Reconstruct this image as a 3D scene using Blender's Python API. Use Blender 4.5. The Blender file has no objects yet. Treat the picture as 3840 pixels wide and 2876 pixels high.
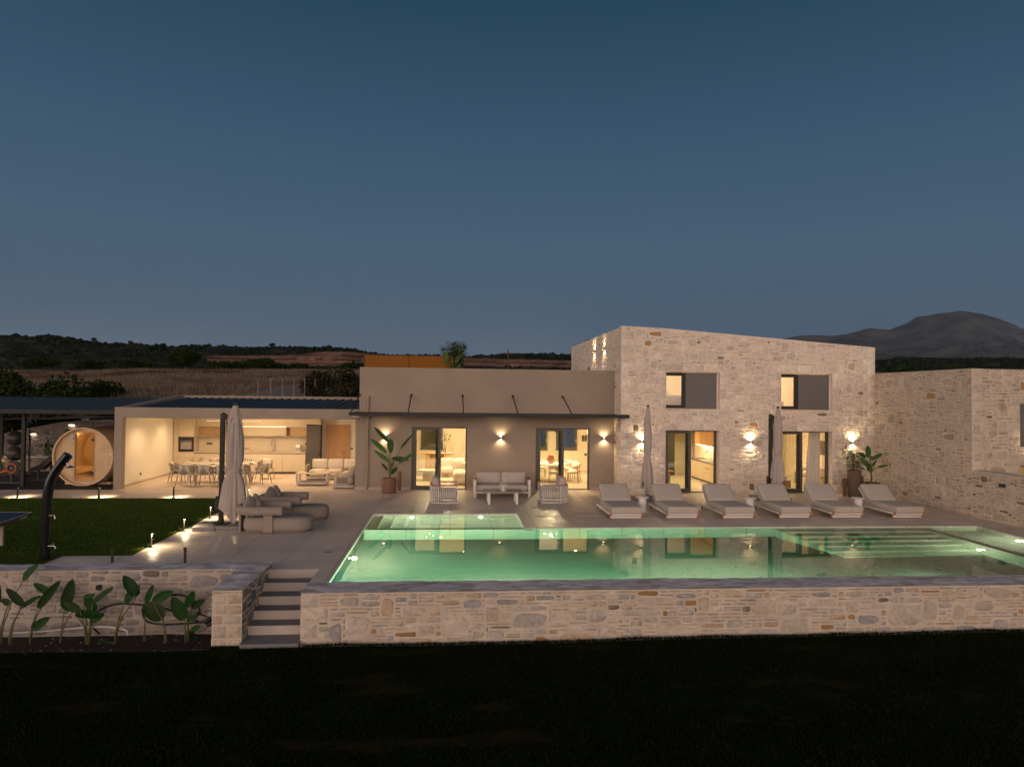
import bpy, math, random
import numpy as np
from mathutils import Vector, Matrix, Euler, noise
R = random.Random(7)
PI = math.pi
sc = bpy.context.scene
COL = sc.collection
# ------------------------------------------------------------------ camera
YAW, PITCH, ROLL = -0.08515722, 0.01893444, 0.01167624
cam = bpy.data.cameras.new('camera'); camo = bpy.data.objects.new('camera', cam); COL.objects.link(camo)
cy, sy, cp, sp = math.cos(YAW), math.sin(YAW), math.cos(PITCH), math.sin(PITCH)
fw = Vector((-sy*cp, cy*cp, sp)); r0 = Vector((cy, sy, 0)); u0 = r0.cross(fw)
rt = math.cos(ROLL)*r0 + math.sin(ROLL)*u0; up = -math.sin(ROLL)*r0 + math.cos(ROLL)*u0
M3 = Matrix((rt, up, -fw)).transposed()
camo.matrix_world = Matrix.Translation((0, 0, 3.6)) @ M3.to_4x4()
cam.sensor_width = 36; cam.lens = 2641.5/3840*36; cam.clip_start = 0.1; cam.clip_end = 40000
sc.camera = camo
# ------------------------------------------------------------------ sky
w = bpy.data.worlds.new("World"); sc.world = w; w.use_nodes = True
nt = w.node_tree; nt.nodes.clear()
def N(t, **k):
    n = nt.nodes.new(t)
    for a, b in k.items(): setattr(n, a, b)
    return n
tc = N('ShaderNodeTexCoord'); sep = N('ShaderNodeSeparateXYZ'); nt.links.new(tc.outputs['Generated'], sep.inputs[0])
rp = N('ShaderNodeValToRGB'); nt.links.new(sep.outputs['Z'], rp.inputs[0])
els = [(0.0, (.060, .080, .108)), (.06, (.054, .085, .125)), (.2, (.050, .101, .160)), (.34, (.034, .084, .142)), (.5, (.013, .050, .092)), (.8, (.012, .042, .080))]
while len(rp.color_ramp.elements) < len(els): rp.color_ramp.elements.new(0.5)
for e, (p, c) in zip(rp.color_ramp.elements, els): e.position = p; e.color = (*c, 1)
bg = N('ShaderNodeBackground'); bg.inputs[1].default_value = 1.0
# afterglow low in the west, behind the viewer
dt = N('ShaderNodeVectorMath', operation='DOT_PRODUCT'); nt.links.new(tc.outputs['Generated'], dt.inputs[0]); dt.inputs[1].default_value = (-.42, -.90, .10)
mr = N('ShaderNodeMapRange'); nt.links.new(dt.outputs['Value'], mr.inputs[0]); mr.interpolation_type = 'SMOOTHSTEP'; mr.inputs[1].default_value = -.1; mr.inputs[2].default_value = 1; mr.inputs[4].default_value = 1
mx = N('ShaderNodeMix', data_type='RGBA', blend_type='ADD'); mx.inputs[0].default_value = 1
mg = N('ShaderNodeMix', data_type='RGBA', blend_type='MIX'); mg.inputs[6].default_value = (0, 0, 0, 1); mg.inputs[7].default_value = (3.6, 2.66, 2.12, 1)
me_ = N('ShaderNodeMapRange', interpolation_type='SMOOTHSTEP'); nt.links.new(sep.outputs['Z'], me_.inputs[0]); me_.inputs[1].default_value = .02; me_.inputs[2].default_value = .62; me_.inputs[3].default_value = 1; me_.inputs[4].default_value = 0
mm_ = N('ShaderNodeMath', operation='MULTIPLY'); nt.links.new(mr.outputs[0], mm_.inputs[0]); nt.links.new(me_.outputs[0], mm_.inputs[1]); nt.links.new(mm_.outputs[0], mg.inputs[0]); nt.links.new(rp.outputs[0], mx.inputs[6]); nt.links.new(mg.outputs[2], mx.inputs[7])
nt.links.new(mx.outputs[2], bg.inputs[0]); wo = N('ShaderNodeOutputWorld'); nt.links.new(bg.outputs[0], wo.inputs[0])
# last light of the set sun, very soft
sl = bpy.data.lights.new('sunset_light', 'SUN'); sl.energy = 0.03; sl.angle = math.radians(4); sl.color = (1, .80, .68)
so = bpy.data.objects.new('sunset_light', sl); COL.objects.link(so)
so.rotation_euler = Vector((.12, -1, .20)).to_track_quat('Z', 'Y').to_euler()
vs = sc.view_settings; vs.view_transform = 'Standard'; vs.look = 'None'; vs.exposure = 0.0; vs.gamma = 1; vs.use_curve_mapping = False
cyc = sc.cycles; cyc.use_denoising = True; cyc.max_bounces = 8; cyc.diffuse_bounces = 3; cyc.glossy_bounces = 4; cyc.transmission_bounces = 6; cyc.transparent_max_bounces = 12
cyc.caustics_reflective = False; cyc.caustics_refractive = False; cyc.sample_clamp_indirect = 3; cyc.use_light_tree = True; cyc.volume_bounces = 0
try: cyc.denoiser = 'OPENIMAGEDENOISE'
except Exception: pass
# ------------------------------------------------------------------ materials
MATS = {}
def mat(name, col, rough=.6, metal=0., var=.12, vscale=3., bump=0., bscale=40., emit=None, estr=1., spec=.5, vcol=False, trans=0., ior=1.45, dist=.01, stretch=None, fine=0., alpha=1., coat=0.):
    m = bpy.data.materials.new(name); m.use_nodes = True; t = m.node_tree; b = t.nodes['Principled BSDF']; L = t.links.new
    b.inputs['Roughness'].default_value = rough; b.inputs['Metallic'].default_value = metal
    b.inputs['Specular IOR Level'].default_value = spec; b.inputs['IOR'].default_value = ior
    b.inputs['Transmission Weight'].default_value = trans; b.inputs['Coat Weight'].default_value = coat
    g = t.nodes.new('ShaderNodeNewGeometry'); mp = t.nodes.new('ShaderNodeMapping'); L(g.outputs['Position'], mp.inputs[0])
    if stretch: mp.inputs['Scale'].default_value = stretch
    if vcol:
        a = t.nodes.new('ShaderNodeVertexColor'); a.layer_name = 'Col'; base = a.outputs[0]
    else:
        r_ = t.nodes.new('ShaderNodeRGB'); r_.outputs[0].default_value = (*col, 1); base = r_.outputs[0]
    if var > 0:
        n = t.nodes.new('ShaderNodeTexNoise'); n.inputs['Scale'].default_value = vscale; n.inputs['Detail'].default_value = 6; L(mp.outputs[0], n.inputs[0])
        q = t.nodes.new('ShaderNodeMapRange'); L(n.outputs[0], q.inputs[0]); q.inputs[1].default_value = .25; q.inputs[2].default_value = .75
        q.inputs[3].default_value = 1-var; q.inputs[4].default_value = 1+var
        x = t.nodes.new('ShaderNodeVectorMath'); x.operation = 'SCALE'; L(base, x.inputs[0]); L(q.outputs[0], x.inputs['Scale']); base = x.outputs[0]
    L(base, b.inputs['Base Color'])
    if bump > 0:
        n2 = t.nodes.new('ShaderNodeTexNoise'); n2.inputs['Scale'].default_value = bscale; n2.inputs['Detail'].default_value = 5; L(mp.outputs[0], n2.inputs[0])
        bp_ = t.nodes.new('ShaderNodeBump'); bp_.inputs['Strength'].default_value = bump; bp_.inputs['Distance'].default_value = dist
        L(n2.outputs[0], bp_.inputs['Height']); L(bp_.outputs[0], b.inputs['Normal'])
    if emit: b.inputs['Emission Color'].default_value = (*emit, 1); b.inputs['Emission Strength'].default_value = estr
    MATS[name] = m; m['b'] = 1
    return m
mat('plaster', (.31, .25, .195), .85, var=.09, vscale=.9, bump=.5, bscale=24, dist=.016)
mat('stone', (1, 1, 1), .8, vcol=True, var=.22, vscale=14, bump=.8, bscale=26, dist=.02, spec=.35)
mat('mortar', (.72, .62, .53), .85, var=.12, vscale=5, bump=.6, bscale=22, dist=.018, spec=.3)
mat('mortar_bed', (.42, .36, .31), .85, var=.2, vscale=2, bump=.6, bscale=22, dist=.018, spec=.3)  # dimness at the left of the view put into the mortar colour
mat('mortar_dark', (.20, .17, .15), .85, var=.16, vscale=3, bump=.6, bscale=22, dist=.018, spec=.3)
mat('mortar_grey', (.56, .48, .39), .85, var=.16, vscale=3, bump=.6, bscale=22, dist=.018, spec=.3)
mat('coping', (.62, .56, .56), .65, var=.45, vscale=2.6, bump=.7, bscale=9, dist=.03, stretch=(1, 2.5, 1))
mat('inner_wall', (.74, .65, .50), .8, var=.03, vscale=2)
mat('white_wall', (.74, .68, .58), .8, var=.03, vscale=2)
mat('inner_floor', (.50, .44, .35), .32, var=.05, vscale=2)
mat('dark_metal', (.022, .021, .019), .5, var=.05, spec=.3)
mat('frame_metal', (.085, .075, .062), .5, var=.05, metal=.2)
mat('shutter', (.125, .12, .115), .55, var=.06, vscale=2)
mat('black', (.010, .010, .011), .4, var=.1)
mat('black_gloss', (.006, .006, .007), .22, var=.05)
mat('cream', (.50, .42, .31), .55, var=.03, vscale=2)
mat('cream_metal', (.50, .44, .36), .45, var=.03)
mat('white_metal', (.72, .67, .62), .4, var=.03)
mat('canvas', (.40, .345, .305), .9, var=.06, vscale=5, bump=.2, bscale=160, dist=.004)
mat('fabric', (.30, .25, .21), .95, var=.06, vscale=6, bump=.3, bscale=220, dist=.004)
mat('fabric_light', (.48, .42, .355), .95, var=.05, vscale=6, bump=.3, bscale=220, dist=.004)
mat('fabric_dark', (.19, .16, .14), .95, var=.06, vscale=6, bump=.3, bscale=220, dist=.004)
mat('boucle', (.62, .55, .44), .98, var=.1, vscale=30, bump=.7, bscale=90, dist=.012)
mat('rope', (.21, .175, .135), .9, var=.1, vscale=20)
mat('teak', (.32, .15, .065), .55, var=.25, vscale=9, stretch=(1, 8, 8))
mat('teak_end', (.42, .17, .06), .55, var=.15, vscale=12)
mat('oak', (.42, .24, .105), .5, var=.2, vscale=5, stretch=(8, 8, .7))
mat('oak_h', (.46, .29, .14), .5, var=.2, vscale=5, stretch=(.7, 8, 8))
mat('pine', (.60, .42, .235), .6, var=.14, vscale=3, stretch=(9, 3, .5), bump=.2, bscale=15)
mat('pine_in', (.50, .34, .18), .6, var=.16, vscale=3, stretch=(.6, .6, 10))
mat('terracotta', (.20, .105, .065), .75, var=.12, vscale=7)
mat('clay', (.34, .10, .035), .35, var=.35, vscale=9)
mat('pot_brown', (.12, .082, .052), .75, var=.3, vscale=5, bump=.4, bscale=12, stretch=(3, 3, .6))
mat('soil', (.03, .02, .014), .95, var=.4, vscale=8, bump=1, bscale=20, dist=.04)
mat('concrete', (.27, .25, .235), .85, var=.2, vscale=6, bump=.5, bscale=40)
mat('tread', (.19, .18, .18), .6, var=.12, vscale=4)
mat('riser', (.46, .40, .35), .6, var=.08, vscale=3)
mat('skirt', (.42, .36, .32), .5, var=.1, vscale=4)
mat('chrome', (.75, .75, .75), .12, metal=1, var=0)
mat('steel', (.35, .34, .33), .3, metal=.9, var=.05)
mat('fridge', (.06, .052, .042), .4, metal=.2, var=.03)
mat('ceramic', (.80, .76, .70), .25, var=.02)
mat('amber', (.22, .088, .014), .6, spec=.1, var=.1, vscale=1)
mat('orange', (.55, .10, .02), .5, var=.05)
mat('red', (.5, .03, .02), .4, var=.05)
mat('fruit', (.5, .3, .1), .4, vcol=True, var=.1)
mat('rubber_mat', (.012, .0125, .013), .8, var=.2, vscale=3)
mat('tennis_blue', (.010, .013, .03), .45, var=.1)
mat('roof_metal', (.035, .042, .055), .55, metal=.0, var=.12, vscale=2)
mat('solar', (.018, .020, .022), .6, var=.1)
mat('wax', (.75, .72, .66), .5, var=.02)
mat('leaf', (.045, .12, .02), .5, vcol=True, var=.25, vscale=8, spec=.18)
mat('bark', (.07, .05, .035), .9, var=.3, vscale=8)
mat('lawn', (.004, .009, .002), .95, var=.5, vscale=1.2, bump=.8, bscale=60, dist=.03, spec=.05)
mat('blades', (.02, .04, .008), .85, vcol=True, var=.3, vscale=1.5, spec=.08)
mat('dry', (.13, .09, .055), .95, vcol=True, var=.3, vscale=.6, spec=.05)
mat('skin_hose', (.55, .55, .55), .5, var=.05)
mat('pool_light_glass', (1, 1, 1), .3, var=0, emit=(1, .88, .66), estr=14)
mat('lamp_glow', (1, 1, 1), .3, var=0, emit=(1, .76, .42), estr=22)
mat('cove_glow', (1, 1, 1), .3, var=0, emit=(1, .80, .5), estr=9)
mat('soft_glow', (1, 1, 1), .3, var=0, emit=(1, .8, .5), estr=.7)
mat('candle_glow', (1, 1, 1), .3, var=0, emit=(1, .7, .4), estr=2.5)
mat('scrub', (.02, .03, .012), .95, vcol=True, var=.42, vscale=.16, spec=.05)
mat('foliage', (.02, .03, .01), .8, vcol=True, var=.2, vscale=2, spec=.15)
mat('printed', (.5, .5, .48), .6, var=0)

def tiles(name, col, bw, bh, rough, groove=.007, var=.13, dark=.35):
    m = mat(name, col, rough, var=var, vscale=1.1)
    t = m.node_tree; b = t.nodes['Principled BSDF']; L = t.links.new
    src = b.inputs['Base Color'].links[0].from_socket
    g = t.nodes.new('ShaderNodeNewGeometry')
    br = t.nodes.new('ShaderNodeTexBrick'); L(g.outputs['Position'], br.inputs[0]); br.offset = 0; br.squash = 1
    br.inputs['Scale'].default_value = 1; br.inputs['Brick Width'].default_value = bw; br.inputs['Row Height'].default_value = bh
    br.inputs['Mortar Size'].default_value = groove; br.inputs['Mortar Smooth'].default_value = .1
    br.inputs['Color1'].default_value = (.93, .93, .93, 1); br.inputs['Color2'].default_value = (1.07, 1.07, 1.07, 1); br.inputs['Mortar'].default_value = (dark, dark, dark, 1)
    n = t.nodes.new('ShaderNodeTexNoise'); n.inputs['Scale'].default_value = 4.5; n.inputs['Detail'].default_value = 8; L(g.outputs['Position'], n.inputs[0])
    q = t.nodes.new('ShaderNodeMapRange'); L(n.outputs[0], q.inputs[0]); q.inputs[1].default_value = .3; q.inputs[2].default_value = .7; q.inputs[3].default_value = .88; q.inputs[4].default_value = 1.1
    x = t.nodes.new('ShaderNodeMix'); x.data_type = 'RGBA'; x.blend_type = 'MULTIPLY'; x.inputs[0].default_value = 1; L(src, x.inputs[6]); L(br.outputs['Color'], x.inputs[7])
    y = t.nodes.new('ShaderNodeVectorMath'); y.operation = 'SCALE'; L(x.outputs[2], y.inputs[0]); L(q.outputs[0], y.inputs['Scale']); L(y.outputs[0], b.inputs['Base Color'])
    q2 = t.nodes.new('ShaderNodeMapRange'); L(n.outputs[0], q2.inputs[0]); q2.inputs[1].default_value = .3; q2.inputs[2].default_value = .7; q2.inputs[3].default_value = rough-.1; q2.inputs[4].default_value = rough+.14; L(q2.outputs[0], b.inputs['Roughness'])
    return m
tiles('deck', (.60, .49, .41), 1.195, 2.39, .40)
tiles('pool_tile', (.66, .66, .56), 1.195, 2.39, .5, groove=.012, dark=.5)
tiles('pine_plank', (.60, .42, .235), .105, 9, .6, groove=.004, dark=.55)

def glass(name, tint=(1, 1, 1), refl=1.0):
    m = bpy.data.materials.new(name); m.use_nodes = True; t = m.node_tree; t.nodes.clear(); L = t.links.new
    o = t.nodes.new('ShaderNodeOutputMaterial'); mx_ = t.nodes.new('ShaderNodeMixShader'); tr = t.nodes.new('ShaderNodeBsdfTransparent'); gl = t.nodes.new('ShaderNodeBsdfGlossy')
    tr.inputs[0].default_value = (*tint, 1); gl.inputs['Roughness'].default_value = .02; gl.inputs[0].default_value = (refl, refl, refl, 1)
    f = t.nodes.new('ShaderNodeFresnel'); f.inputs[0].default_value = 1.5
    L(f.outputs[0], mx_.inputs[0]); L(tr.outputs[0], mx_.inputs[1]); L(gl.outputs[0], mx_.inputs[2]); L(mx_.outputs[0], o.inputs[0]); MATS[name] = m
glass('glass', (.86, .88, .84)); glass('clear_glass', (.97, .97, .97)); glass('sauna_glass', (.85, .80, .70))
glass('amber_glass', (.35, .16, .05))
def water(name):
    m = bpy.data.materials.new(name); m.use_nodes = True; t = m.node_tree; t.nodes.clear(); L = t.links.new
    o = t.nodes.new('ShaderNodeOutputMaterial'); gl = t.nodes.new('ShaderNodeBsdfGlass'); gl.inputs['IOR'].default_value = 1.33; gl.inputs['Roughness'].default_value = 0
    ab = t.nodes.new('ShaderNodeVolumeAbsorption'); ab.inputs['Color'].default_value = (.28, .82, .64, 1); ab.inputs['Density'].default_value = .36
    vs_ = t.nodes.new('ShaderNodeVolumeScatter'); vs_.inputs['Color'].default_value = (.5, 1, .72, 1); vs_.inputs['Density'].default_value = .10; vs_.inputs['Anisotropy'].default_value = .2; ad = t.nodes.new('ShaderNodeAddShader'); L(ab.outputs[0], ad.inputs[0]); L(vs_.outputs[0], ad.inputs[1])
    g = t.nodes.new('ShaderNodeNewGeometry'); n = t.nodes.new('ShaderNodeTexNoise'); n.inputs['Scale'].default_value = 3.5; n.inputs['Detail'].default_value = 2; L(g.outputs['Position'], n.inputs[0])
    b = t.nodes.new('ShaderNodeBump'); b.inputs['Strength'].default_value = .02; b.inputs['Distance'].default_value = .01; L(n.outputs[0], b.inputs['Height']); L(b.outputs[0], gl.inputs['Normal'])
    L(gl.outputs[0], o.inputs[0]); L(ad.outputs[0], o.inputs[1]); MATS[name] = m
water('water')

# ------------------------------------------------------------------ mesh builder
OFF = {}
class MB:
    def __init__(s, T=None): s.v = []; s.f = []; s.c = []; s.col = (1, 1, 1); s.T = T
    def add(s, vs, fs, col=None):
        o = len(s.v)
        if s.T is not None: vs = [tuple(s.T @ Vector(p)) for p in vs]
        s.v += [tuple(p) for p in vs]; s.f += [tuple(o+i for i in f) for f in fs]; s.c += [col or s.col]*len(fs); return s
    def box(s, x0, x1, y0, y1, z0, z1):
        if x0 > x1: x0, x1 = x1, x0
        if y0 > y1: y0, y1 = y1, y0
        if z0 > z1: z0, z1 = z1, z0
        return s.add([(x0,y0,z0),(x1,y0,z0),(x1,y1,z0),(x0,y1,z0),(x0,y0,z1),(x1,y0,z1),(x1,y1,z1),(x0,y1,z1)], [(3,2,1,0),(4,5,6,7),(0,1,5,4),(1,2,6,5),(2,3,7,6),(3,0,4,7)])
    def bar(s, p, q, a, b=None, upv=(0, 0, 1)):
        b = b or a; p, q = Vector(p), Vector(q); d = (q-p).normalized(); u = Vector(upv)
        if abs(d.dot(u)) > .97: u = Vector((0, 1, 0))
        x = d.cross(u).normalized()*a/2; y = x.cross(d).normalized()*b/2
        return s.add([p-x-y, p+x-y, p+x+y, p-x+y, q-x-y, q+x-y, q+x+y, q-x+y], [(0,1,2,3),(7,6,5,4),(4,5,1,0),(5,6,2,1),(6,7,3,2),(7,4,0,3)])
    def prism(s, pts, z0, z1, axis='z'):
        n = len(pts)
        A = {'z': lambda a, b, c: (a, b, c), 'y': lambda a, b, c: (a, c, b), 'x': lambda a, b, c: (c, a, b)}[axis]
        vs = [A(a, b, z0) for a, b in pts]+[A(a, b, z1) for a, b in pts]
        return s.add(vs, [tuple(range(n))[::-1], tuple(range(n, 2*n))]+[(i, (i+1) % n, n+(i+1) % n, n+i) for i in range(n)])
    def tube(s, path, r, n=8, caps=True, flat=1.):
        path = [Vector(p) for p in path]; k = len(path); rs = r if isinstance(r, (list, tuple)) else [r]*k
        vs = []; up_ = None
        for i, p in enumerate(path):
            d = (path[min(i+1, k-1)]-path[max(i-1, 0)])
            if d.length < 1e-9: d = Vector((0, 0, 1))
            d.normalize()
            if up_ is None: up_ = Vector((0, 0, 1)) if abs(d.z) < .9 else Vector((1, 0, 0))
            x = up_ - d*up_.dot(d)
            if x.length < 1e-5: x = d.orthogonal()
            x.normalize(); y = d.cross(x); up_ = x
            for j in range(n):
                a = 2*PI*j/n; vs.append(p + x*(rs[i]*math.cos(a)) + y*(rs[i]*flat*math.sin(a)))
        fs = [(i*n+j, i*n+(j+1) % n, (i+1)*n+(j+1) % n, (i+1)*n+j) for i in range(k-1) for j in range(n)]
        if caps: fs += [tuple(range(n))[::-1], tuple((k-1)*n+j for j in range(n))]
        return s.add(vs, fs)
    def cyl(s, p, q, r, r2=None, n=16): return s.tube([p, q], [r, r if r2 is None else r2], n)
    def lathe(s, prof, n=20, c=(0, 0, 0), sx=1, sy=1, fold=None):
        vs = []
        for r, z in prof:
            for j in range(n):
                a = 2*PI*j/n; rr = r*(fold(a, z) if fold else 1); vs.append((c[0]+rr*sx*math.cos(a), c[1]+rr*sy*math.sin(a), c[2]+z))
        k = len(prof); fs = [(i*n+j, i*n+(j+1) % n, (i+1)*n+(j+1) % n, (i+1)*n+j) for i in range(k-1) for j in range(n)]
        if prof[0][0] > 1e-4: fs.append(tuple(range(n))[::-1])
        if prof[-1][0] > 1e-4: fs.append(tuple((k-1)*n+j for j in range(n)))
        return s.add(vs, fs)
    def cush(s, c, size, r=.05, puff=0., n=7, rot=None):
        # rounded, puffed cushion as a cube-sphere remapped to a rounded box
        hx, hy, hz = [a/2 for a in size]; r = min(r, hx, hy, hz); vs = []; fs = []; ix = {}
        for ax in range(3):
            for sg in (-1, 1):
                g = []
                for i in range(n+1):
                    rw = []
                    for j in range(n+1):
                        a, b = -1+2*i/n, -1+2*j/n
                        a = math.copysign(abs(a)**.7, a); b = math.copysign(abs(b)**.7, b)
                        p = [0, 0, 0]; p[ax] = sg; p[(ax+1) % 3] = a; p[(ax+2) % 3] = b
                        k = tuple(round(t, 5) for t in p)
                        if k not in ix:
                            P = Vector((p[0]*hx, p[1]*hy, p[2]*hz)); Cc = Vector((max(-hx+r, min(hx-r, P.x)), max(-hy+r, min(hy-r, P.y)), max(-hz+r, min(hz-r, P.z))))
                            d = P-Cc
                            if d.length > 1e-9: P = Cc+d.normalized()*r
                            th = min(range(3), key=lambda q: size[q]); o1, o2 = (th+1) % 3, (th+2) % 3
                            P[th] += math.copysign(puff, p[th])*(1-p[o1]**2)*(1-p[o2]**2)*(abs(p[th]))
                            ix[k] = len(vs); vs.append(P)
                        rw.append(ix[k])
                    g.append(rw)
                for i in range(n):
                    for j in range(n):
                        q = (g[i][j], g[i+1][j], g[i+1][j+1], g[i][j+1]); fs.append(q if sg > 0 else q[::-1])
        if rot is not None: vs = [rot @ p for p in vs]
        return s.add([p+Vector(c) for p in vs], fs)
    def grid(s, fn, nu, nv, col=None):
        vs = [fn(i/nu, j/nv) for i in range(nu+1) for j in range(nv+1)]
        return s.add(vs, [(i*(nv+1)+j, (i+1)*(nv+1)+j, (i+1)*(nv+1)+j+1, i*(nv+1)+j+1) for i in range(nu) for j in range(nv)], col)
    def build(s, name, m, parent=None, smooth=None, world=False):
        me = bpy.data.meshes.new(name)
        off = Vector(OFF.get(parent.name, (0, 0, 0))) if (parent and world) else Vector((0, 0, 0))
        va = np.array(s.v, dtype=np.float32).reshape(-1, 3)-np.array(off, dtype=np.float32)
        nf = len(s.f); ln = np.fromiter((len(f) for f in s.f), dtype=np.int32, count=nf); st = np.zeros(nf, np.int32); st[1:] = np.cumsum(ln)[:-1]
        li = np.fromiter((i for f in s.f for i in f), dtype=np.int32)
        me.vertices.add(len(va)); me.vertices.foreach_set('co', va.ravel()); me.loops.add(len(li)); me.loops.foreach_set('vertex_index', li)
        me.polygons.add(nf); me.polygons.foreach_set('loop_start', st); me.polygons.foreach_set('loop_total', ln); me.update(calc_edges=True); me.validate()
        mt = MATS[m] if isinstance(m, str) else m
        if 'Col' in [getattr(n, 'layer_name', '') for n in mt.node_tree.nodes]:
            ca = me.color_attributes.new('Col', 'FLOAT_COLOR', 'CORNER'); cc = np.ones((len(li), 4), np.float32); cc[:, :3] = np.repeat(np.array(s.c, np.float32), ln, axis=0); ca.data.foreach_set('color', cc.ravel())
        me.materials.append(mt)
        if smooth is not None: me.shade_smooth(); me.set_sharp_from_angle(angle=math.radians(smooth))
        else: me.shade_flat()
        o = bpy.data.objects.new(name, me); COL.objects.link(o)
        if parent: o.parent = parent; OFF[o.name] = OFF.get(parent.name, (0, 0, 0))
        else: OFF[o.name] = (0, 0, 0)
        return o
def tag(o, label=None, cat=None, group=None, kind=None):
    if label: o['label'] = label
    if cat: o['category'] = cat
    if group: o['group'] = group
    if kind: o['kind'] = kind
    return o
def thing(name, loc, label, cat, group=None, rz=0.):
    o = bpy.data.objects.new(name, None); COL.objects.link(o); o.location = loc; o.rotation_euler = (0, 0, rz); o.empty_display_size = .1
    OFF[o.name] = tuple(loc); return tag(o, label, cat, group)
def rootmesh(mb, name, m, loc, label, cat, group=None, smooth=None, rz=0.):
    o = mb.build(name, m, smooth=smooth); o.location = loc; o.rotation_euler = (0, 0, rz); OFF[o.name] = tuple(loc); return tag(o, label, cat, group)
KIDS = {}
def clone(o, loc, rz, label, group=None, par=None):
    c = o.copy(); COL.objects.link(c)
    if par: c.parent = par
    else:
        c.location = loc; c.rotation_euler = (0, 0, rz)
        if label: c['label'] = label
        if group: c['group'] = group
    for ch in o.children: clone(ch, None, 0, None, None, c)
    return c
def structure(o, kind='structure'): o['kind'] = kind; return o
def mesh_name(o): return o
WARM = (1, .65, .35)
GAIN = 6.0
def light(kind, loc, power, size=.1, col=WARM, parent=None, rot=None, spot=None, blend=.5, sy_=None, name='lamp_fill_light'):
    if kind == 'AREA': kind = 'POINT'; size = .03; loc = (loc[0], loc[1], loc[2]-.25); power *= .8  # added room fill with no fixture, also reaches ceilings and upper walls
    l = bpy.data.lights.new(name, kind); l.energy = power*GAIN; l.color = col
    if kind == 'AREA':
        l.size = size
        if sy_: l.shape = 'RECTANGLE'; l.size_y = sy_
    else: l.shadow_soft_size = size
    if kind == 'SPOT': l.spot_size = math.radians(spot or 90); l.spot_blend = blend
    o = bpy.data.objects.new(name, l); COL.objects.link(o)
    if parent:
        o.parent = parent; loc = Vector(loc)-Vector(OFF.get(parent.name, (0, 0, 0)))
    o.location = loc
    if rot is not None: o.rotation_euler = Vector(rot).to_track_quat('-Z', 'Y').to_euler()
    return o
# ------------------------------------------------------------------ rubble stone masonry
PAL_HOUSE = [(.68, .59, .49), (.60, .52, .43), (.66, .55, .43), (.60, .54, .47), (.72, .63, .53), (.53, .46, .38), (.72, .60, .47), (.66, .59, .51)]
PAL_WALL = [(.50, .41, .32), (.34, .32, .31), (.44, .39, .35), (.47, .35, .23), (.54, .46, .37), (.39, .36, .33), (.50, .42, .34), (.50, .40, .29), (.55, .47, .38), (.52, .44, .36), (.48, .41, .33)]
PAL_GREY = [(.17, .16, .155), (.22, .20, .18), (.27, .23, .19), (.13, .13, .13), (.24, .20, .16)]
PAL_RIGHT = [(.47, .40, .31), (.42, .36, .28), (.38, .31, .23), (.50, .42, .33), (.45, .39, .32)]
PAL_DARK = [(.15, .13, .12), (.11, .10, .09), (.18, .15, .13)]
RARE = [(.34, .20, .09), (.20, .16, .12), (.40, .23, .10)]
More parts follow.
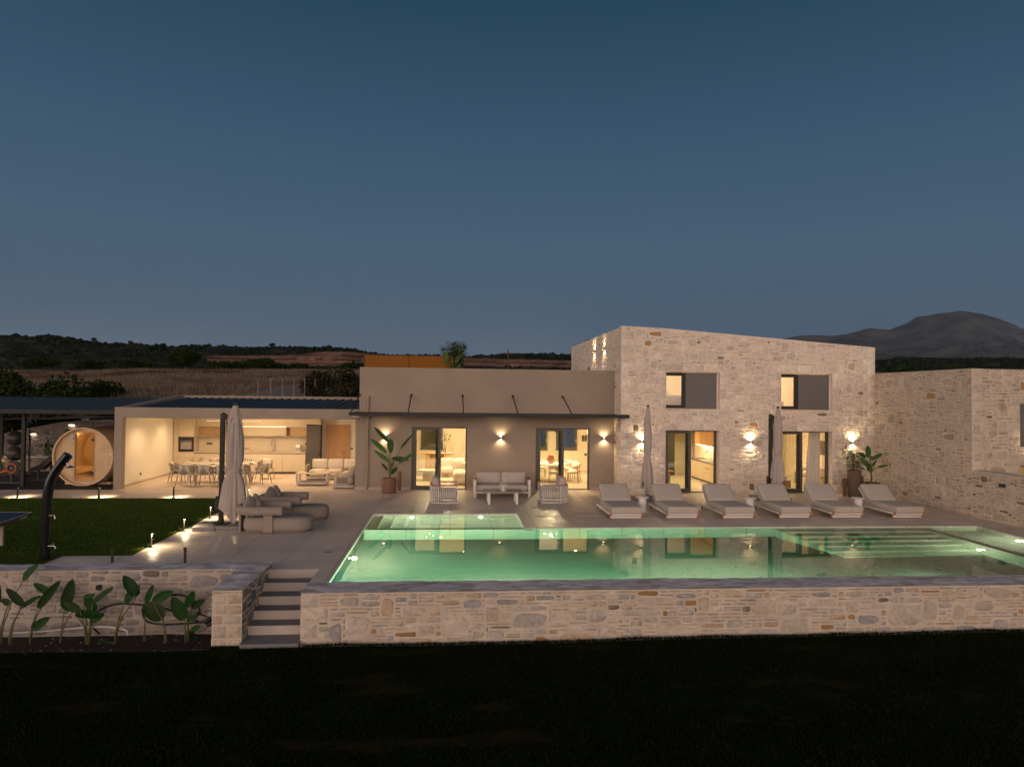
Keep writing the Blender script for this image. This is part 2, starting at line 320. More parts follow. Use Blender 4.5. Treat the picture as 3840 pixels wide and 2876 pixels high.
def masonry(m, O, U, Nn, W, H, top=None, holes=(), pal=PAL_HOUSE, cell=.058, seed=1, big=.24, raise_=.016, quoin=True, vmin=0., rare=.03, dress=True, maxbig=(9, 7), ashlar=False):
    """stones laid in the plane O + u*U + v*Z, faces pushed out along Nn. holes: (u0,u1,v0,v1)"""
    rg = random.Random(seed); O = Vector(O); U = Vector(U); Nn = Vector(Nn); Z = Vector((0, 0, 1))
    nu, nv = int(W/cell), int(H/cell); cu, cv = W/nu, H/nv
    occ = np.zeros((nu, nv), bool)
    for (a, b, c, d) in holes:
        occ[max(0, int(round(a/cu))):min(nu, int(round(b/cu))), max(0, int(round(c/cv))):min(nv, int(round(d/cv)))] = True
    if top:
        for i in range(nu):
            t = top((i+.5)*cu); occ[i, max(0, int(t/cv)):] = True
    rects = []
    def place(i, j, wi, hj, kind):
        if i < 0 or j < 0 or i+wi > nu or j+hj > nv or occ[i:i+wi, j:j+hj].any(): return False
        occ[i:i+wi, j:j+hj] = True; rects.append((i, j, wi, hj, kind)); return True
    if dress:
        for (a, b, c, d) in holes:          # lintels and jamb blocks round the openings
            i0, i1, j0, j1 = int(round(a/cu)), int(round(b/cu)), int(round(c/cv)), int(round(d/cv))
            x = i0-6
            while x < i1+6:
                wd = min(rg.choice((11, 14, 17)), i1+6-x)
                if wd > 3: place(x, j1, wd, 5, 2)
                x += wd
            j = max(j0, 0); k = 0
            while j < j1-2:
                h = min(rg.choice((5, 6, 7)), j1-j); wd = (4, 7)[k % 2]
                place(i0-wd, j, wd, h, 2); place(i1, j, (7, 4)[k % 2], h, 2); j += h; k += 1
    if ashlar:
        j = 0; k = 0
        while j < nv:
            h = min(rg.choice((3, 3, 4)), nv-j); sp_ = (nu*2//5, nu*3//5, nu//2)[k % 3]
            place(0, j, sp_, h, 3); place(sp_, j, nu-sp_, h, 3); j += h; k += 1
    if quoin:
        j = 0; k = 0
        while j < nv:
            h = rg.choice((4, 5, 6)); place(0, j, (8, 5)[k % 2], h, 2); place(nu-(5, 8)[k % 2], j, (5, 8)[k % 2], h, 2); j += h; k += 1
    area = nu*nv*big; s_ = 0; tries = 0
    while s_ < area and tries < 9000:
        tries += 1; wi, hj = rg.randint(4, maxbig[0]), rg.randint(3, maxbig[1])
        if place(rg.randrange(nu), rg.randrange(nv), wi, hj, 1): s_ += wi*hj
    for j in range(nv):
        i = 0
        while i < nu:
            if occ[i, j]: i += 1; continue
            n = 1
            while i+n < nu and not occ[i+n, j]: n += 1
            wi = min(n, rg.choice((2, 3, 4, 5, 6, 7)))
            if n-wi == 1: wi = n if n < 9 else wi-1
            hj = 1 if rg.random() < .5 else 2
            if hj == 2 and (j+2 > nv or occ[i:i+wi, j+1].any()): hj = 1
            if not place(i, j, wi, hj, 0): place(i, j, 1, 1, 0); wi = 1
            i += wi
    for (i, j, wi, hj, kind) in rects:
        a, b, c, d = i*cu, (i+wi)*cu, j*cv, (j+hj)*cv
        if kind < 2:
            gm = rg.uniform(.004, .009); a += gm+rg.uniform(0, .004); b -= gm+rg.uniform(0, .008); c += gm*.7; d -= gm*.8
            c += rg.uniform(0, .006); d -= rg.uniform(0, .008)
        else: gg = .006 if kind == 2 else .012; a += gg; b -= gg; c += gg; d -= gg
        if b-a < .02 or d-c < .012: continue
        cx, cz, hw, hh = (a+b)/2, (c+d)/2, (b-a)/2, (d-c)/2
        n = 12 if kind else 10
        e = rg.uniform(2.5, 6) if kind == 1 else (rg.uniform(2.6, 6) if kind == 0 else 14)
        jt = .16 if kind == 1 else (.12 if kind == 0 else (.02 if kind == 2 else .06))
        sk = rg.uniform(-.18, .18) if kind == 1 else 0; tp = rg.uniform(-.28, .28); bd = rg.uniform(-.14, .14)
        col = rg.choice(pal)
        if kind != 2 and rg.random() < rare: col = rg.choice(RARE)
        if kind == 2: col = tuple(.45*q+.55*p for q, p in zip(col, (.72, .62, .53) if pal is PAL_HOUSE else (.55, .46, .38)))
        f = rg.uniform(.86, 1.12); col = tuple(q*f for q in col)
        P = []
        for k in range(n):
            t = 2*PI*(k+.5)/n; ct, st = math.cos(t), math.sin(t)
            x = math.copysign(abs(ct)**(2/e), ct); z = math.copysign(abs(st)**(2/e), st)
            q = 1-rg.uniform(0, jt); P.append((x*q+sk*z, z*q*(1+tp*x)/(1+abs(tp))+(bd*(1-x*x) if kind < 2 else 0)) if kind < 2 else (x*q, z*q))
        rz_ = raise_*rg.uniform(.5, 1.3)*(1 if kind != 2 else .5); ins = min(.010, hh*.35)
        vs = []
        for x, z in P: vs.append(O+U*(cx+x*hw)+Z*(cz+z*hh)-Nn*.002)
        for x, z in P:
            vs.append(O+U*(cx+x*(hw-ins))+Z*(cz+z*(hh-ins))+Nn*(rz_*rg.uniform(.55, 1.1)))
        vs.append(O+U*cx+Z*cz+Nn*(rz_*rg.uniform(.9, 1.4)))
        if vmin is not None and cz < vmin: continue
        fs = [(k, (k+1) % n, n+(k+1) % n, n+k) for k in range(n)]+[(n+k, n+(k+1) % n, 2*n) for k in range(n)]
        # outward orientation
        if U.cross(Z).dot(Nn) < 0: fs = [q[::-1] for q in fs]
        m.add(vs, fs, col)
def wall_holes(m, O, U, Nn, W, H, T, top=None, holes=()):
    """mortar core with real openings: front face at O, thickness T behind it"""
    O = Vector(O); U = Vector(U); Nn = Vector(Nn); Z = Vector((0, 0, 1))
    us = sorted({0, W, *[h[0] for h in holes], *[h[1] for h in holes]}); vs_ = sorted({0, H, *[h[2] for h in holes], *[h[3] for h in holes]})
    us = [u for u in us if 0 <= u <= W]; vs_ = [v for v in vs_ if 0 <= v <= H]
    def hole(i, j):
        if i < 0 or j < 0 or i >= len(us)-1 or j >= len(vs_)-1: return True
        cu, cv = (us[i]+us[i+1])/2, (vs_[j]+vs_[j+1])/2
        return any(a < cu < b and c < cv < d for a, b, c, d in holes)
    def P(u, v, t):
        if top and abs(v-H) < 1e-6: v = top(u)
        return O+U*u+Z*v-Nn*t
    for i in range(len(us)-1):
        for j in range(len(vs_)-1):
            if hole(i, j): continue
            a, b, c, d = us[i], us[i+1], vs_[j], vs_[j+1]
            m.add([P(a, c, 0), P(b, c, 0), P(b, d, 0), P(a, d, 0)], [(0, 1, 2, 3)]); m.add([P(a, c, T), P(b, c, T), P(b, d, T), P(a, d, T)], [(3, 2, 1, 0)])
            if hole(i-1, j): m.add([P(a, c, 0), P(a, c, T), P(a, d, T), P(a, d, 0)], [(0, 1, 2, 3)])
            if hole(i+1, j): m.add([P(b, c, 0), P(b, c, T), P(b, d, T), P(b, d, 0)], [(3, 2, 1, 0)])
            if hole(i, j-1): m.add([P(a, c, 0), P(b, c, 0), P(b, c, T), P(a, c, T)], [(3, 2, 1, 0)])
            if hole(i, j+1): m.add([P(a, d, 0), P(b, d, 0), P(b, d, T), P(a, d, T)], [(0, 1, 2, 3)])
X1, Y1 = (1, 0, 0), (0, 1, 0)
# ------------------------------------------------------------------ ground, deck, lawns
YB = 27.25
def strip(rows, nu, x0, x1, sub, amp, sc_, seed=0):
    """terrain between rows (y, [(x, z)...]), interpolated"""
    def zi(pts, x):
        xs = [p[0] for p in pts]; return float(np.interp(x, xs, [p[1] for p in pts]))
    m = MB(); ys = []
    for a, b in zip(rows[:-1], rows[1:]):
        for k in range(sub): ys.append((a, b, k/sub))
    ys.append((rows[-2], rows[-1], 1.))
    vs = []; 
    for (a, b, t) in ys:
        y = a[0]*(1-t)+b[0]*t
        for i in range(nu+1):
            q = i/nu; xa = x0*a[0]/rows[0][0]; xb = x0*b[0]/rows[0][0]
            xx = (x0+(x1-x0)*q)*(y/rows[0][0])
            s = 3*t*t-2*t*t*t
            z = zi(a[1], xx*a[0]/y)*(1-s)+zi(b[1], xx*b[0]/y)*s
            f = noise.fractal(Vector((xx/sc_, y/sc_, seed)), 1, 2, 6)
            yy = y+noise.noise(Vector((xx/sc_*2, y/sc_, seed+5)))*sc_*.25
            vs.append((xx, yy, z+f*amp*(y/rows[0][0])**.8))
    n = nu+1
    m.add(vs, [(j*n+i, j*n+i+1, (j+1)*n+i+1, (j+1)*n+i) for j in range(len(ys)-1) for i in range(nu)])
    return m
g = MB(); g.box(-400, 400, -150, 36.5, -2.4, -1.32); structure(g.build('ground', 'soil'))
# foreground lawn, gently uneven, laid against the wall
def lawn_z(x, y): return -.93+.03*noise.noise(Vector((x*.5, y*.5, 0)))-.02*max(0, min(1, (-x-2.7)/2))+ (.05 if x > 6 else 0.05*max(0, (x+2)/8) if x > -2 else 0)
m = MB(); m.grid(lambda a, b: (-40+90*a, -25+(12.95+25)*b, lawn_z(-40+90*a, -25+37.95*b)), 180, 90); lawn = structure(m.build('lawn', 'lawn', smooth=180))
mtl = MATS['lawn'].node_tree
def patchy(mt, c1, c2, sc_, lo=.52, hi=.6, st=(1, 1, 1)):
    t = mt.node_tree; b = t.nodes['Principled BSDF']; L = t.links.new; src = b.inputs['Base Color'].links[0].from_socket
    g_ = t.nodes.new('ShaderNodeNewGeometry'); mp = t.nodes.new('ShaderNodeMapping'); mp.inputs['Scale'].default_value = st; L(g_.outputs['Position'], mp.inputs[0])
    n = t.nodes.new('ShaderNodeTexNoise'); n.inputs['Scale'].default_value = sc_; n.inputs['Detail'].default_value = 4; L(mp.outputs[0], n.inputs[0])
    q = t.nodes.new('ShaderNodeMapRange'); L(n.outputs[0], q.inputs[0]); q.inputs[1].default_value = lo; q.inputs[2].default_value = hi
    x = t.nodes.new('ShaderNodeMix'); x.data_type = 'RGBA'; L(q.outputs[0], x.inputs[0]); L(src, x.inputs[6]); x.inputs[7].default_value = (*c2, 1); L(x.outputs[2], b.inputs['Base Color'])
patchy(MATS['lawn'], None, (.030, .020, .008), .9, .60, .66, (.6, 1.6, 1))
# planted bed (soil) left of the steps
m = MB(); m.grid(lambda a, b: (-40+35.81*a, 12.95+2.0*b, -1.0-.22*min(1, b*2.2)+.035*noise.noise(Vector((a*90, b*6, 3)))), 160, 12); structure(m.build('soil_bed', 'soil', smooth=180))
# terrace slab pieces around pool and lawn (top at z=0)
m = MB()
PX0, PX1, PY0, PY1, PY2 = -2.33, 15.3, 13.86, 19.39, 21.75   # pool edges
JX1 = 2.07
def slab(x0, x1, y0, y1): m.box(x0, x1, y0, y1, -.25, 0)
slab(-7.0, -3.72, 15.2, 27.25); slab(-3.72, PX0, 14.9, 27.25); slab(-2.68, PX0, 13.86, 14.9)
slab(PX0, JX1, PY2, 27.25); slab(JX1, 16.6, PY1, 27.25); slab(PX1, 16.6, 13.86, PY1)
slab(-16.9, -7.0, 25.0, 27.25); slab(-12.5, -3.4, 27.25, 33.6); slab(-8.45, -7.0, 15.2, 16.3)
slab(-12.45, -7.0, 24.985, 25.0)
terrace = structure(m.build('terrace', 'deck'))
# upper lawn
m = MB(); m.grid(lambda a, b: (-24+17*a, 16.3+8.68*b, .012+.012*noise.noise(Vector((a*20, b*12, 1)))), 60, 40)
m.grid(lambda a, b: (-24+15.55*a, 15.19+1.11*b, .012), 20, 3); m.box(-24, -7.02, 16.32, 24.96, -.3, -.02)
mat('lawn2', (.05, .075, .010), .95, var=.4, vscale=2.2, bump=.8, bscale=50, dist=.03, spec=.05, stretch=(.4, 2, 1)); structure(m.build('upper_lawn', 'lawn2', smooth=180))
def blades(name, pts, hmin, hmax, wd, cols, seed, matn='blades', lean=.4):
    rg = np.random.RandomState(seed); n = len(pts); ang = rg.rand(n)*2*PI; h = hmin+(hmax-hmin)*rg.rand(n)
    lx, ly = (rg.rand(n)-.5)*lean*h*2, (rg.rand(n)-.5)*lean*h*2
    p = np.asarray(pts, float); dx, dy = np.cos(ang)*wd/2, np.sin(ang)*wd/2
    v = np.zeros((n, 3, 3)); v[:, 0] = p+np.stack([-dx, -dy, 0*dx], 1); v[:, 1] = p+np.stack([dx, dy, 0*dx], 1); v[:, 2] = p+np.stack([lx, ly, h], 1)
    me = bpy.data.meshes.new(name); me.vertices.add(3*n); me.vertices.foreach_set('co', v.astype(np.float32).ravel()); me.loops.add(3*n); me.loops.foreach_set('vertex_index', np.arange(3*n, dtype=np.int32))
    me.polygons.add(n); me.polygons.foreach_set('loop_start', np.arange(0, 3*n, 3, dtype=np.int32)); me.polygons.foreach_set('loop_total', np.full(n, 3, np.int32)); me.update(calc_edges=True)
    ca = me.color_attributes.new('Col', 'FLOAT_COLOR', 'CORNER'); cc = np.ones((n, 3, 4), np.float32); ci = np.array(cols, np.float32)[rg.randint(0, len(cols), n)]; cc[:, :, :3] = ci[:, None, :]; ca.data.foreach_set('color', cc.ravel())
    me.materials.append(MATS[matn]); o = bpy.data.objects.new(name, me); COL.objects.link(o); o['kind'] = 'stuff'; return o
rn = np.random.RandomState(3)
pts = np.stack([-17.5+10.5*rn.rand(46000), 16.3+8.65*rn.rand(46000), np.full(46000, .01)], 1)
tag(blades('grass', pts, .02, .05, .018, [(.052, .105, .009), (.065, .12, .012), (.04, .085, .008), (.08, .10, .018)], 1), 'short mown green grass of the upper lawn beside the terrace', 'grass')
pts = []
for _ in range(9000):
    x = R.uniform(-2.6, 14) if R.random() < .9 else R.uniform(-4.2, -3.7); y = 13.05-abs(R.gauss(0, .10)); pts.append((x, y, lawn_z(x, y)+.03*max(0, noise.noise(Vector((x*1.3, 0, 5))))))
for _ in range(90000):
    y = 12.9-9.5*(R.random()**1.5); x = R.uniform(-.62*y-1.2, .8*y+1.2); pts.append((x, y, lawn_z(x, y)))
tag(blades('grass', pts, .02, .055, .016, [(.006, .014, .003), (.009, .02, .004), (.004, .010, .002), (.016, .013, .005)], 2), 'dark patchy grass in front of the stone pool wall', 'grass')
# ------------------------------------------------------------------ pool
m = MB(); D = -1.45; T_ = .22
patchy0 = None
def pbox(*a): m.box(*a)
pbox(PX0-T_, PX1+T_, PY0-.05, PY1+.3, D-.2, D)                           # floor of the deep part
pbox(PX0-T_, PX0, PY0-.02, PY1+.001, D, -.252)
pbox(PX0-T_, PX0, PY0-.02, PY2+T_, D, -.27)
pbox(PX0, PX0+.012, PY0, PY2, -.27, -.004)                               # tile face up to the rim
pbox(PX0, PX1, PY0-.05, PY0, D, -.05)                                    # front
pbox(PX1, PX1+T_, PY0, PY1+T_, D, -.27); pbox(PX1-.012, PX1, PY0, PY1, -.27, -.004)
pbox(JX1+.2, PX1, PY1, PY1+T_, D, -.27); pbox(JX1+.2, PX1, PY1-.012, PY1, -.27, -.004)
pbox(PX0+.012, JX1+.2, PY1, PY1+.22, D, -.10)                            # curb between spa and pool, under water
pbox(PX0, JX1, PY1+.22, PY2+T_, -.95, -.78)                              # spa floor
pbox(PX0, JX1+T_, PY2, PY2+T_, -.78, -.27); pbox(PX0+.012, JX1, PY2-.012, PY2, -.27, -.004)
pbox(JX1, JX1+T_, PY1+.22, PY2, -.78, -.27); pbox(JX1-.012, JX1, PY1, PY2-.012, -.27, -.004)
for k, xx in enumerate((-2.0, -1.66, -1.32)): pbox(PX0+.012, xx, PY1+.22, PY2-.012, -.78, -.22-.18*k)   # spa steps
pbox(13.55, 13.8, PY0, PY1-.012, D, -.14)                                # curb of the right side basin
pbox(13.8, PX1-.012, PY0, PY1-.012, -.85, -.7)
for k in range(6): pbox(9.2+.12*k, 13.55, PY1-.012-.42*(k+1), PY1-.012-.42*k, D, -.22-.2*k)
structure(m.build('pool_basin', 'pool_tile'))
m = MB(); e = .006
m.prism([(PX0-.02, PY0-.02), (PX1+.02, PY0-.02), (PX1+.02, PY1+.02), (JX1+.02, PY1+.02), (JX1+.02, PY2+.02), (PX0-.02, PY2+.02)], D-.05, -.028)
structure(m.build('water', 'water'))
# rim strip of paving at the water (thin steel/stone lip)
POOL_LAMPS = [((-1.15, PY2-.02, -.32), (0, -1, -.15), 'pool lamp in the spa wall, left of the two'), ((.93, PY2-.02, -.32), (0, -1, -.15), 'pool lamp in the spa wall, right of the two'),
  ((PX0+.02, 16.5, -.50), (1, 0, -.2), 'pool lamp low in the left end wall of the pool'), ((PX1-.02, 17.7, -.42), (-1, 0, -.15), 'pool lamp in the right basin wall nearer the sun beds'),
  ((13.54, 16.9, -.62), (-1, 0, -.15), 'pool lamp in the dividing curb at the right end of the pool'),
  ((1.2, PY0+.01, -.38), (0, 1, -.12), 'added unseen pool lamp in the near wall of the pool, leftmost'), ((5.6, PY0+.01, -.38), (0, 1, -.12), 'added unseen pool lamp in the near wall of the pool, middle'), ((10.0, PY0+.01, -.38), (0, 1, -.12), 'added unseen pool lamp in the near wall of the pool, right')]  # near-wall lamps added out of view to brighten the middle of the pool
for k, (p, d, lab) in enumerate(POOL_LAMPS):
    d = Vector(d); t = thing('pool_lamp', p, lab, 'pool lamp', 'underwater pool lamps')
    a = Vector((d.x, d.y, 0)).normalized(); mm = MB(); mm.cyl((0, 0, 0), tuple(a*.012), .085, n=20); mm.build('rim', 'steel', t)
    mm = MB(); mm.lathe([(.068, 0), (.055, .010), (.0001, .016)], 20); ob = mm.build('lens', 'pool_light_glass', t, smooth=60); ob.rotation_euler = a.to_track_quat('Z', 'Y').to_euler(); ob.location = a*.013
    light('POINT', Vector(p)+a*.13, (30, 30, 220, 11, 7, 300, 250, 20)[k], .05, (1, .90, .66), t)
patchy(MATS['coping'], None, (.42, .33, .28), 1.7, .55, .60, (1, 2, 1))
# ------------------------------------------------------------------ plaster house with the canopy
house = thing('plaster_house', (1.4, YB, 0), 'single storey taupe plaster house with two lit sliding doors behind the seating', 'house')
m = MB(); DH = [(-1.51+3.5, .61+3.5, 0, 2.41), (3.28+3.5, 5.40+3.5, 0, 2.41)]
wall_holes(m, (-3.5, YB, 0), X1, (0, -1, 0), 9.88, 4.67, .30, holes=DH)
m.box(-3.63, -3.502, YB, YB+.28, 0, 2.66)
m.box(-3.5, -3.3, YB+.302, 34.8, 0, 4.62); m.box(-3.28, 6.36, 34.56, 34.8, 2.9, 4.60); m.box(-3.28, 6.36, 27.6, 34.5, 3.9, 4.1)
m.build('wall', 'plaster', house, world=True)
m = MB()    # inside faces
BW = [(-1.45, -.40, 1.06, 2.55), (3.55, 4.70, 1.06, 2.55), (5.14, 6.16, 1.06, 2.55)]
wall_holes(m, (-3.28, 34.35, 0), X1, (0, -1, 0), 10.48, 2.72, .15, holes=[(a+3.28, b+3.28, c, d) for a, b, c, d in BW])
m.box(-3.28, -3.2, 27.62, 34.34, 0.006, 2.70); m.box(7.12, 7.2, 27.62, 34.34, .006, 2.70)
m.box(-3.28, 7.2, 27.56, 34.5, 2.70, 2.80)
m.box(1.45, 2.45, 27.56, 27.62, .006, 2.70)
m.build('inner_wall', 'inner_wall', house, world=True)
m = MB(); m.box(-3.28, 7.2, YB+.02, 34.34, -.1, .005); m.build('inner_floor', 'inner_floor', house, world=True)
for a, b, c, d in BW:
    m = MB()
    for q in ((a, a+.09, c, d), (b-.09, b, c, d), (a+.09, b-.09, c, c+.11), (a+.09, b-.09, d-.09, d)): m.box(q[0], q[1], 34.25, 34.40, q[2], q[3])
    m.box(a-.03, b+.03, 34.28, 34.345, c-.05, c-.001)
    wf = m.build('window', 'frame_metal', house, world=True)
    m = MB(); m.box(a+.09, b-.09, 34.32, 34.33, c+.11, d-.09); m.build('pane', 'glass', wf, world=True)
    m = MB(); m.box(b-.07, b-.04, 34.21, 34.25, c+.35, c+.5); m.build('handle', 'cream', wf, world=True)
for a, b in ((-3.64, -1.56), (.66, 3.23), (5.45, 6.37)): m = MB(); m.box(a, b, YB-.014, YB, 0, .105); m.build('skirting', 'skirt', house, world=True)
def slider(par, x0, x1, y, h, split=.53, inset=0.):
    fy = y+inset; m = MB(); f = .055
    m.box(x0, x0+f, fy, fy+.14, 0, h); m.box(x1-f, x1, fy, fy+.14, 0, h); m.box(x0+f, x1-f, fy, fy+.14, h-f, h); m.box(x0+f, x1-f, fy, fy+.14, 0, .035)
    m.box(x0+f, x0+f+.045, fy+.045, fy+.13, .035, h-f)
    fr = m.build('door_frame', 'frame_metal', par, world=True)
    xm = x0+(x1-x0)*split; m = MB(); a, b, c, d = x0+f+.03, xm, .04, h-f-.002; s_ = .11; yy = fy+.03
    m.box(a, a+s_, yy, yy+.05, c, d); m.box(b-s_, b, yy, yy+.05, c, d); m.box(a+s_, b-s_, yy, yy+.05, c, c+s_); m.box(a+s_, b-s_, yy, yy+.05, d-s_*.7, d)
    m.box(b-s_-.10, b-.02, fy+.085, fy+.13, c, d)
    sp = m.build('sliding_door', 'frame_metal', par, world=True)
    m = MB(); m.box(a+s_, b-s_, yy+.022, yy+.030, c+s_, d-s_*.7); m.build('pane', 'glass', sp, world=True)
    m = MB(); m.box(b-.075, b-.035, yy-.012, yy, 1.0, 1.2); m.build('handle', 'black', sp, world=True)
    return fr
slider(house, -1.51, .61, YB, 2.41, inset=.03); slider(house, 3.28, 5.40, YB, 2.41, inset=.03)
# canopy
m = MB(); m.box(-3.69, 6.372, 25.86, YB-.002, 2.92, 2.965); m.box(-3.69, 6.61, 25.8, 25.858, 2.855, 2.985); m.box(6.374, 6.61, 25.86, 26.16, 2.86, 2.985); m.box(-3.69, -3.64, 25.86, YB-.002, 2.86, 2.918)
for x in (-1.5, .5, 2.5, 4.5): m.box(x, x+.05, 25.86, YB-.01, 2.87, 2.918)
cn = m.build('canopy', 'dark_metal', house, world=True)
for xa, xb in ((-3.5, -3.63), (-1.54, -1.58), (.42, .44), (2.36, 2.46), (4.32, 4.48)):
    m = MB(); m.cyl((xa, YB-.01, 3.62), (xb, 26.02, 2.99), .022, n=10); m.cyl((xa, YB-.03, 3.62), (xa, YB, 3.62), .05, n=12); m.build('rod', 'dark_metal', cn, smooth=40, world=True)
m = MB(); m.tube([(-3.17, YB-.05, 3.46), (-3.17, YB-.05, .02)], .042, 12); m.cyl((-3.17, YB-.05, 3.45), (-3.17, YB-.05, 3.58), .055, .055, 12)
for z in (.5, 1.8): m.box(-3.225, -3.115, YB-.10, YB, z, z+.025)
m.build('downpipe', 'plaster', house, smooth=40, world=True)
m = MB()
for z in (0,): m.cyl((6.05, YB-.05, .70), (6.05, YB, .70), .022, n=12); m.cyl((6.05, YB-.06, .70), (6.08, YB-.075, .67), .014, n=8)
m.build('garden_tap', 'chrome', house, smooth=40, world=True)
# security camera and sensor
t = thing('security_camera', (-2.99, 26.6, 2.855), 'small white dome camera hanging under the left end of the canopy', 'camera')
m = MB(); m.lathe([(.0001, -.12), (.035, -.11), (.05, -.075), (.05, -.03)], 16); m.build('dome', 'black_gloss', t, smooth=60); m = MB(); m.lathe([(.062, -.045), (.062, -.02), (.05, 0), (.0001, 0)], 16); m.build('mount', 'white_metal', t, smooth=40)
t = thing('motion_sensor', (-3.52, 26.5, 2.855), 'white box sensor under the left corner of the canopy', 'sensor')
m = MB(); m.box(-.12, .12, -.05, .05, -.07, 0); m.cyl((0, 0, -.07), (0, 0, -.12), .015, .01); m.build('body', 'white_metal', t)
# ------------------------------------------------------------------ stone house
SX0, SX1, SY = 6.38, 16.45, 26.18
stone = thing('stone_house', (11.4, SY, 0), 'two storey pale rubble stone house with sloping parapet and lit windows', 'house')
topf = lambda u: 6.34-(6.34-5.69)*max(0, u-.7)/(SX1-SX0-.7)
HO = [(8.10-SX0, 10.22-SX0, 0, 2.41), (12.64-SX0, 14.73-SX0, 0, 2.41), (8.10-SX0, 10.22-SX0, 3.21, 4.63), (12.64-SX0, 14.73-SX0, 3.21, 4.63)]
m = MB(); m.col = (.60, .51, .42)
wall_holes(m, (SX0, SY, 0), X1, (0, -1, 0), SX1-SX0, 6.34, .46, topf, HO)
m.box(SX0+.002, SX0+.40, SY+.462, 37.4, 2.9, 6.30); m.box(SX0+.002, SX0+.40, SY+.462, YB+.1, 0, 2.9)
m.box(SX1-.4, SX1-.01, SY+.462, 37.4, 0, 5.62); m.box(SX0+.4, SX1-.4, 37.0, 37.4, 0, 5.6)
m.build('wall', 'mortar', stone, world=True)
m = MB(); m.prism([(SX0+.40, 6.0), (SX1-.4, 5.45), (SX1-.4, 5.2), (SX0+.4, 5.75)], SY+.46, 37.0, 'y'); m.build('roof', 'concrete', stone, world=True)
m = MB(); masonry(m, (SX0, SY, 0), X1, (0, -1, 0), SX1-SX0, 6.34, topf, HO, seed=11, rare=.03, raise_=.024); m.build('stone_facing', 'stone', stone, smooth=50, world=True)
m = MB(); masonry(m, (SX0, 37.4, 4.2), (0, -1, 0), (-1, 0, 0), 37.4-SY, 2.12, None, (), seed=5); masonry(m, (SX0, YB, 0), (0, -1, 0), (-1, 0, 0), YB-SY, 4.2, None, (), seed=6, quoin=False, big=.1); m.build('side_stone_facing', 'stone', stone, smooth=50, world=True)
slider(stone, 8.12, 10.20, SY, 2.40, inset=.30); slider(stone, 12.66, 14.71, SY, 2.40, split=.50, inset=.30)
for (a, b, o) in ((8.10, 10.22, 8.93), (12.64, 14.73, 13.42)):
    y = SY+.14; m = MB(); f = .06
    m.box(a, a+.03, y+.05, y+.16, 3.25, 4.60); m.box(o-.13, o, y+.05, y+.14, 3.25, 4.60); m.box(a+.03, o-.13, y+.05, y+.16, 4.48, 4.61); m.box(a+.03, o-.13, y+.05, y+.16, 3.25, 3.36)
    wn = m.build('window_frame', 'dark_metal', stone, world=True)
    m = MB(); m.box(a+.03, o-.13, y+.10, y+.108, 3.36, 4.48); m.build('pane', 'clear_glass', wn, world=True)
    m = MB(); m.box(a+.005, o-.02, y-.12, y+.05, 3.215, 3.25); m.build('sill', 'oak', wn, world=True)
    m = MB(); m.box(o, b-.07, y+.02, y+.06, 3.222, 4.60); m.build('shutter', 'shutter', stone, world=True)
    m = MB(); m.box(b-.068, b-.001, y-.0, y+.3, 3.215, 4.62); m.build('jamb', 'mortar', stone, world=True)
# inner rooms of the stone house
m = MB(); IY = SY+.465
m.box(7.25, 7.33, IY, 33, .006, 2.66); m.box(11.55, 11.65, IY, 33.6, .006, 2.66); m.box(7.33, 11.55, 33, 33.1, .006, 2.66); m.box(11.65, 16.4, 32.7, 32.8, .006, 2.66); m.box(16.3, 16.4, IY, 32.7, .006, 2.66)
m.box(6.8, 16.4, IY, 33.6, 2.665, 2.78)
m.box(7.25, 7.33, IY, 30.9, 3.0, 5.1); m.box(7.33, 11.55, 30.9, 31, 3.0, 5.1); m.box(11.55, 11.65, IY, 31, 3.0, 5.1); m.box(11.65, 16.0, 30.4, 30.5, 3.0, 5.1); m.box(15.9, 16.0, IY, 30.4, 3.0, 5.1); m.box(7.25, 16.0, IY, 31, 5.1, 5.19)
m.build('inner_wall', 'inner_wall', stone, world=True)
m = MB(); m.box(7.25, 16.35, SY+.02, 33.5, -.12, .005); m.box(7.25, 16.0, IY, 31, 2.79, 2.99); m.build('inner_floor', 'inner_floor', stone, world=True)
m = MB(); m.lathe([(.0001, 0), (.03, 0), (.03, .05), (.0001, .05)], 12); 
t = thing('security_camera', (15.95, SY-.02, 2.97), 'white bullet camera on the stone wall above the two tall plants', 'camera')
m = MB(); m.cyl((0, 0, 0), (0, -.06, 0), .05, n=16); m.build('mount', 'white_metal', t, smooth=40); m = MB(); m.cyl((-.02, -.05, .0), (.07, -.13, -.03), .042, n=16); m.cyl((.07, -.13, -.03), (.078, -.137, -.033), .032, n=16); m.build('body', 'white_metal', t, smooth=40)
t = thing('chimney_pipe', (7.6, 38.5, 6.3), 'small metal chimney pipe poking over the stone parapet', 'chimney'); m = MB(); m.cyl((0, 0, -.9), (0, 0, .45), .12, n=14); m.cyl((0, 0, .40), (0, 0, .52), .17, n=14); m.build('pipe', 'dark_metal', t, smooth=40)
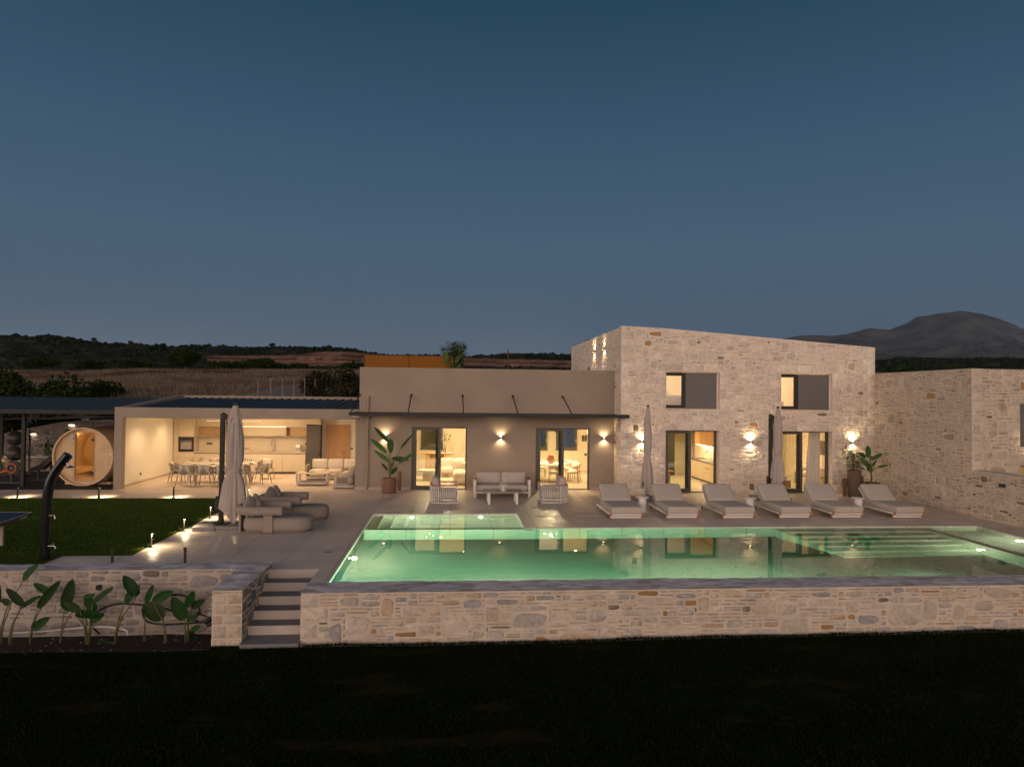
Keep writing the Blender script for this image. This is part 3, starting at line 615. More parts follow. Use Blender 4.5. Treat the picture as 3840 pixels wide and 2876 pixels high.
# ------------------------------------------------------------------ long side wall + neighbour wing
GX = 16.45
t = thing('side_wall', (GX, 22, 0), 'high rubble stone wall that steps down beside the right end of the pool', 'wall')
m = MB(); m.box(GX, GX+.4, 21.03, SY+.3, -.3, 4.64); m.box(GX, GX+.4, 10, 21.03, -1.3, 1.42)
m.build('core', 'mortar_grey', t, world=True)
m = MB(); masonry(m, (GX, SY, 0), (0, -1, 0), (-1, 0, 0), SY-21.03, 4.64, None, (), seed=21, pal=PAL_RIGHT, rare=.04, big=.2, quoin=False); masonry(m, (GX, 21.03, 0), (0, -1, 0), (-1, 0, 0), 8.0, 1.40, None, (), seed=22, pal=PAL_RIGHT, rare=.05, quoin=False); m.build('stone_facing', 'stone', t, smooth=50, world=True)
m = MB(); m.box(GX-.03, GX+.43, 10, 21.0, 1.425, 1.46); m.box(GX-.02, GX+.4, 21.03, SY-.03, 4.645, 4.67); m.build('coping', 'mortar_grey', t, world=True)
wing = thing('neighbour_wing', (19, 21.03, 0), 'stone wing of the next house behind the low side wall', 'house')
NH = [(18.08-GX, 19.8-GX, 2.19, 3.57), (18.08-GX, 19.8-GX, 0, 1.6)]
m = MB(); wall_holes(m, (GX+.402, 21.035, 0), X1, (0, -1, 0), 7, 4.66, .4, None, [(a-.4, b-.4, c, d) for a, b, c, d in NH]); m.box(GX+.41, GX+7.3, 21.44, 30, 4.4, 4.6); m.build('wall', 'mortar_grey', wing, world=True)
m = MB(); masonry(m, (GX, 21.035, 0), X1, (0, -1, 0), 7, 4.66, None, NH, seed=31, pal=PAL_RIGHT, rare=.04); m.build('stone_facing', 'stone', wing, smooth=50, world=True)
m = MB(); m.box(18.08, 19.8, 21.2, 21.25, 2.19, 3.57); m.build('shutter', 'shutter', wing, world=True)
m = MB(); m.box(17.0, 23.4, 24, 24.1, 0, 2.1); m.box(16.9, 17.0, 21.44, 24.1, 0, 2.1); m.box(16.9, 23.4, 21.44, 24.1, 2.1, 2.15); m.box(16.9, 23.4, 21.1, 24.1, -.1, 0); m.build('inner_wall', 'inner_wall', wing, world=True)
m = MB(); m.box(18.08, 18.16, 21.25, 21.32, 0, 1.6); m.box(18.16, 19.8, 21.25, 21.32, 1.53, 1.6); m.build('door_frame', 'frame_metal', wing, world=True)
light('AREA', (18.4, 22.8, 2.05), 14, .5, WARM, wing, (0, 0, -1))
t = thing('step_light', (GX-.005, 19.78, 1.12), 'dark recessed lamp box in the low side wall', 'wall lamp'); m = MB(); m.box(-.03, 0, -.12, .12, -.05, .05); m.build('housing', 'dark_metal', t)
t = thing('sound_dome', (GX+2.0, 20.93, 2.25), 'round white outdoor light on the neighbour stone wing', 'wall lamp'); m = MB(); m.lathe([(.0001, -.07), (.07, -.05), (.10, 0), (.07, .05), (.0001, .07)], 16); m.build('shade', 'white_metal', t, smooth=60)
# ------------------------------------------------------------------ up/down wall lamps
def sconce(p, n, label, pw=2.6, s=1.):
    t = thing('wall_lamp', p, label, 'wall lamp', 'up and down wall lamps'); n = Vector(n)
    a = n.cross(Vector((0, 0, 1))); m = MB()
    c = n*.055
    m.bar(c-a*.055+Vector((0, 0, 0)), c+a*.055, .085, .05, upv=n); m.bar(n*.0, n*.04, .05, .04); m.build('housing', 'dark_metal', t)
    m = MB(); m.bar(c-a*.03+Vector((0, 0, .027)), c+a*.03+Vector((0, 0, .027)), .05, .006, upv=n); m.bar(c-a*.03-Vector((0, 0, .027)), c+a*.03-Vector((0, 0, .027)), .05, .006, upv=n); m.build('lens', 'lamp_glow', t)
    for sg in (1, -1):
        light('SPOT', Vector(p)+n*.11+Vector((0, 0, .045*sg)), pw, .012, (1, .74, .42), t, rot=Vector((0, 0, sg))-n*.22, spot=140, blend=.9)
for x, lab in ((-2.51, 'lit wall lamp behind the tall banana plant'), (1.91, 'lit wall lamp on plaster above the outdoor sofa'), (5.96, 'lit wall lamp on plaster right of the right sliding door')):
    sconce((x, YB, 2.01), (0, -1, 0), lab, 3.6)
for x, lab in ((7.18, 'lit wall lamp on stone behind the slim folded parasol'), (11.42, 'lit wall lamp on stone between the two stone house doors'), (15.51, 'lit wall lamp on stone above the bamboo plant')):
    sconce((x, SY-.02, 1.97), (0, -1, 0), lab, 5)
for y, lab in ((29.16, 'upper side wall lamp on stone nearer the front corner'), (31.21, 'upper side wall lamp on stone farther from the front corner')):
    sconce((SX0-.02, y, 5.68), (-1, 0, 0), lab, 5)
sconce((18.6, 20.99, 1.66), (0, -1, 0), 'lit wall lamp low on the neighbour stone wing', 9)
# ------------------------------------------------------------------ pavilion
pav = thing('pavilion', (-8, YB, 0), 'open plaster pavilion with outdoor kitchen under a blue ribbed roof', 'pavilion')
m = MB(); m.box(-12.42, -12.15, YB, YB+.3, 0, 2.67); m.box(-12.42, -3.52, YB-.004, YB+.3, 2.67, 3.05)
m.prism([(YB+.302, 2.67), (33.5, 2.67), (33.5, 3.52), (YB+.302, 3.05)], -12.42, -12.17, 'x'); m.box(-12.16, -3.52, 33.22, 33.5, 2.4, 3.50)
m.build('beam', 'plaster', pav, world=True)
m = MB(); m.box(-12.52, -12.36, YB+.31, 33.2, 0.002, 2.66); m.box(-12.35, -3.64, 33.2, 33.3, .002, 2.64); m.box(-3.62, -3.52, YB+.31, 33.2, 0.002, 2.64)
m.build('wall', 'white_wall', pav, world=True)
m = MB(); m.box(-12.16, -3.53, YB+.31, 33.2, 2.645, 2.70); m.build('ceiling', 'white_wall', pav, world=True)
m = MB(); n = 25; W_ = 8.6
prof = []
for k in range(n):
    x = -12.16+W_*k/n; d = W_/n; prof += [(x, 0), (x+d*.55, 0), (x+d*.68, .055), (x+d*.87, .055)]
prof.append((-12.16+W_, 0))
vs = [(x, YB+.305, 2.97+z) for x, z in prof]+[(x, 33.21, 3.36+z) for x, z in prof]; k = len(prof)
m.add(vs, [(i, i+1, k+i+1, k+i) for i in range(k-1)]); m.build('roof', 'roof_metal', pav, world=True)
m = MB(); m.box(-12.35, -12.34, YB+.32, 33.19, .002, .08); m.box(-6.0, -5.75, 33.185, 33.2, .002, .08); m.build('skirting', 'skirt', pav, world=True)
m = MB(); m.box(-5.74, -5.62, 33.12, 33.2, 0.002, 2.22); m.box(-4.80, -4.68, 33.12, 33.2, .002, 2.22); m.box(-5.62, -4.80, 33.12, 33.2, 2.10, 2.22); dr = m.build('door_frame', 'oak', pav, world=True)
m = MB(); m.box(-5.62, -4.80, 33.16, 33.19, .005, 2.10); dr = m.build('door', 'oak', pav, world=True)
m = MB(); m.cyl((-4.93, 33.10, .98), (-4.93, 33.16, .98), .028, n=12); m.bar((-4.93, 33.10, .98), (-5.08, 33.10, .985), .02); m.cyl((-4.93, 33.13, .86), (-4.93, 33.16, .86), .028, n=12); m.build('handle', 'black', dr, world=True)
for p, lab in (((-4.58, 33.195, 1.12), 'x'),):
    m = MB(); m.box(p[0]-.06, p[0]+.06, 33.185, 33.2, p[2]-.04, p[2]+.04); m.build('switch', 'frame_metal', pav, world=True)
m = MB(); m.box(-12.358, -12.34, 29.35, 29.45, .30, .40); m.box(-12.358, -12.34, 32.2, 32.3, .42, .52); m.build('socket', 'frame_metal', pav, world=True)
for x, y in ((-11.4, 29.0), (-11.4, 31.4), (-8.9, 28.6), (-8.9, 31.4), (-6.4, 29.2), (-6.4, 31.4), (-4.6, 29.6)):
    m = MB(); m.lathe([(.0001, 0), (.045, 0), (.055, .004), (.055, .012), (.0001, .012)], 14, (x, y, 2.628)); m.build('downlight', 'lamp_glow', pav, world=True)
    light('SPOT', (x, y, 2.60), 20, .05, (1, .68, .36), pav, (0, 0, -1), spot=150, blend=.9)
light('AREA', (-8.4, 30.6, 2.58), 40, 3.0, (1, .68, .36), pav, (0, 0, -1), sy_=2)
# kitchen run
kt = thing('outdoor_kitchen', (-9, 32.6, 0), 'cream kitchen run with counter, oven column and oak niches along the pavilion back wall', 'kitchen')
m = MB(); KY = 32.6
m.box(-12.33, -11.44, KY+.02, 33.19, .1, 2.64); m.box(-11.43, -6.56, KY+.04, 33.19, .10, .90); m.box(-11.43, -6.56, 32.82, 33.19, 2.13, 2.64)
m.box(-6.54, -5.90, KY+.04, 33.19, 2.24, 2.64)
m.build('carcass', 'cream', kt, world=True)
m = MB(); m.box(-12.30, -5.93, KY+.08, 33.18, .003, .098); m.build('plinth', 'frame_metal', kt, world=True)
m = MB(); m.box(-11.43, -6.56, KY-.01, 33.19, .94, .98); m.build('worktop', 'cream', kt, world=True)
m = MB(); m.box(-11.43, -6.56, KY+.03, 33.18, .902, .938); m.build('gap', 'dark_metal', kt, world=True)
m = MB(); m.box(-11.43, -6.56, 33.17, 33.198, .982, 1.66); m.build('backsplash', 'cream', kt, world=True)
def doors(xs, z0, z1, y, nm='cabinet_door'):
    for a, b in zip(xs[:-1], xs[1:]):
        m = MB(); m.box(a+.004, b-.004, y, y+.018, z0+.004, z1-.004); m.build(nm, 'cream', kt, world=True)
doors([-11.43, -10.95, -10.45, -9.95, -9.45, -8.87, -8.22, -7.56, -7.07, -6.56], .10, .90, KY+.02)
doors([-12.12, -11.44], .10, .97, KY); doors([-12.12, -11.44], 1.65, 2.62, KY); doors([-12.33, -12.12], .1, 2.62, KY)
doors([-11.43, -10.20, -9.44], 2.14, 2.62, 32.80); doors([-9.44, -7.48], 2.14, 2.62, 32.80); doors([-7.48, -6.56], 2.14, 2.62, 32.8); doors([-6.54, -5.92], 2.25, 2.62, KY+.02)
m = MB()
m.box(-11.43, -6.56, 32.82, 33.17, 1.67, 1.69); m.box(-11.43, -6.56, 32.82, 33.17, 2.10, 2.13)
for x in (-11.43, -10.22, -9.46, -7.50, -6.58): m.box(x, x+.02, 32.82, 33.17, 1.69, 2.10)
m.build('shelf', 'cream', kt, world=True)
m = MB(); m.box(-11.40, -10.23, 33.12, 33.165, 1.70, 2.09); m.box(-7.47, -6.59, 33.12, 33.165, 1.70, 2.09); m.build('niche_back', 'oak_h', kt, world=True)
m = MB(); m.box(-9.43, -7.52, 33.0, 33.165, 1.70, 2.09); m.build('niche_panel', 'cream', kt, world=True)
m = MB(); m.box(-9.45, -7.50, 32.80, 32.82, 2.095, 2.13); m.build('light_strip', 'soft_glow', kt, world=True)
m = MB(); m.box(-12.10, -11.45, KY-.015, KY+.018, .985, 1.64); ov = m.build('oven', 'black', kt, world=True)
m = MB(); m.box(-12.01, -11.54, KY-.020, KY-.015, 1.10, 1.42); m.build('oven_window', 'steel', ov, world=True); m = MB(); m.bar((-12.02, KY-.05, 1.475), (-11.53, KY-.05, 1.475), .02); m.build('handle', 'steel', ov, world=True)
m = MB()
for x in (-11.95, -11.60): m.cyl((x, KY-.035, 1.57), (x, KY-.015, 1.57), .018, n=12)
m.build('knob', 'steel', ov, world=True)
m = MB(); m.box(-8.65, -7.75, KY+.1, KY+.48, .981, .986); m.box(-8.6, -7.8, KY+.13, KY+.45, .9862, .988); m.build('sink', 'steel', kt, world=True)
m = MB(); m.tube([(-8.1, 32.98, .99), (-8.1, 32.98, 1.35), (-8.1, 32.95, 1.50), (-8.1, 32.86, 1.58), (-8.1, 32.76, 1.50), (-8.1, 32.73, 1.36)], .016, 10); m.cyl((-8.1, 32.98, .985), (-8.1, 32.98, 1.07), .03, n=12); m.cyl((-8.1, 32.73, 1.2), (-8.1, 32.73, 1.36), .022, n=12); m.build('tap', 'chrome', kt, smooth=40, world=True)
m = MB(); m.box(-11.08, -10.83, 33.155, 33.17, 1.27, 1.36); m.box(-6.70, -6.62, 33.155, 33.17, 1.27, 1.36); m.build('socket', 'frame_metal', kt, world=True)
t = thing('fridge', (-6.23, 32.9, .003), 'tall dark grey fridge at the right end of the kitchen run', 'fridge')
m = MB(); m.box(-.30, .30, -.24, .28, .03, 2.2); m.build('body', 'fridge', t); m = MB(); m.box(-.30, .30, -.30, -.245, .84, 2.2); m.build('upper_door', 'fridge', t); m = MB(); m.box(-.30, .30, -.30, -.245, .05, .825); m.build('lower_door', 'fridge', t)
m = MB(); m.bar((.22, -.31, .90), (.30, -.31, .93), .02); m.build('handle', 'chrome', t)
t = thing('fruit_bowl', (-9.2, 32.82, .981), 'white wavy bowl of red and green fruit on the kitchen counter', 'fruit bowl')
m = MB(); m.lathe([(.07, 0), (.075, .015), (.12, .05), (.20, .12), (.19, .125), (.11, .06), (.0001, .03)], 24, fold=lambda a, z: 1+.12*math.cos(4*a)*(z/.12)); m.build('bowl', 'ceramic', t, smooth=50)
for k in range(9):
    m = MB(); c = [(.35, .03, .01), (.1, .16, .02), (.4, .2, .03)][k % 3]; m.col = c; a = k*2.4; r = .085 if k else 0
    m.lathe([(.0001, -.035), (.03, -.02), (.037, 0), (.03, .022), (.0001, .032)], 10, (r*math.cos(a), r*math.sin(a), .125 if k < 7 else .165)); m.build('fruit', 'fruit', t, smooth=60)
t = thing('coffee_maker', (-6.93, 32.85, .981), 'cream filter coffee machine with glass jug beside the fridge', 'coffee maker')
m = MB(); m.box(-.09, .09, -.1, .1, 0, .03); m.box(-.09, -.0, .04, .1, .03, .30); m.box(.0, .09, .04, .1, .03, .30); m.box(-.1, .1, -.1, .1, .22, .33); m.build('body', 'ceramic', t); m = MB(); m.lathe([(.06, .035), (.07, .08), (.06, .15), (.045, .18)], 16, (0, -.03, 0)); m.build('jug', 'clear_glass', t, smooth=50)
m = MB(); m.tube([(.06, -.03, .15), (.12, -.03, .15), (.12, -.03, .08), (.07, -.03, .07)], .010, 8); m.build('handle', 'ceramic', t, smooth=50)
t = thing('strip_pendant', (-9.0, 30.2, 2.45), 'thin glowing linear pendant over the outdoor dining table', 'pendant lamp'); m = MB(); m.box(-1.1, 1.1, -.015, .015, -.0, .02); m.build('bar', 'soft_glow', t); m = MB(); m.tube([(-.8, 0, .03), (-.8, 0, .2)], .004, 6); m.tube([(.8, 0, .03), (.8, 0, .2)], .004, 6); m.build('cord', 'black', t)
# ------------------------------------------------------------------ front stone walls and steps
t = thing('pool_wall', (6, 13.15, -.95), 'long low rubble wall with blue grey coping in front of the pool', 'wall')
FT = 13.13
m = MB(); m.box(-2.68, 30, FT, 13.855, -1.45, -.006); m.box(-2.68, -2.36, 13.857, 14.89, -1.45, -.255); m.build('core', 'mortar_grey', t, world=True)
m = MB(); masonry(m, (-2.68, FT, -1.15), X1, (0, -1, 0), 20, 1.13, None, (), seed=41, pal=PAL_WALL, rare=.05, big=.30, cell=.062, raise_=.02, maxbig=(12, 7)); m.build('stone_facing', 'stone', t, smooth=50, world=True)
def coping(m, x0, x1, y0, y1, z, nx, ny, seed=0):
    def f(a, b):
        x = x0+(x1-x0)*a; y = y0+(y1-y0)*b; e = min(a, 1-a, 1) ; j = .018*noise.noise(Vector((x*3, y*3, seed)))+.01*noise.noise(Vector((x*11, y*11, seed)))
        if b in (0, 1): y += .012*noise.noise(Vector((x*4, b*9, seed+2)))
        return (x, y, z+j+.004)
    m.grid(f, nx, ny)
m = MB(); coping(m, -2.69, 30, FT-.015, 13.852, 0, 420, 10); m.build('coping', 'coping', t, smooth=180, world=True)
t = thing('bed_wall', (-10, 14.9, -1), 'low rubble wall with grey coping behind the row of young banana plants', 'wall')
m = MB(); m.box(-32, -4.23, 14.68, 15.18, -1.4, .075); m.build('core', 'mortar_bed', t, world=True)
m = MB(); masonry(m, (-16.5, 14.68, -1.2), X1, (0, -1, 0), 12.27, 1.265, None, (), seed=51, pal=[(.25, .23, .22), (.30, .27, .24), (.34, .29, .25), (.27, .25, .25), (.38, .33, .28), (.40, .33, .26)], rare=.05, big=.42, cell=.075, maxbig=(8, 4), quoin=False); m.build('stone_facing', 'stone', t, smooth=50, world=True)
m = MB(); coping(m, -32, -4.21, 14.665, 15.195, .08, 300, 6, 4); m.build('coping', 'coping', t, smooth=180, world=True)
m = MB(); m.cyl((-6.9, 14.62, -.26), (-6.9, 14.70, -.26), .055, n=16); m.cyl((-6.9, 14.615, -.26), (-6.9, 14.625, -.26), .042, n=16); m.build('drain_pipe', 'black', t, smooth=40, world=True)
t = thing('stone_pier', (-3.96, 14.1, -1.0), 'thick stone pier with dressed blocks on the left of the steps', 'pier')
m = MB(); m.box(-4.22, -3.70, 13.08, 15.19, -1.4, .074); m.build('core', 'mortar_grey', t, world=True)
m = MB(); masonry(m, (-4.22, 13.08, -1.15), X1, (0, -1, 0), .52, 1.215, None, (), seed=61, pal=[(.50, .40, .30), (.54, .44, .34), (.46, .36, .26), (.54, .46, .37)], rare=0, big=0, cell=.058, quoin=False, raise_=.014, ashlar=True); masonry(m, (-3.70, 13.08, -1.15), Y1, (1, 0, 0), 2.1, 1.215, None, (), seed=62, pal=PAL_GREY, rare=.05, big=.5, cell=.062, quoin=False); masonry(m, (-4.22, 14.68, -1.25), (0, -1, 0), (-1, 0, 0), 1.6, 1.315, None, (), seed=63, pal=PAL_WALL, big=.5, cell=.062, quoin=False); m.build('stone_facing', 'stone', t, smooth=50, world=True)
m = MB(); coping(m, -4.235, -3.685, 13.065, 15.197, .083, 18, 50, 7); m.build('coping', 'coping', t, smooth=180, world=True)
t = thing('garden_steps', (-3.3, 14, -1), 'five pale risers with dark grey treads climbing to the terrace', 'steps')
for k in range(5):
    z = -.17*(k+1); y = 14.88-.355*k
    m = MB(); m.box(-3.70, -2.68, y-.016, y-.001, z+.003, z+.168 if k else -.004); m.build('riser', 'riser', t, world=True)
    m = MB(); m.box(-3.70, -2.68, y-.355 if k < 4 else 12.95, y-.018, z-.16, z); m.build('tread', 'tread', t, world=True)
m = MB(); m.box(-3.7, -2.68, 14.902, 15.5, -1.3, -.26); m.build('base', 'concrete', t, world=True)
m = MB(); masonry(m, (-2.68, 14.86, -1.2), (0, -1, 0), (-1, 0, 0), 1.7, 1.18, None, (), seed=64, pal=PAL_WALL, big=.4, cell=.062, quoin=False)
m.build('side_stone_facing', 'stone', bpy.data.objects['pool_wall'], smooth=50, world=True)
# ------------------------------------------------------------------ furniture
ORD = ['first', 'second', 'third', 'fourth', 'fifth', 'sixth', 'seventh', 'eighth', 'ninth']
# sun beds
def make_lounger():
    t = thing('sun_lounger', (0, 0, 0), '', 'sun lounger', 'sun loungers in a row by the pool')
    # local: foot end at y=0 (towards pool), head at y=+2.0; width .98
    w_ = .45
    for sx in (-1, 1):
        m = MB(); m.cyl((sx*(w_+.03), 0, .155), (sx*(w_+.03), 1.95, .155), .036, n=14); rl = m.build('rail', 'white_metal', t, smooth=40)
        m = MB(); m.cyl((sx*(w_+.03), -.03, .155), (sx*(w_+.03), 0, .155), .038, n=14); m.cyl((sx*(w_+.03), 1.95, .155), (sx*(w_+.03), 1.98, .155), .038, n=14); m.build('rail_cap', 'teak_end', rl, smooth=40)
    for y in (.12, 1.80):
        m = MB(); m.cyl((-w_-.01, y, .055), (w_+.01, y, .055), .045, n=14); cr = m.build('foot_tube', 'white_metal', t, smooth=40)
        m = MB()
        for sx in (-1, 1): m.cyl((sx*(w_+.01), y, .055), (sx*(w_+.035), y, .055), .047, n=14)
        m.build('tube_cap', 'teak_end', cr, smooth=40)
    m = MB(); m.box(-w_, w_, .04, 1.36, .168, .188); m.box(-w_, w_, -.02, .0, .125, .165); m.build('seat_frame', 'white_metal', t)
    m = MB(); m.cush((0, .64, .285), (.92, 1.42, .19), .035, .008, 9); m.build('seat_cushion', 'fabric_light', t, smooth=60)
    a = math.radians(41); L = .72; bx = MB(); rot = Matrix.Rotation(a, 3, 'X')
    c = Vector((0, 1.34, .27))+rot @ Vector((0, L/2, .075))
    bx.cush(c, (.92, L, .16), .04, .01, 8, rot); bx.build('back_cushion', 'fabric_light', t, smooth=60)
    m = MB(); p = Vector((0, 1.38, .215)); q = p+rot @ Vector((0, L, 0))
    for sx in (-1, 1): m.bar(p+Vector((sx*.43, 0, 0)), q+Vector((sx*.43, 0, 0)), .03)
    m.bar(q+Vector((-.43, 0, 0)), q+Vector((.43, 0, 0)), .03); m.tube([p+rot @ Vector((-.3, .50, 0)), (-.3, 1.90, .17)], .010, 8); m.tube([p+rot @ Vector((.3, .50, 0)), (.3, 1.90, .17)], .010, 8)
    m.build('back_frame', 'white_metal', t, smooth=40)
    return t
LX = [5.22, 6.915, 8.69, 10.435, 12.12, 14.04]
LL = ['sun lounger at the left end of the row, beside the slim side table', 'second sun lounger from the left, in front of the slim parasol', 'third sun lounger from the left, in front of the kitchen door', 'fourth sun lounger from the left, in front of the wide folded parasol', 'fifth sun lounger from the left, in front of the right stone house door', 'sun lounger at the right end of the row beside the stone side wall']
lg = make_lounger()
for i, x in enumerate(LX):
    jit = [(0, 0, .01), (.02, .03, -.012), (-.02, -.02, .016), (.01, .01, -.02), (0, .02, .008), (.02, -.01, .02)][i]
    if i == 0: lg.location = (x, 20.62, 0); lg['label'] = LL[0]
    else: clone(lg, (x+jit[0], 20.62+jit[1], 0), jit[2], LL[i])
for i, (x, y, lb) in enumerate(((6.06, 21.95, 'between the first and second sun loungers'), (9.47, 21.7, 'between the third and fourth sun loungers'), (13.08, 21.7, 'between the fifth and last sun loungers'))):
    if i == 0:
        st = thing('side_table', (x, y, 0), 'round white drum side table '+lb, 'side table', 'drum tables between the loungers')
        m = MB(); m.lathe([(.0001, .46), (.205, .46), (.215, .468), (.215, .485), (.205, .493), (.0001, .493)], 32); m.build('table_top', 'white_metal', st, smooth=40)
        m = MB(); m.lathe([(.15, 0), (.145, .012), (.128, .03), (.128, .459)], 32); m.build('base', 'white_metal', st, smooth=40)
    else: clone(st, (x, y, 0), 0, 'round white drum side table '+lb)
# parasols
def parasol(x, y, label, topz, hem, wid, pole_dx, pole_dy, base=True, fl=.2, seed=1, arm=True, tie=.38, bw=1.2):
    t = thing('parasol', (x, y, 0), label, 'parasol', 'folded cantilever parasols'); rg = random.Random(seed)
    ph = [rg.uniform(0, 6) for _ in range(6)]; nz, na = 46, 72; m = MB(); vs = []
    H = topz-.06
    for i in range(nz+1):
        q = i/nz
        for j in range(na):
            a = 2*PI*j/na
            hemz = hem+.16*math.sin(2*a+ph[0])+.13*math.sin(4*a+ph[1])+.06*math.sin(7*a+ph[2])
            z = H+(hemz-H)*q
            tq = max(0., 1-(z-hem)/(H-hem))
            r = wid*(.22+.62*min(1, tq/.30)**.8)
            pinch = math.exp(-((tq-.62-tie*0)/.06)**2); r *= 1-.30*pinch
            if tq > .66: r *= 1+.62*((tq-.66)/.34)**.8
            fo = 1+.10*min(1, tq*3)*math.sin(8*a+ph[3]+1.5*math.sin(z*1.3))+.15*min(1, tq*2)*math.sin(5*a+ph[4]+z*.5)*(1-.5*pinch)+.05*math.sin(15*a+ph[5])*min(1, tq*3)
            vs.append((r*fo*math.cos(a), r*fo*.8*math.sin(a), z))
    m.add(vs, [(i*na+j, i*na+(j+1) % na, (i+1)*na+(j+1) % na, (i+1)*na+j) for i in range(nz) for j in range(na)]); cv = m.build('canopy', 'canvas', t, smooth=180)
    m = MB(); vs = []; n2 = 14
    for i in range(n2+1):
        q = i/n2
        for j in range(na):
            a = 2*PI*j/na; z0_ = H-.52-.07*math.sin(3*a+ph[1])-.10*math.sin(5*a+ph[0]); z = H+.015+(z0_-H)*q; tq = max(0., min(1, (H-z)/(H-hem)))
            r = wid*(.25+.72*min(1, tq/.28)**.8)*(1+.11*math.sin(7*a+ph[2])*q+.07*math.sin(11*a+ph[3])*q)
            vs.append((r*math.cos(a), r*.8*math.sin(a), z))
    m.add(vs, [(i*na+j, i*na+(j+1) % na, (i+1)*na+(j+1) % na, (i+1)*na+j) for i in range(n2) for j in range(na)]); m.build('vent', 'canvas', cv, smooth=180)
    m = MB(); m.lathe([(.0001, H+.07), (wid*.27, H+.06), (wid*.28, H+.03), (wid*.24, H-.01), (.0001, H-.01)], 20); m.build('cap', 'black', t, smooth=50)
    zt = hem+(H-hem)*.38; m = MB(); m.lathe([(wid*.80, zt-.03), (wid*.84, zt), (wid*.80, zt+.03)], 28, sy=.8, fold=lambda a, z: 1+.06*math.sin(5*a)); m.tube([(-wid*.3, -wid*.5, zt), (pole_dx*.8, pole_dy-.04, zt+.02)], .02, 6) if arm else None
    m.build('strap', 'canvas', cv, smooth=60)
    if arm:
        px, py = pole_dx, pole_dy; m = MB(); m.bar((px, py, .12), (px, py, 2.95), .10, .13, upv=(0, 1, 0)); po = m.build('pole', 'dark_metal', t)
        m = MB(); m.bar((px, py-.0, 2.952), (px+.06, py, 3.05), .15, .14, upv=(0, 1, 0)); m.build('joint', 'dark_metal', po)
        m = MB(); m.bar((px+.10, py, 2.95), (px+.22, py, .95), .03, .05, upv=(0, 1, 0)); m.bar((px+.22, py, .95), (px+.0, py, .85), .03, .04, upv=(0, 1, 0)); m.build('arm', 'dark_metal', t)
        m = MB(); m.box(px-.14, px+.08, py-.11, py-.0655, .56, .78); m.box(px-.12, px-.055, py-.10, py+.06, .48, .86); m.build('crank_box', 'black', t)
        m = MB(); m.tube([(px-.08, py-.13, .72), (px-.18, py-.15, .74), (px-.19, py-.15, .52), (px-.10, py-.14, .50)], .012, 8); m.build('crank_handle', 'black', t, smooth=40)
        m = MB(); m.lathe([(.22, .125), (.22, .14), (.08, .17), (.07, .26), (.0001, .26)], 20, (px, py, 0)); m.build('foot_plate', 'dark_metal', t, smooth=40)
        bx_, by_ = px, py
    else:
        m = MB(); m.cyl((0, 0, .10), (0, 0, H), .028, n=10); m.build('pole', 'dark_metal', t, smooth=40)
        m = MB(); m.lathe([(.17, .105), (.16, .13), (.06, .15), (.045, .35), (.0001, .35)], 16); m.build('foot_plate', 'dark_metal', t, smooth=40); bx_, by_ = 0, 0
    if base:
        for a, b in ((-1, -1), (1, -1), (-1, 1), (1, 1)):
            m = MB(); h = bw/4-.006
            for z in (.0, .062): m.cush((bx_+a*bw/4, by_+b*bw/4*.8, z+.0305), (h*2, h*1.6, .058), .012, 0, 3)
            m.build('base_slab', 'concrete', t)
    return t
parasol(-5.76, 19.42, 'wide folded parasol on concrete slabs at the left beside the daybeds', 3.35, .48, .24, -.34, .06, seed=3)
parasol(6.94, 24.5, 'slim folded parasol standing against the stone house left of its doors', 3.36, .42, .155, .0, .08, seed=8, arm=False, bw=1.0)
parasol(11.72, 24.5, 'wide folded parasol standing left of the right stone house door', 3.36, .62, .185, -.22, .1, seed=12, bw=1.2)
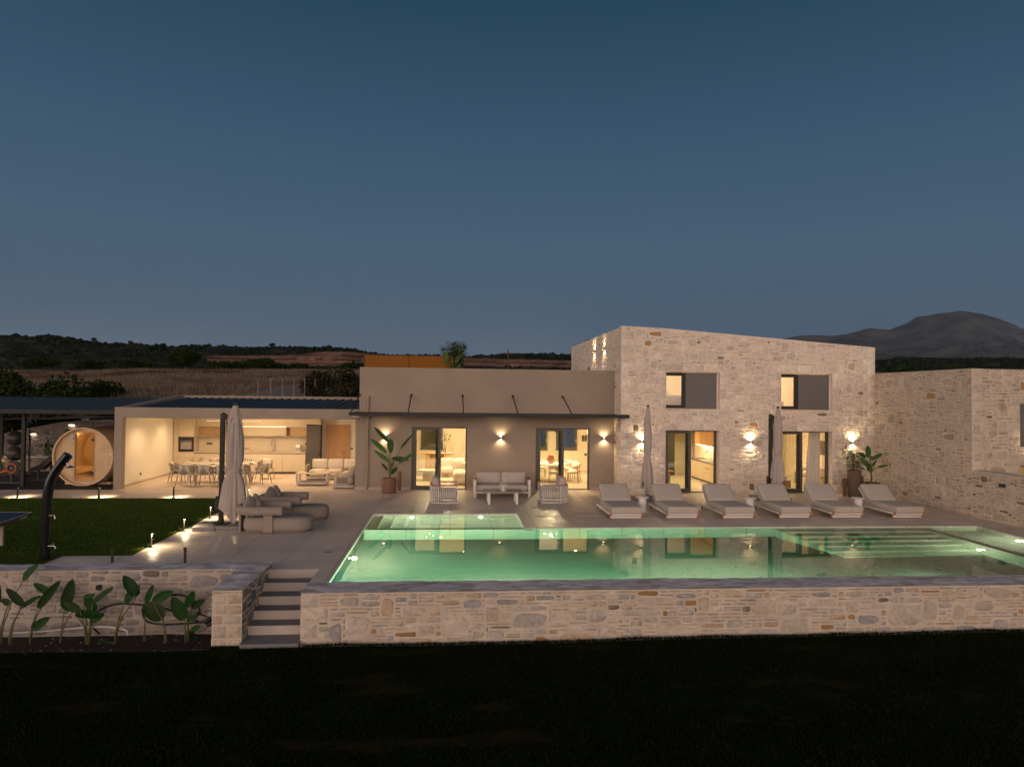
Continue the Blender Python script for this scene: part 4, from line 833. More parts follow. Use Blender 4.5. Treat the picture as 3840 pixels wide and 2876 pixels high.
# daybeds
def make_daybed():
    t = thing('daybed', (0, 0, 0), '', 'daybed', 'curved taupe daybeds')
    # local: length along +x 1.75, width .85
    def cap(off=0., n=10):
        P = []; r = .30; hx, hy = .86+off, .42+off
        for cx_, cy_, a0 in ((hx-r*1.35, hy-r, 0), (-hx+r, hy-r, PI/2), (-hx+r, -hy+r, PI), (hx-r*1.35, -hy+r, 1.5*PI)):
            rr = r*(1.35 if cx_ > 0 else 1)
            for k in range(n+1): a = a0+PI/2*k/n; P.append((cx_+rr*math.cos(a), cy_+r*math.sin(a)))
        return P
    m = MB(); rows = [(-.02, .0), (0, .012), (0, .055)]; 
    def sweep(rows):
        vs = []; k = 0
        for off, z in rows:
            P = cap(off); k = len(P); vs += [(x, y, z) for x, y in P]
        nr = len(rows); return vs, [(i*k+j, i*k+(j+1) % k, (i+1)*k+(j+1) % k, (i+1)*k+j) for i in range(nr-1) for j in range(k)]+[tuple((nr-1)*k+j for j in range(k)), tuple(range(k))[::-1]]
    m.add(*sweep([(-.03, 0.004), (-.01, .01), (-.01, .055)])); m.build('base', 'fabric_dark', t, smooth=40)
    m = MB(); m.add(*sweep([(-.012, .056), (.012, .09), (.02, .18), (.012, .30), (-.01, .355), (-.05, .385), (-.12, .40)])); m.build('seat', 'fabric', t, smooth=60)
    for sg in (-1, 1):
        m = MB(); y = sg*.45; m.box(-.30, -.07, y-.03, y+.03, .03, .50); m.build('arm_post', 'fabric', t)
    m = MB(); m.box(-.99, -.94, -.22, .22, .01, .5); m.build('back_post', 'fabric', t)
    path = [(.18, -.50, .585), (-.2, -.51, .585), (-.55, -.51, .585), (-.80, -.45, .585), (-.97, -.28, .585), (-1.02, 0, .585), (-.97, .28, .585), (-.80, .45, .585), (-.55, .51, .585), (-.2, .51, .585), (.18, .50, .585)]
    pp = []
    for a, b in zip(path[:-1], path[1:]):
        for k in range(3): pp.append(Vector(a).lerp(Vector(b), k/3))
    pp.append(Vector(path[-1]))
    for _ in range(3): pp = [pp[0]]+[(pp[i-1]+pp[i]*2+pp[i+1])/4 for i in range(1, len(pp)-1)]+[pp[-1]]
    pp = [pp[0]+Vector((.02, 0, 0))]+pp+[pp[-1]+Vector((.02, 0, 0))]
    m = MB(); m.tube(pp, [.09]+[.118]*(len(pp)-2)+[.09], 18); m.build('back_roll', 'fabric', t, smooth=50)
    for k, (px, py, rz_) in enumerate(((-.70, -.16, -.35), (-.60, .16, .3))):
        m = MB(); rot = Matrix.Rotation(rz_, 3, 'Z') @ Matrix.Rotation(math.radians(-18), 3, 'Y') @ Matrix.Rotation(math.radians(38), 3, 'X')
        m.cush((px, py, .66), (.12, .46, .46), .055, .05, 7, rot); m.build('pillow', 'fabric', t, smooth=60)
    return t
db = make_daybed(); db.location = (-4.50, 19.18, 0); db['label'] = 'taupe daybed nearer the viewer beside the left parasol base'
clone(db, (-4.42, 20.98, 0), 0, 'taupe daybed farther from the viewer, behind the other daybed')
# outdoor sofa group
t = thing('outdoor_sofa', (1.85, 25.75, 0), 'two seat outdoor sofa against the plaster wall between the doors', 'sofa')
m = MB()
for sx in (-1, 1):
    m = MB(); x = sx*.975; m.box(x-.045, x+.045, -.50, -.42, 0, .62); m.box(x-.045, x+.045, .36, .44, 0, .66); m.box(x-.04, x+.04, -.42, .36, .14, .20); m.box(x-.02, x+.02, -.42, .36, .201, .56); m.build('arm', 'white_metal', t)
    m = MB(); m.box(x-.055, x+.055, -.52, .46, .62 if False else .621, .65); m.build('arm_rest', 'teak', t)
m = MB(); m.box(-.93, .93, -.47, .42, .15, .20); m.box(-.93, .93, .38, .43, .20, .60); m.build('frame', 'white_metal', t)
m = MB(); m.cush((0, -.06, .32), (1.84, .86, .23), .06, .012, 9); m.build('seat_cushion', 'fabric_light', t, smooth=60)
for sx in (-1, 1):
    m = MB(); m.cush((sx*.465, .26, .62), (.92, .22, .44), .085, .03, 8, Matrix.Rotation(math.radians(-8), 3, 'X')); m.build('back_cushion', 'fabric_light', t, smooth=60)
def make_armchair():
    t = thing('slatted_armchair', (0, 0, 0), '', 'armchair', 'slatted armchairs flanking the coffee table')
    # back towards -x, open to +x ; depth .92 (x) width .95 (y)
    hx, hy, r = .46, .55, .30; P = []
    P += [(hx, -hy)]; P += [(hx-.92*k/8*.7, -hy) for k in range(1, 9)]
    for k in range(9): a = -PI/2-PI/2*k/8; P.append((-hx+r+r*math.cos(a), -hy+r+r*math.sin(a)))
    P += [(-hx, -hy+r+(2*hy-2*r)*k/5) for k in range(1, 5)]
    for k in range(9): a = PI-PI/2*k/8; P.append((-hx+r+r*math.cos(a), hy-r+r*math.sin(a)))
    P += [(hx-.92*.7*k/8, hy) for k in range(8, 0, -1)]+[(hx, hy)]
    m = MB(); m.tube([(x, y, .615) for x, y in P], .020, 8, flat=.8); m.build('top_rail', 'teak', t, smooth=50)
    m = MB(); m.tube([(x, y, .03) for x, y in P], .018, 8); m.tube([(hx, -hy, .03), (hx, hy, .03)], .018, 8); m.box(-hx+.03, hx-.02, -hy+.03, hy-.03, .13, .155); m.build('frame', 'white_metal', t, smooth=50)
    Ls = [0]; 
    for a, b in zip(P[:-1], P[1:]): Ls.append(Ls[-1]+math.dist(a, b))
    n = 44
    for k in range(n+1):
        s_ = Ls[-1]*k/n; i = max(0, min(len(P)-2, int(np.searchsorted(Ls, s_))-1)); f = (s_-Ls[i])/(Ls[i+1]-Ls[i]+1e-9); x = P[i][0]+(P[i+1][0]-P[i][0])*f; y = P[i][1]+(P[i+1][1]-P[i][1])*f
        m = MB(); m.bar((x, y, .03), (x, y, .60), .020, .020); m.build('slat', 'white_metal', t)
    m = MB(); m.cush((.04, 0, .30), (.80, .98, .25), .06, .015, 8); m.build('seat_cushion', 'fabric_light', t, smooth=60)
    m = MB(); m.cush((-.27, 0, .64), (.22, .80, .46), .09, .03, 8, Matrix.Rotation(math.radians(-8), 3, 'Y')); m.build('back_cushion', 'fabric_light', t, smooth=60)
    for sx in (-.35, .35):
        for sy_ in (-.45, .45): m = MB(); m.box(sx-.015, sx+.015, sy_-.015, sy_+.015, 0, .03); m.build('foot', 'white_metal', t)
    return t
ac = make_armchair(); ac.location = (-.22, 24.22, 0); ac['label'] = 'slatted armchair left of the coffee table, back to the left'
clone(ac, (3.55, 24.26, 0), PI, 'slatted armchair right of the coffee table, in front of the right sliding door')
t = thing('coffee_table', (1.76, 23.98, 0), 'low rectangular outdoor coffee table in front of the two seat sofa', 'coffee table')
m = MB(); P = []
for cx_, cy_, a0 in ((.60, .36, 0), (-.60, .36, PI/2), (-.60, -.36, PI), (.60, -.36, 1.5*PI)):
    for k in range(6): a = a0+PI/2*k/5; P.append((cx_+.07*math.cos(a), cy_+.07*math.sin(a)))
m.prism(P, .385, .41); m.build('table_top', 'canvas', t)
for sx in (-.47, .47): m = MB(); m.bar((sx, -.34, 0), (sx, -.34, .385), .08, .035, upv=(0, 1, 0)); m.bar((sx, .34, 0), (sx, .34, .385), .08, .035, upv=(0, 1, 0)); m.box(sx-.04, sx+.04, -.322, .322, .35, .384); m.build('leg', 'white_metal', t)
t = thing('lantern', (1.78, 23.86, .411), 'white wire lantern with a candle on the outdoor coffee table', 'lantern')
m = MB()
for k in range(10):
    a = 2*PI*k/10; m.tube([(.085*math.cos(a), .085*math.sin(a), .0), (.10*math.cos(a), .10*math.sin(a), .06), (.10*math.cos(a), .10*math.sin(a), .26), (.06*math.cos(a), .06*math.sin(a), .32)], .004, 5)
m.lathe([(.0001, 0), (.09, 0), (.09, .012), (.0001, .012)], 20); m.lathe([(.055, .315), (.065, .32), (.055, .33)], 16); m.build('cage', 'white_metal', t)
m = MB(); m.tube([(-.06, 0, .32), (-.055, 0, .42), (0, 0, .47), (.055, 0, .42), (.06, 0, .32)], .005, 6); m.build('handle', 'white_metal', t, smooth=40)
m = MB(); m.lathe([(.0001, .012), (.04, .012), (.04, .21), (.0001, .205)], 18); m.build('candle', 'wax', t, smooth=40)
# potted banana plant etc. follow in plants; outdoor dining
def make_dining_chair():
    t = thing('dining_chair', (0, 0, 0), '', 'dining chair', 'woven chairs round the outdoor dining table')
    # front towards +y, back towards -y
    def arc(a, r, ry, z, tilt=0): return (r*math.sin(a), -ry*math.cos(a)+.03, z)
    A0 = 1.75; n = 16
    def ring(z, s, drop=.0): return [arc(-A0+2*A0*k/n, .31*s, .29*s, z-drop*(abs(-A0+2*A0*k/n)/A0)**2) for k in range(n+1)]
    m = MB(); m.tube(ring(.80, 1.02, .14), .017, 8); m.tube(ring(.62, .985, .05), .009, 6); m.tube(ring(.455, .90), .016, 8); m.build('back_frame', 'rope', t, smooth=50)
    k_ = 22; m = MB()
    for k in range(k_+1):
        a = -A0*.97+2*A0*.97*k/k_; q = (abs(a)/A0)**2
        p1 = arc(a, .31*1.02, .29*1.02, .80-.14*q); p2 = arc(a, .31*.985, .29*.985, .62-.05*q); a2 = a+A0*.97/k_; p3 = arc(a2, .31*.985, .29*.985, .62-.05*q); p4 = arc(a2, .31*.90, .29*.9, .455)
        m.bar(p1, p2, .026, .010, upv=(math.sin(a), -math.cos(a), .01)); 
        if k < k_: m.bar(p3, p4, .024, .010, upv=(math.sin(a), -math.cos(a), .01))
    m.build('back_weave', 'rope', t)
    m = MB(); m.cush((0, .02, .45), (.54, .52, .05), .024, 0, 5); m.build('seat', 'cream_metal', t, smooth=50)
    m = MB(); m.cush((0, .03, .50), (.46, .46, .06), .028, .008, 6); m.build('seat_cushion', 'fabric_light', t, smooth=60)
    m = MB(); m.cush((0, -.19, .68), (.40, .10, .34), .045, .02, 6, Matrix.Rotation(math.radians(10), 3, 'X')); m.build('back_cushion', 'fabric_light', t, smooth=60)
    for sx in (-1, 1):
        for sy_ in (-1, 1): m = MB(); m.tube([(sx*.23, sy_*.20, .44), (sx*.30, sy_*.27, 0)], [.020, .013], 8); m.build('leg', 'rope', t, smooth=50)
    return t
dc = make_dining_chair(); TX, TY = -9.35, 29.55
CH = [(-10.25, 28.42, 0, 'first dining chair from the left on the near side of the pavilion table'), (-9.52, 28.40, 0, 'second dining chair from the left on the near side of the pavilion table'), (-8.84, 28.42, 0, 'third near side dining chair, behind the parasol pole'), (-8.20, 28.45, 0.0, 'near side dining chair just right of the folded parasol'),
      (-10.98, 29.45, -PI/2+.15, 'dining chair at the left end of the pavilion table'), (-7.55, 29.05, PI/2-.35, 'dining chair turned at the right end of the pavilion table'),
      (-10.0, 30.95, PI, 'far side dining chair facing the first near chair'), (-9.15, 30.95, PI, 'far side dining chair in the middle of the pavilion table'), (-7.85, 30.75, PI-.25, 'far side dining chair near the right end of the pavilion table')]
for i, (x, y, rz_, lb) in enumerate(CH):
    if i == 0: dc.location = (x, y, 0); dc.rotation_euler = (0, 0, rz_); dc['label'] = lb
    else: clone(dc, (x, y, 0), rz_, lb)
t = thing('dining_table', (TX, 29.65, 0), 'long cream outdoor dining table set for a meal in the pavilion', 'dining table')
m = MB(); m.prism([((1.42+.0)*math.copysign(abs(math.cos(a))**.55, math.cos(a)), .55*math.copysign(abs(math.sin(a))**.55, math.sin(a))) for a in [2*PI*(k+.5)/48 for k in range(48)]], .72, .75); m.build('table_top', 'cream_metal', t, smooth=30)
for sx in (-1, 1):
    for sy_ in (-1, 1): m = MB(); m.bar((sx*1.02, sy_*.28, .72), (sx*1.12, sy_*.38, 0), .13, .10, upv=(0, 1, 0)); m.build('leg', 'cream_metal', t)
seats = [(-10.25, 29.27, 'left near'), (-9.52, 29.25, 'second near'), (-8.84, 29.25, 'third near'), (-8.25, 29.27, 'right near'), (-10.0, 30.02, 'left far'), (-9.15, 30.02, 'middle far'), (-8.3, 30.0, 'right far'), (-10.6, 29.62, 'left end'), (-8.1, 29.60, 'right end')]
for i, (x, y, lb) in enumerate(seats):
    lp, lgl, ln = 'white stacked plates at the %s place of the set table' % lb, 'stemmed wine glass at the %s place of the set table' % lb, 'folded grey napkin at the %s place of the set table' % lb
    if i == 0:
        pl = thing('plate_stack', (x, y, .751), lp, 'plates', 'plates on the pavilion table')
        m = MB(); m.lathe([(.0001, 0), (.08, 0), (.15, .018), (.148, .022), (.08, .008), (.0001, .008)], 24); m.build('plate', 'ceramic', pl, smooth=50)
        m = MB(); m.lathe([(.0001, .012), (.05, .012), (.11, .05), (.105, .052), (.05, .02), (.0001, .02)], 24); m.build('bowl', 'ceramic', pl, smooth=50)
        gl_ = thing('wine_glass', (x+.17, y+.1, .751), lgl, 'wine glass', 'glasses on the pavilion table')
        m = MB(); m.lathe([(.035, 0), (.034, .003), (.004, .008), (.004, .10)], 14); m.build('stem', 'clear_glass', gl_, smooth=50)
        m = MB(); m.lathe([(.004, .10), (.035, .115), (.05, .15), (.047, .18), (.034, .23)], 16); m.build('bowl', 'ceramic' if False else 'clear_glass', gl_, smooth=50)
    else:
        clone(pl, (x, y, .751), 0, lp); clone(gl_, (x+.17*(1 if i % 2 else -1), y+.1*(1 if y < 29.6 else -1), .751), 0, lgl)
# pavilion sofa corner
t = thing('corner_sofa', (-4.9, 30.2, 0), 'L shaped outdoor sofa with rope arms in the pavilion corner', 'sofa')
m = MB(); m.box(-6.10, -3.75, 30.35, 31.2, .05, .14); m.box(-4.52, -3.72, 27.62, 30.34, .03, .13); m.build('base', 'cream_metal', t, world=True)
for x in (-5.60, -4.93): m = MB(); m.cush((x, 30.62, .30), (.66, .72, .26), .06, .02, 7); m.build('seat_cushion', 'fabric_light', t, smooth=60, world=True)
for x in (-5.60, -4.93, -4.27): m = MB(); m.cush((x, 30.98, .62), (.66, .20, .44), .08, .03, 7, Matrix.Rotation(math.radians(-8), 3, 'X')); m.build('back_cushion', 'fabric_light', t, smooth=60, world=True)
m = MB(); m.cush((-4.13, 29.0, .28), (.74, 2.60, .28), .06, .015, 8); m.build('seat_cushion', 'fabric_light', t, smooth=60, world=True)
for y in (28.25, 29.2): m = MB(); m.cush((-3.86, y, .60), (.22, .86, .44), .09, .03, 7, Matrix.Rotation(math.radians(8), 3, 'Y')); m.build('back_cushion', 'fabric_light', t, smooth=60, world=True)
def ropearm(x0, x1, y, z1, ax='x'):
    m = MB(); f = .035
    Q = (lambda a, z: (a, y, z)) if ax == 'x' else (lambda a, z: (y, a, z))
    for a, b in ((Q(x0, .05), Q(x0, z1-.05)), (Q(x1, .05), Q(x1, z1-.05)), (Q(x0, z1), Q(x1, z1)), (Q(x0, .17), Q(x1, .17)), (Q(x0, z1-.055), Q(x0+.05, z1)), (Q(x1, z1-.055), Q(x1-.05, z1))): m.bar(a, b, f, .03, upv=(0, 1, 0) if ax == 'x' else (1, 0, 0))
    am = m.build('arm_frame', 'cream_metal', t, world=True)
    m = MB(); n = int((x1-x0)/.022)
    for k in range(1, n): a = x0+(x1-x0)*k/n; m.bar(Q(a, .17), Q(a, z1), .009, .009)
    m.build('rope_web', 'rope', am, world=True)
ropearm(-4.38, -3.90, 27.58, .60); ropearm(30.35, 31.0, -6.06, .62, 'y')
t = thing('pavilion_coffee_table', (-5.48, 28.85, 0), 'low cream coffee table with open shelf beside the corner sofa', 'coffee table')
m = MB(); m.cush((0, 0, .47), (1.30, .74, .03), .012, 0, 4); m.build('table_top', 'cream', t); m = MB(); m.cush((0, 0, .085), (1.22, .66, .13), .05, 0, 5); m.build('base', 'cream_metal', t, smooth=40)
for sx in (-1, 1):
    for sy_ in (-1, 1): m = MB(); m.box(sx*.58-.04, sx*.58+.04, sy_*.30-.02, sy_*.30+.02, .15, .455); m.build('leg', 'cream_metal', t)
m = MB(); m.box(-.18, .14, -.07, .05, .486, .505); rootmesh(m, 'remote_tray', 'black', (-5.6, 28.95, 0), 'small black tray on the pavilion coffee table', 'tray')
# bollard lights
BL = [(-6.92, 17.12, 1, 'lit path light nearest the viewer on the lawn edge'), (-6.9, 19.07, 1, 'lit path light in front of the left parasol slabs'), (-6.9, 21.07, 1, 'lit path light beside the left parasol slabs'), (-6.9, 24.91, 1, 'lit path light at the lawn corner behind the daybeds'), (-6.92, 22.98, 1, 'path light hidden behind the folded left parasol'),
      (-9.47, 25.17, 2, 'path light on the back lawn edge, closest to the dining table'), (-11.95, 25.22, 2, 'path light on the back lawn edge in front of the sauna'), (-14.62, 25.3, 2, 'path light on the back lawn edge farthest left'), (-5.52, 15.34, 0, 'unlit dark path light behind the pier of the steps'), (-6.98, 15.34, 0, 'unlit dark path light behind the low bed wall')]
for i, (x, y, d, lb) in enumerate(BL):
    if i == 0:
        bo = thing('path_light', (x, y, 0), lb, 'path light', 'short path lights along the lawn edge')
        m = MB(); m.lathe([(.055, 0), (.055, .012), (.03, .014)], 16); m.build('foot', 'dark_metal', bo, smooth=40)
        m = MB(); m.prism([(-.024, .024), (-.024, -.024), (.004, -.024), (.004, .024)], .014, .36); m.box(-.024, .03, -.024, .024, .36, .42); m.build('post', 'dark_metal', bo)
        m = MB(); m.box(.005, .022, -.018, .018, .347, .359); m.build('lens', 'lamp_glow', bo); m = MB(); m.box(.0045, .006, -.010, .010, .03, .345); m.build('lit_look_plate', 'steel', bo); b = bo  # steel plate added on the post front so it looks lit
    else: b = clone(bo, (x, y, 0), 0, lb)
    if d == 0:
        for ch in list(b.children):
            if ch.name.startswith(('lens', 'lit_look_plate')): bpy.data.objects.remove(ch)
    b.scale = (1, 1, .88)
    b.rotation_euler = (0, 0, {1: -.2, 2: PI/2, 0: -PI/2}[d])
    if d == 1: light('SPOT', (x+.04, y-.01, .31), 4.5, .012, (1, .76, .45), None, (.28, -.05, -1), spot=150, blend=.5)
    elif d == 2: light('SPOT', (x, y+.05, .30), 8, .012, (1, .76, .45), None, (0, .22, -1), spot=130, blend=.5)
# small covers in the paving
for i, (x0, x1, y0, y1, lb) in enumerate(((4.68, 5.28, 24.68, 25.3, 'square access cover in the paving near the right sliding door'), (3.75, 4.75, 20.9, 21.7, 'larger access cover in the paving beside the spa corner'))):
    m = MB(); e = .012
    m.box(x0, x1, y0, y0+e, .0, .003); m.box(x0, x1, y1-e, y1, .0, .003); m.box(x0, x0+e, y0+e, y1-e, .0, .003); m.box(x1-e, x1, y0+e, y1-e, .0, .003); rootmesh(m, 'access_cover', 'dark_metal', (0, 0, .001), lb, 'cover')
for x, y, lb in ((-2.76, 16.48, 'round steel deck drain left of the pool'), (-1.2, 22.15, 'round steel skimmer lid behind the left of the spa'), (1.0, 22.15, 'round steel skimmer lid behind the right of the spa'), (15.95, 18.9, 'round steel deck drain by the side wall')):
    m = MB(); m.lathe([(.0001, 0), (.09, 0), (.09, .004), (.0001, .004)], 20); rootmesh(m, 'deck_drain', 'steel', (x, y, .002), lb, 'drain', 'round lids in the paving')
# shower column
t = thing('outdoor_shower', (-8.64, 15.95, 0), 'tall curved black shower column with chrome head on the lawn edge', 'shower')
pth = [(0, 0, 0), (.0, 0, .5), (.02, 0, 1.0), (.03, 0, 1.35), (.06, 0, 1.6), (.14, 0, 1.82), (.27, 0, 2.03), (.43, 0, 2.24)]
m = MB(); pp = [Vector(p) for p in pth]
for _ in range(2):
    q = [pp[0]]
    for a, b in zip(pp[:-1], pp[1:]): q += [a*.75+b*.25, a*.25+b*.75]
    pp = q+[pp[-1]]
m.tube(pp, .098, 24); m.build('column', 'black_gloss', t, smooth=50)
m = MB(); m.cyl((.42, -.02, 2.07), (.47, -.03, 2.02), .018, n=10); m.lathe([(.02, .035), (.035, .02), (.095, .0), (.095, -.012), (.0001, -.014)], 22, (.50, -.03, 1.98)); m.cyl((.35, -.02, 2.09), (.42, -.02, 2.07), .014, n=8); m.build('shower_head', 'chrome', t, smooth=50)
m = MB(); m.cyl((.09, -.04, .95), (.15, -.04, .95), .012, n=8); m.tube([(.14, -.04, .95), (.20, -.04, .95), (.215, -.04, .88)], .012, 8); m.build('upper_tap', 'chrome', t, smooth=50)
m = MB(); m.cyl((.08, -.04, .95), (.11, -.04, .95), .022, n=8); m.build('tap_seal', 'red', t, smooth=50)
m = MB(); m.tube([(.08, -.04, .30), (.22, -.04, .30), (.24, -.04, .24)], .013, 8); m.tube([(.15, -.04, .35), (.25, -.04, .37)], .008, 6); m.cyl((.18, -.04, .30), (.18, -.04, .35), .012, n=8); m.build('lower_tap', 'chrome', t, smooth=50)
# table tennis
t = thing('tennis_table', (-10.35, 16.8, 0), 'dark blue table tennis table cut off by the left edge of the photo', 'table tennis table')
Bp = [(-9.78, 17.50), (-9.64, 16.05), (-12.3, 15.9), (-12.5, 17.65)]
m = MB(); m.prism([(x+10.35, y-16.8) for x, y in Bp][::-1], .735, .76); m.build('table_top', 'tennis_blue', t)
m = MB(); m.prism([(x+10.35, y-16.8) for x, y in [(-9.775, 17.51), (-9.63, 16.04), (-9.66, 16.035), (-9.81, 17.50)]][::-1], .67, .734); m.prism([(x+10.35, y-16.8) for x, y in [(-9.66, 16.035), (-12.2, 15.9), (-12.2, 15.93), (-9.69, 16.07)]][::-1], .67, .734); m.build('apron', 'black', t)
m = MB(); m.prism([(x+10.35, y-16.8) for x, y in [(-9.776, 17.5), (-9.634, 16.05), (-9.652, 16.05), (-9.796, 17.5)]][::-1], .7605, .763); m.prism([(x+10.35, y-16.8) for x, y in [(-9.80, 17.505), (-9.80, 17.487), (-12.4, 17.63), (-12.4, 17.65)]], .7605, .763); m.build('white_line', 'white_metal', t)
for x, y in ((-10.38, 17.35), (-10.45, 16.3)): m = MB(); m.box(x+10.35-.06, x+10.35+.06, y-16.8-.03, y-16.8+.03, 0, .67); m.build('leg', 'canvas', t)
def text(body, size, loc, rot, m, parent, name='lettering'):
    c = bpy.data.curves.new(name, 'FONT'); c.body = body; c.size = size; c.extrude = .0015; c.align_x = 'LEFT'; c.materials.append(MATS[m]); tmp = bpy.data.objects.new('tmp', c); COL.objects.link(tmp); me = bpy.data.meshes.new_from_object(tmp.evaluated_get(bpy.context.evaluated_depsgraph_get())); bpy.data.objects.remove(tmp); me.name = name; o = bpy.data.objects.new(name, me); COL.objects.link(o); o.parent = parent; o.location = loc; o.rotation_euler = rot; return o
ang = math.atan2(17.51-16.04, -9.775+9.63)
text('(: FAVERNEX', .058, (.638, .12, .685), (PI/2, 0, ang), 'printed', t)
# ------------------------------------------------------------------ sauna and gym corner
SC = (-14.07, 28.5, 1.11); SR = 1.12
t = thing('barrel_sauna', (SC[0], SC[1], 0), 'round pale wooden barrel sauna with lit glass door', 'sauna')
def circ(r, n=64, c=SC): return [(c[0]+r*math.cos(2*PI*k/n), c[2]+r*math.sin(2*PI*k/n)) for k in range(n)]
def ring(m, r0, r1, y0, y1, n=64):
    a, b = circ(r0, n), circ(r1, n); vs = [(x, y, z) for y in (y0, y1) for P in (a, b) for x, z in P]
    fs = []
    for i in range(n):
        j = (i+1) % n; fs += [(i, j, n+j, n+i), (2*n+i, 3*n+i, 3*n+j, 2*n+j), (n+i, n+j, 3*n+j, 3*n+i), (i, 2*n+i, 2*n+j, j)]
    m.add(vs, fs)
m = MB(); ring(m, SR-.055, SR, SC[1]-.14, SC[1]+2.2); m.build('barrel', 'pine', t, smooth=40, world=True)
dx0, dx1, dz0, dz1 = SC[0]-.34, SC[0]+.34, .20, 2.02; m = MB(); y0, y1 = SC[1], SC[1]+.045
# front wall as vertical strips clipped to the circle, around the door
n = 40
for k in range(n):
    a = SC[0]-SR+.06+2*(SR-.06)*k/n; b = a+2*(SR-.06)/n; 
    def zz(x): return math.sqrt(max(0, (SR-.056)**2-(x-SC[0])**2))
    mid = (a+b)/2; za, zb = zz(a), zz(b)
    if dx0 < mid < dx1: segs = [((SC[2]-za, SC[2]-zb), (dz0, dz0)), ((dz1, dz1), (SC[2]+za, SC[2]+zb))]
    else: segs = [((SC[2]-za, SC[2]-zb), (SC[2]+za, SC[2]+zb))]
    for lo, hi in segs: m.add([(a, y0, lo[0]), (b, y0, lo[1]), (b, y0, hi[1]), (a, y0, hi[0]), (a, y1, lo[0]), (b, y1, lo[1]), (b, y1, hi[1]), (a, y1, hi[0])], [(0, 1, 2, 3), (7, 6, 5, 4), (1, 5, 6, 2), (4, 0, 3, 7)])
m.build('front_wall', 'pine_plank', t, world=True)
pp = MATS['pine_plank'].node_tree
m = MB()
for q in ((dx0-.035, dx0, dz0-.035, dz1+.035), (dx1, dx1+.035, dz0-.035, dz1+.035), (dx0, dx1, dz0-.035, dz0), (dx0, dx1, dz1, dz1+.035)): m.box(q[0], q[1], y0-.012, y0-.001, q[2], q[3])
df = m.build('door_frame', 'oak', t, world=True)
m = MB(); m.box(dx0+.005, dx1-.005, y0-.02, y0-.012, dz0+.005, dz1-.005); gd = m.build('glass_door', 'sauna_glass', t, world=True)
m = MB(); m.box(dx1-.09, dx1+.02, y0-.035, y0-.005, 1.70, 1.80); m.box(dx1-.09, dx1+.02, y0-.035, y0-.005, .42, .52); m.build('hinge', 'black', gd, world=True)
m = MB(); m.bar((dx0+.08, y0-.035, 1.10), (dx0+.2, y0-.035, 1.10), .04, .02); m.build('handle', 'teak', gd, world=True)
m = MB(); n = 30; vs = []
bk = circ(SR-.056, 48); m.add([(x, SC[1]+2.1, z) for x, z in bk], [tuple(range(48))]); m.build('back_wall', 'pine_in', t, world=True)
m = MB(); m.box(SC[0]-.9, SC[0]-.45, y1+.1, SC[1]+2.05, .42, .60); m.box(SC[0]-.45, SC[0]+.9, SC[1]+1.35, SC[1]+2.05, .42, .60); m.box(SC[0]-.52, SC[0]+.52, y1+.01, SC[1]+2.05, .08, .13); m.box(SC[0]+.25, SC[0]+.95, SC[1]+.9, SC[1]+2.05, .82, .88); m.build('bench', 'pine_in', t, world=True)
m = MB(); m.lathe([(.0001, 0), (.07, 0), (.08, .006), (.08, .02)], 20); o = m.build('vent', 'chrome', t); o.rotation_euler = (PI/2, 0, 0); o.location = (-.46, -.02, 1.84)
m = MB(); m.box(SC[0]+.96-.04, SC[0]+.96+.04, y0-.02, y0-.001, 1.16, 1.24); m.build('switch', 'white_metal', t, world=True)
m = MB(); m.tube([(SC[0]+1.06, y0-.03, .75), (SC[0]+.98, y0-.03, .55), (SC[0]+.80, y0-.03, .30), (SC[0]+.74, y0-.03, .25)], .012, 6); m.tube([(SC[0]+.7, y0-.03, .25), (SC[0]+.78, y0-.03, .22), (SC[0]+.95, y0-.03, .25)], .006, 6); m.build('cable', 'canvas', t, world=True)
for sx in (-.6, .6): m = MB(); m.box(SC[0]+sx-.25, SC[0]+sx+.25, SC[1]+.3, SC[1]+.5, -.02, .10); m.box(SC[0]+sx-.25, SC[0]+sx+.25, SC[1]+1.6, SC[1]+1.8, -.02, .10); m.build('cradle', 'pine', t, world=True)
light('POINT', (SC[0]-.55, SC[1]+.5, 1.75), 8, .06, (1, .72, .42), t); light('POINT', (SC[0]+.3, SC[1]+.9, .35), 2.5, .05, (1, .72, .42), t)
m = MB(); m.box(-22, -12.54, 27.25, 33.4, -.25, .004); structure(m.build('gym_floor', 'rubber_mat'))
m = MB(); m.box(-22, -16.92, 25.0, 27.24, -.25, -.0); structure(m.build('path', 'deck'))
t = thing('solar_canopy', (-18, 30, 0), 'flat dark canopy of solar panels over the gym and sauna', 'canopy')
nx = 5; m = MB(); m.prism([(27.34, 2.86), (27.34, 2.90), (33.2, 3.32), (33.2, 3.28)], -22.5, -12.44, 'x'); m.build('deck', 'dark_metal', t, world=True)
for k in range(5):
    for r_ in range(3):
        x0, x1 = -22.4+2.0*k, -22.4+2.0*(k+1)-.03; ya, yb = 27.36+1.95*r_, 27.36+1.95*(r_+1)-.03; z = lambda y: 2.905+(y-27.34)*.0717
        m = MB(); m.add([(x0, ya, z(ya)), (x1, ya, z(ya)), (x1, yb, z(yb)), (x0, yb, z(yb)), (x0, ya, z(ya)+.02), (x1, ya, z(ya)+.02), (x1, yb, z(yb)+.02), (x0, yb, z(yb)+.02)], [(3, 2, 1, 0), (4, 5, 6, 7), (0, 1, 5, 4), (1, 2, 6, 5), (2, 3, 7, 6), (3, 0, 4, 7)]); m.build('panel', 'solar', t, world=True)
m = MB(); m.box(-22.5, -12.44, 27.3, 27.335, 2.78, 2.91); m.build('beam', 'dark_metal', t, world=True)
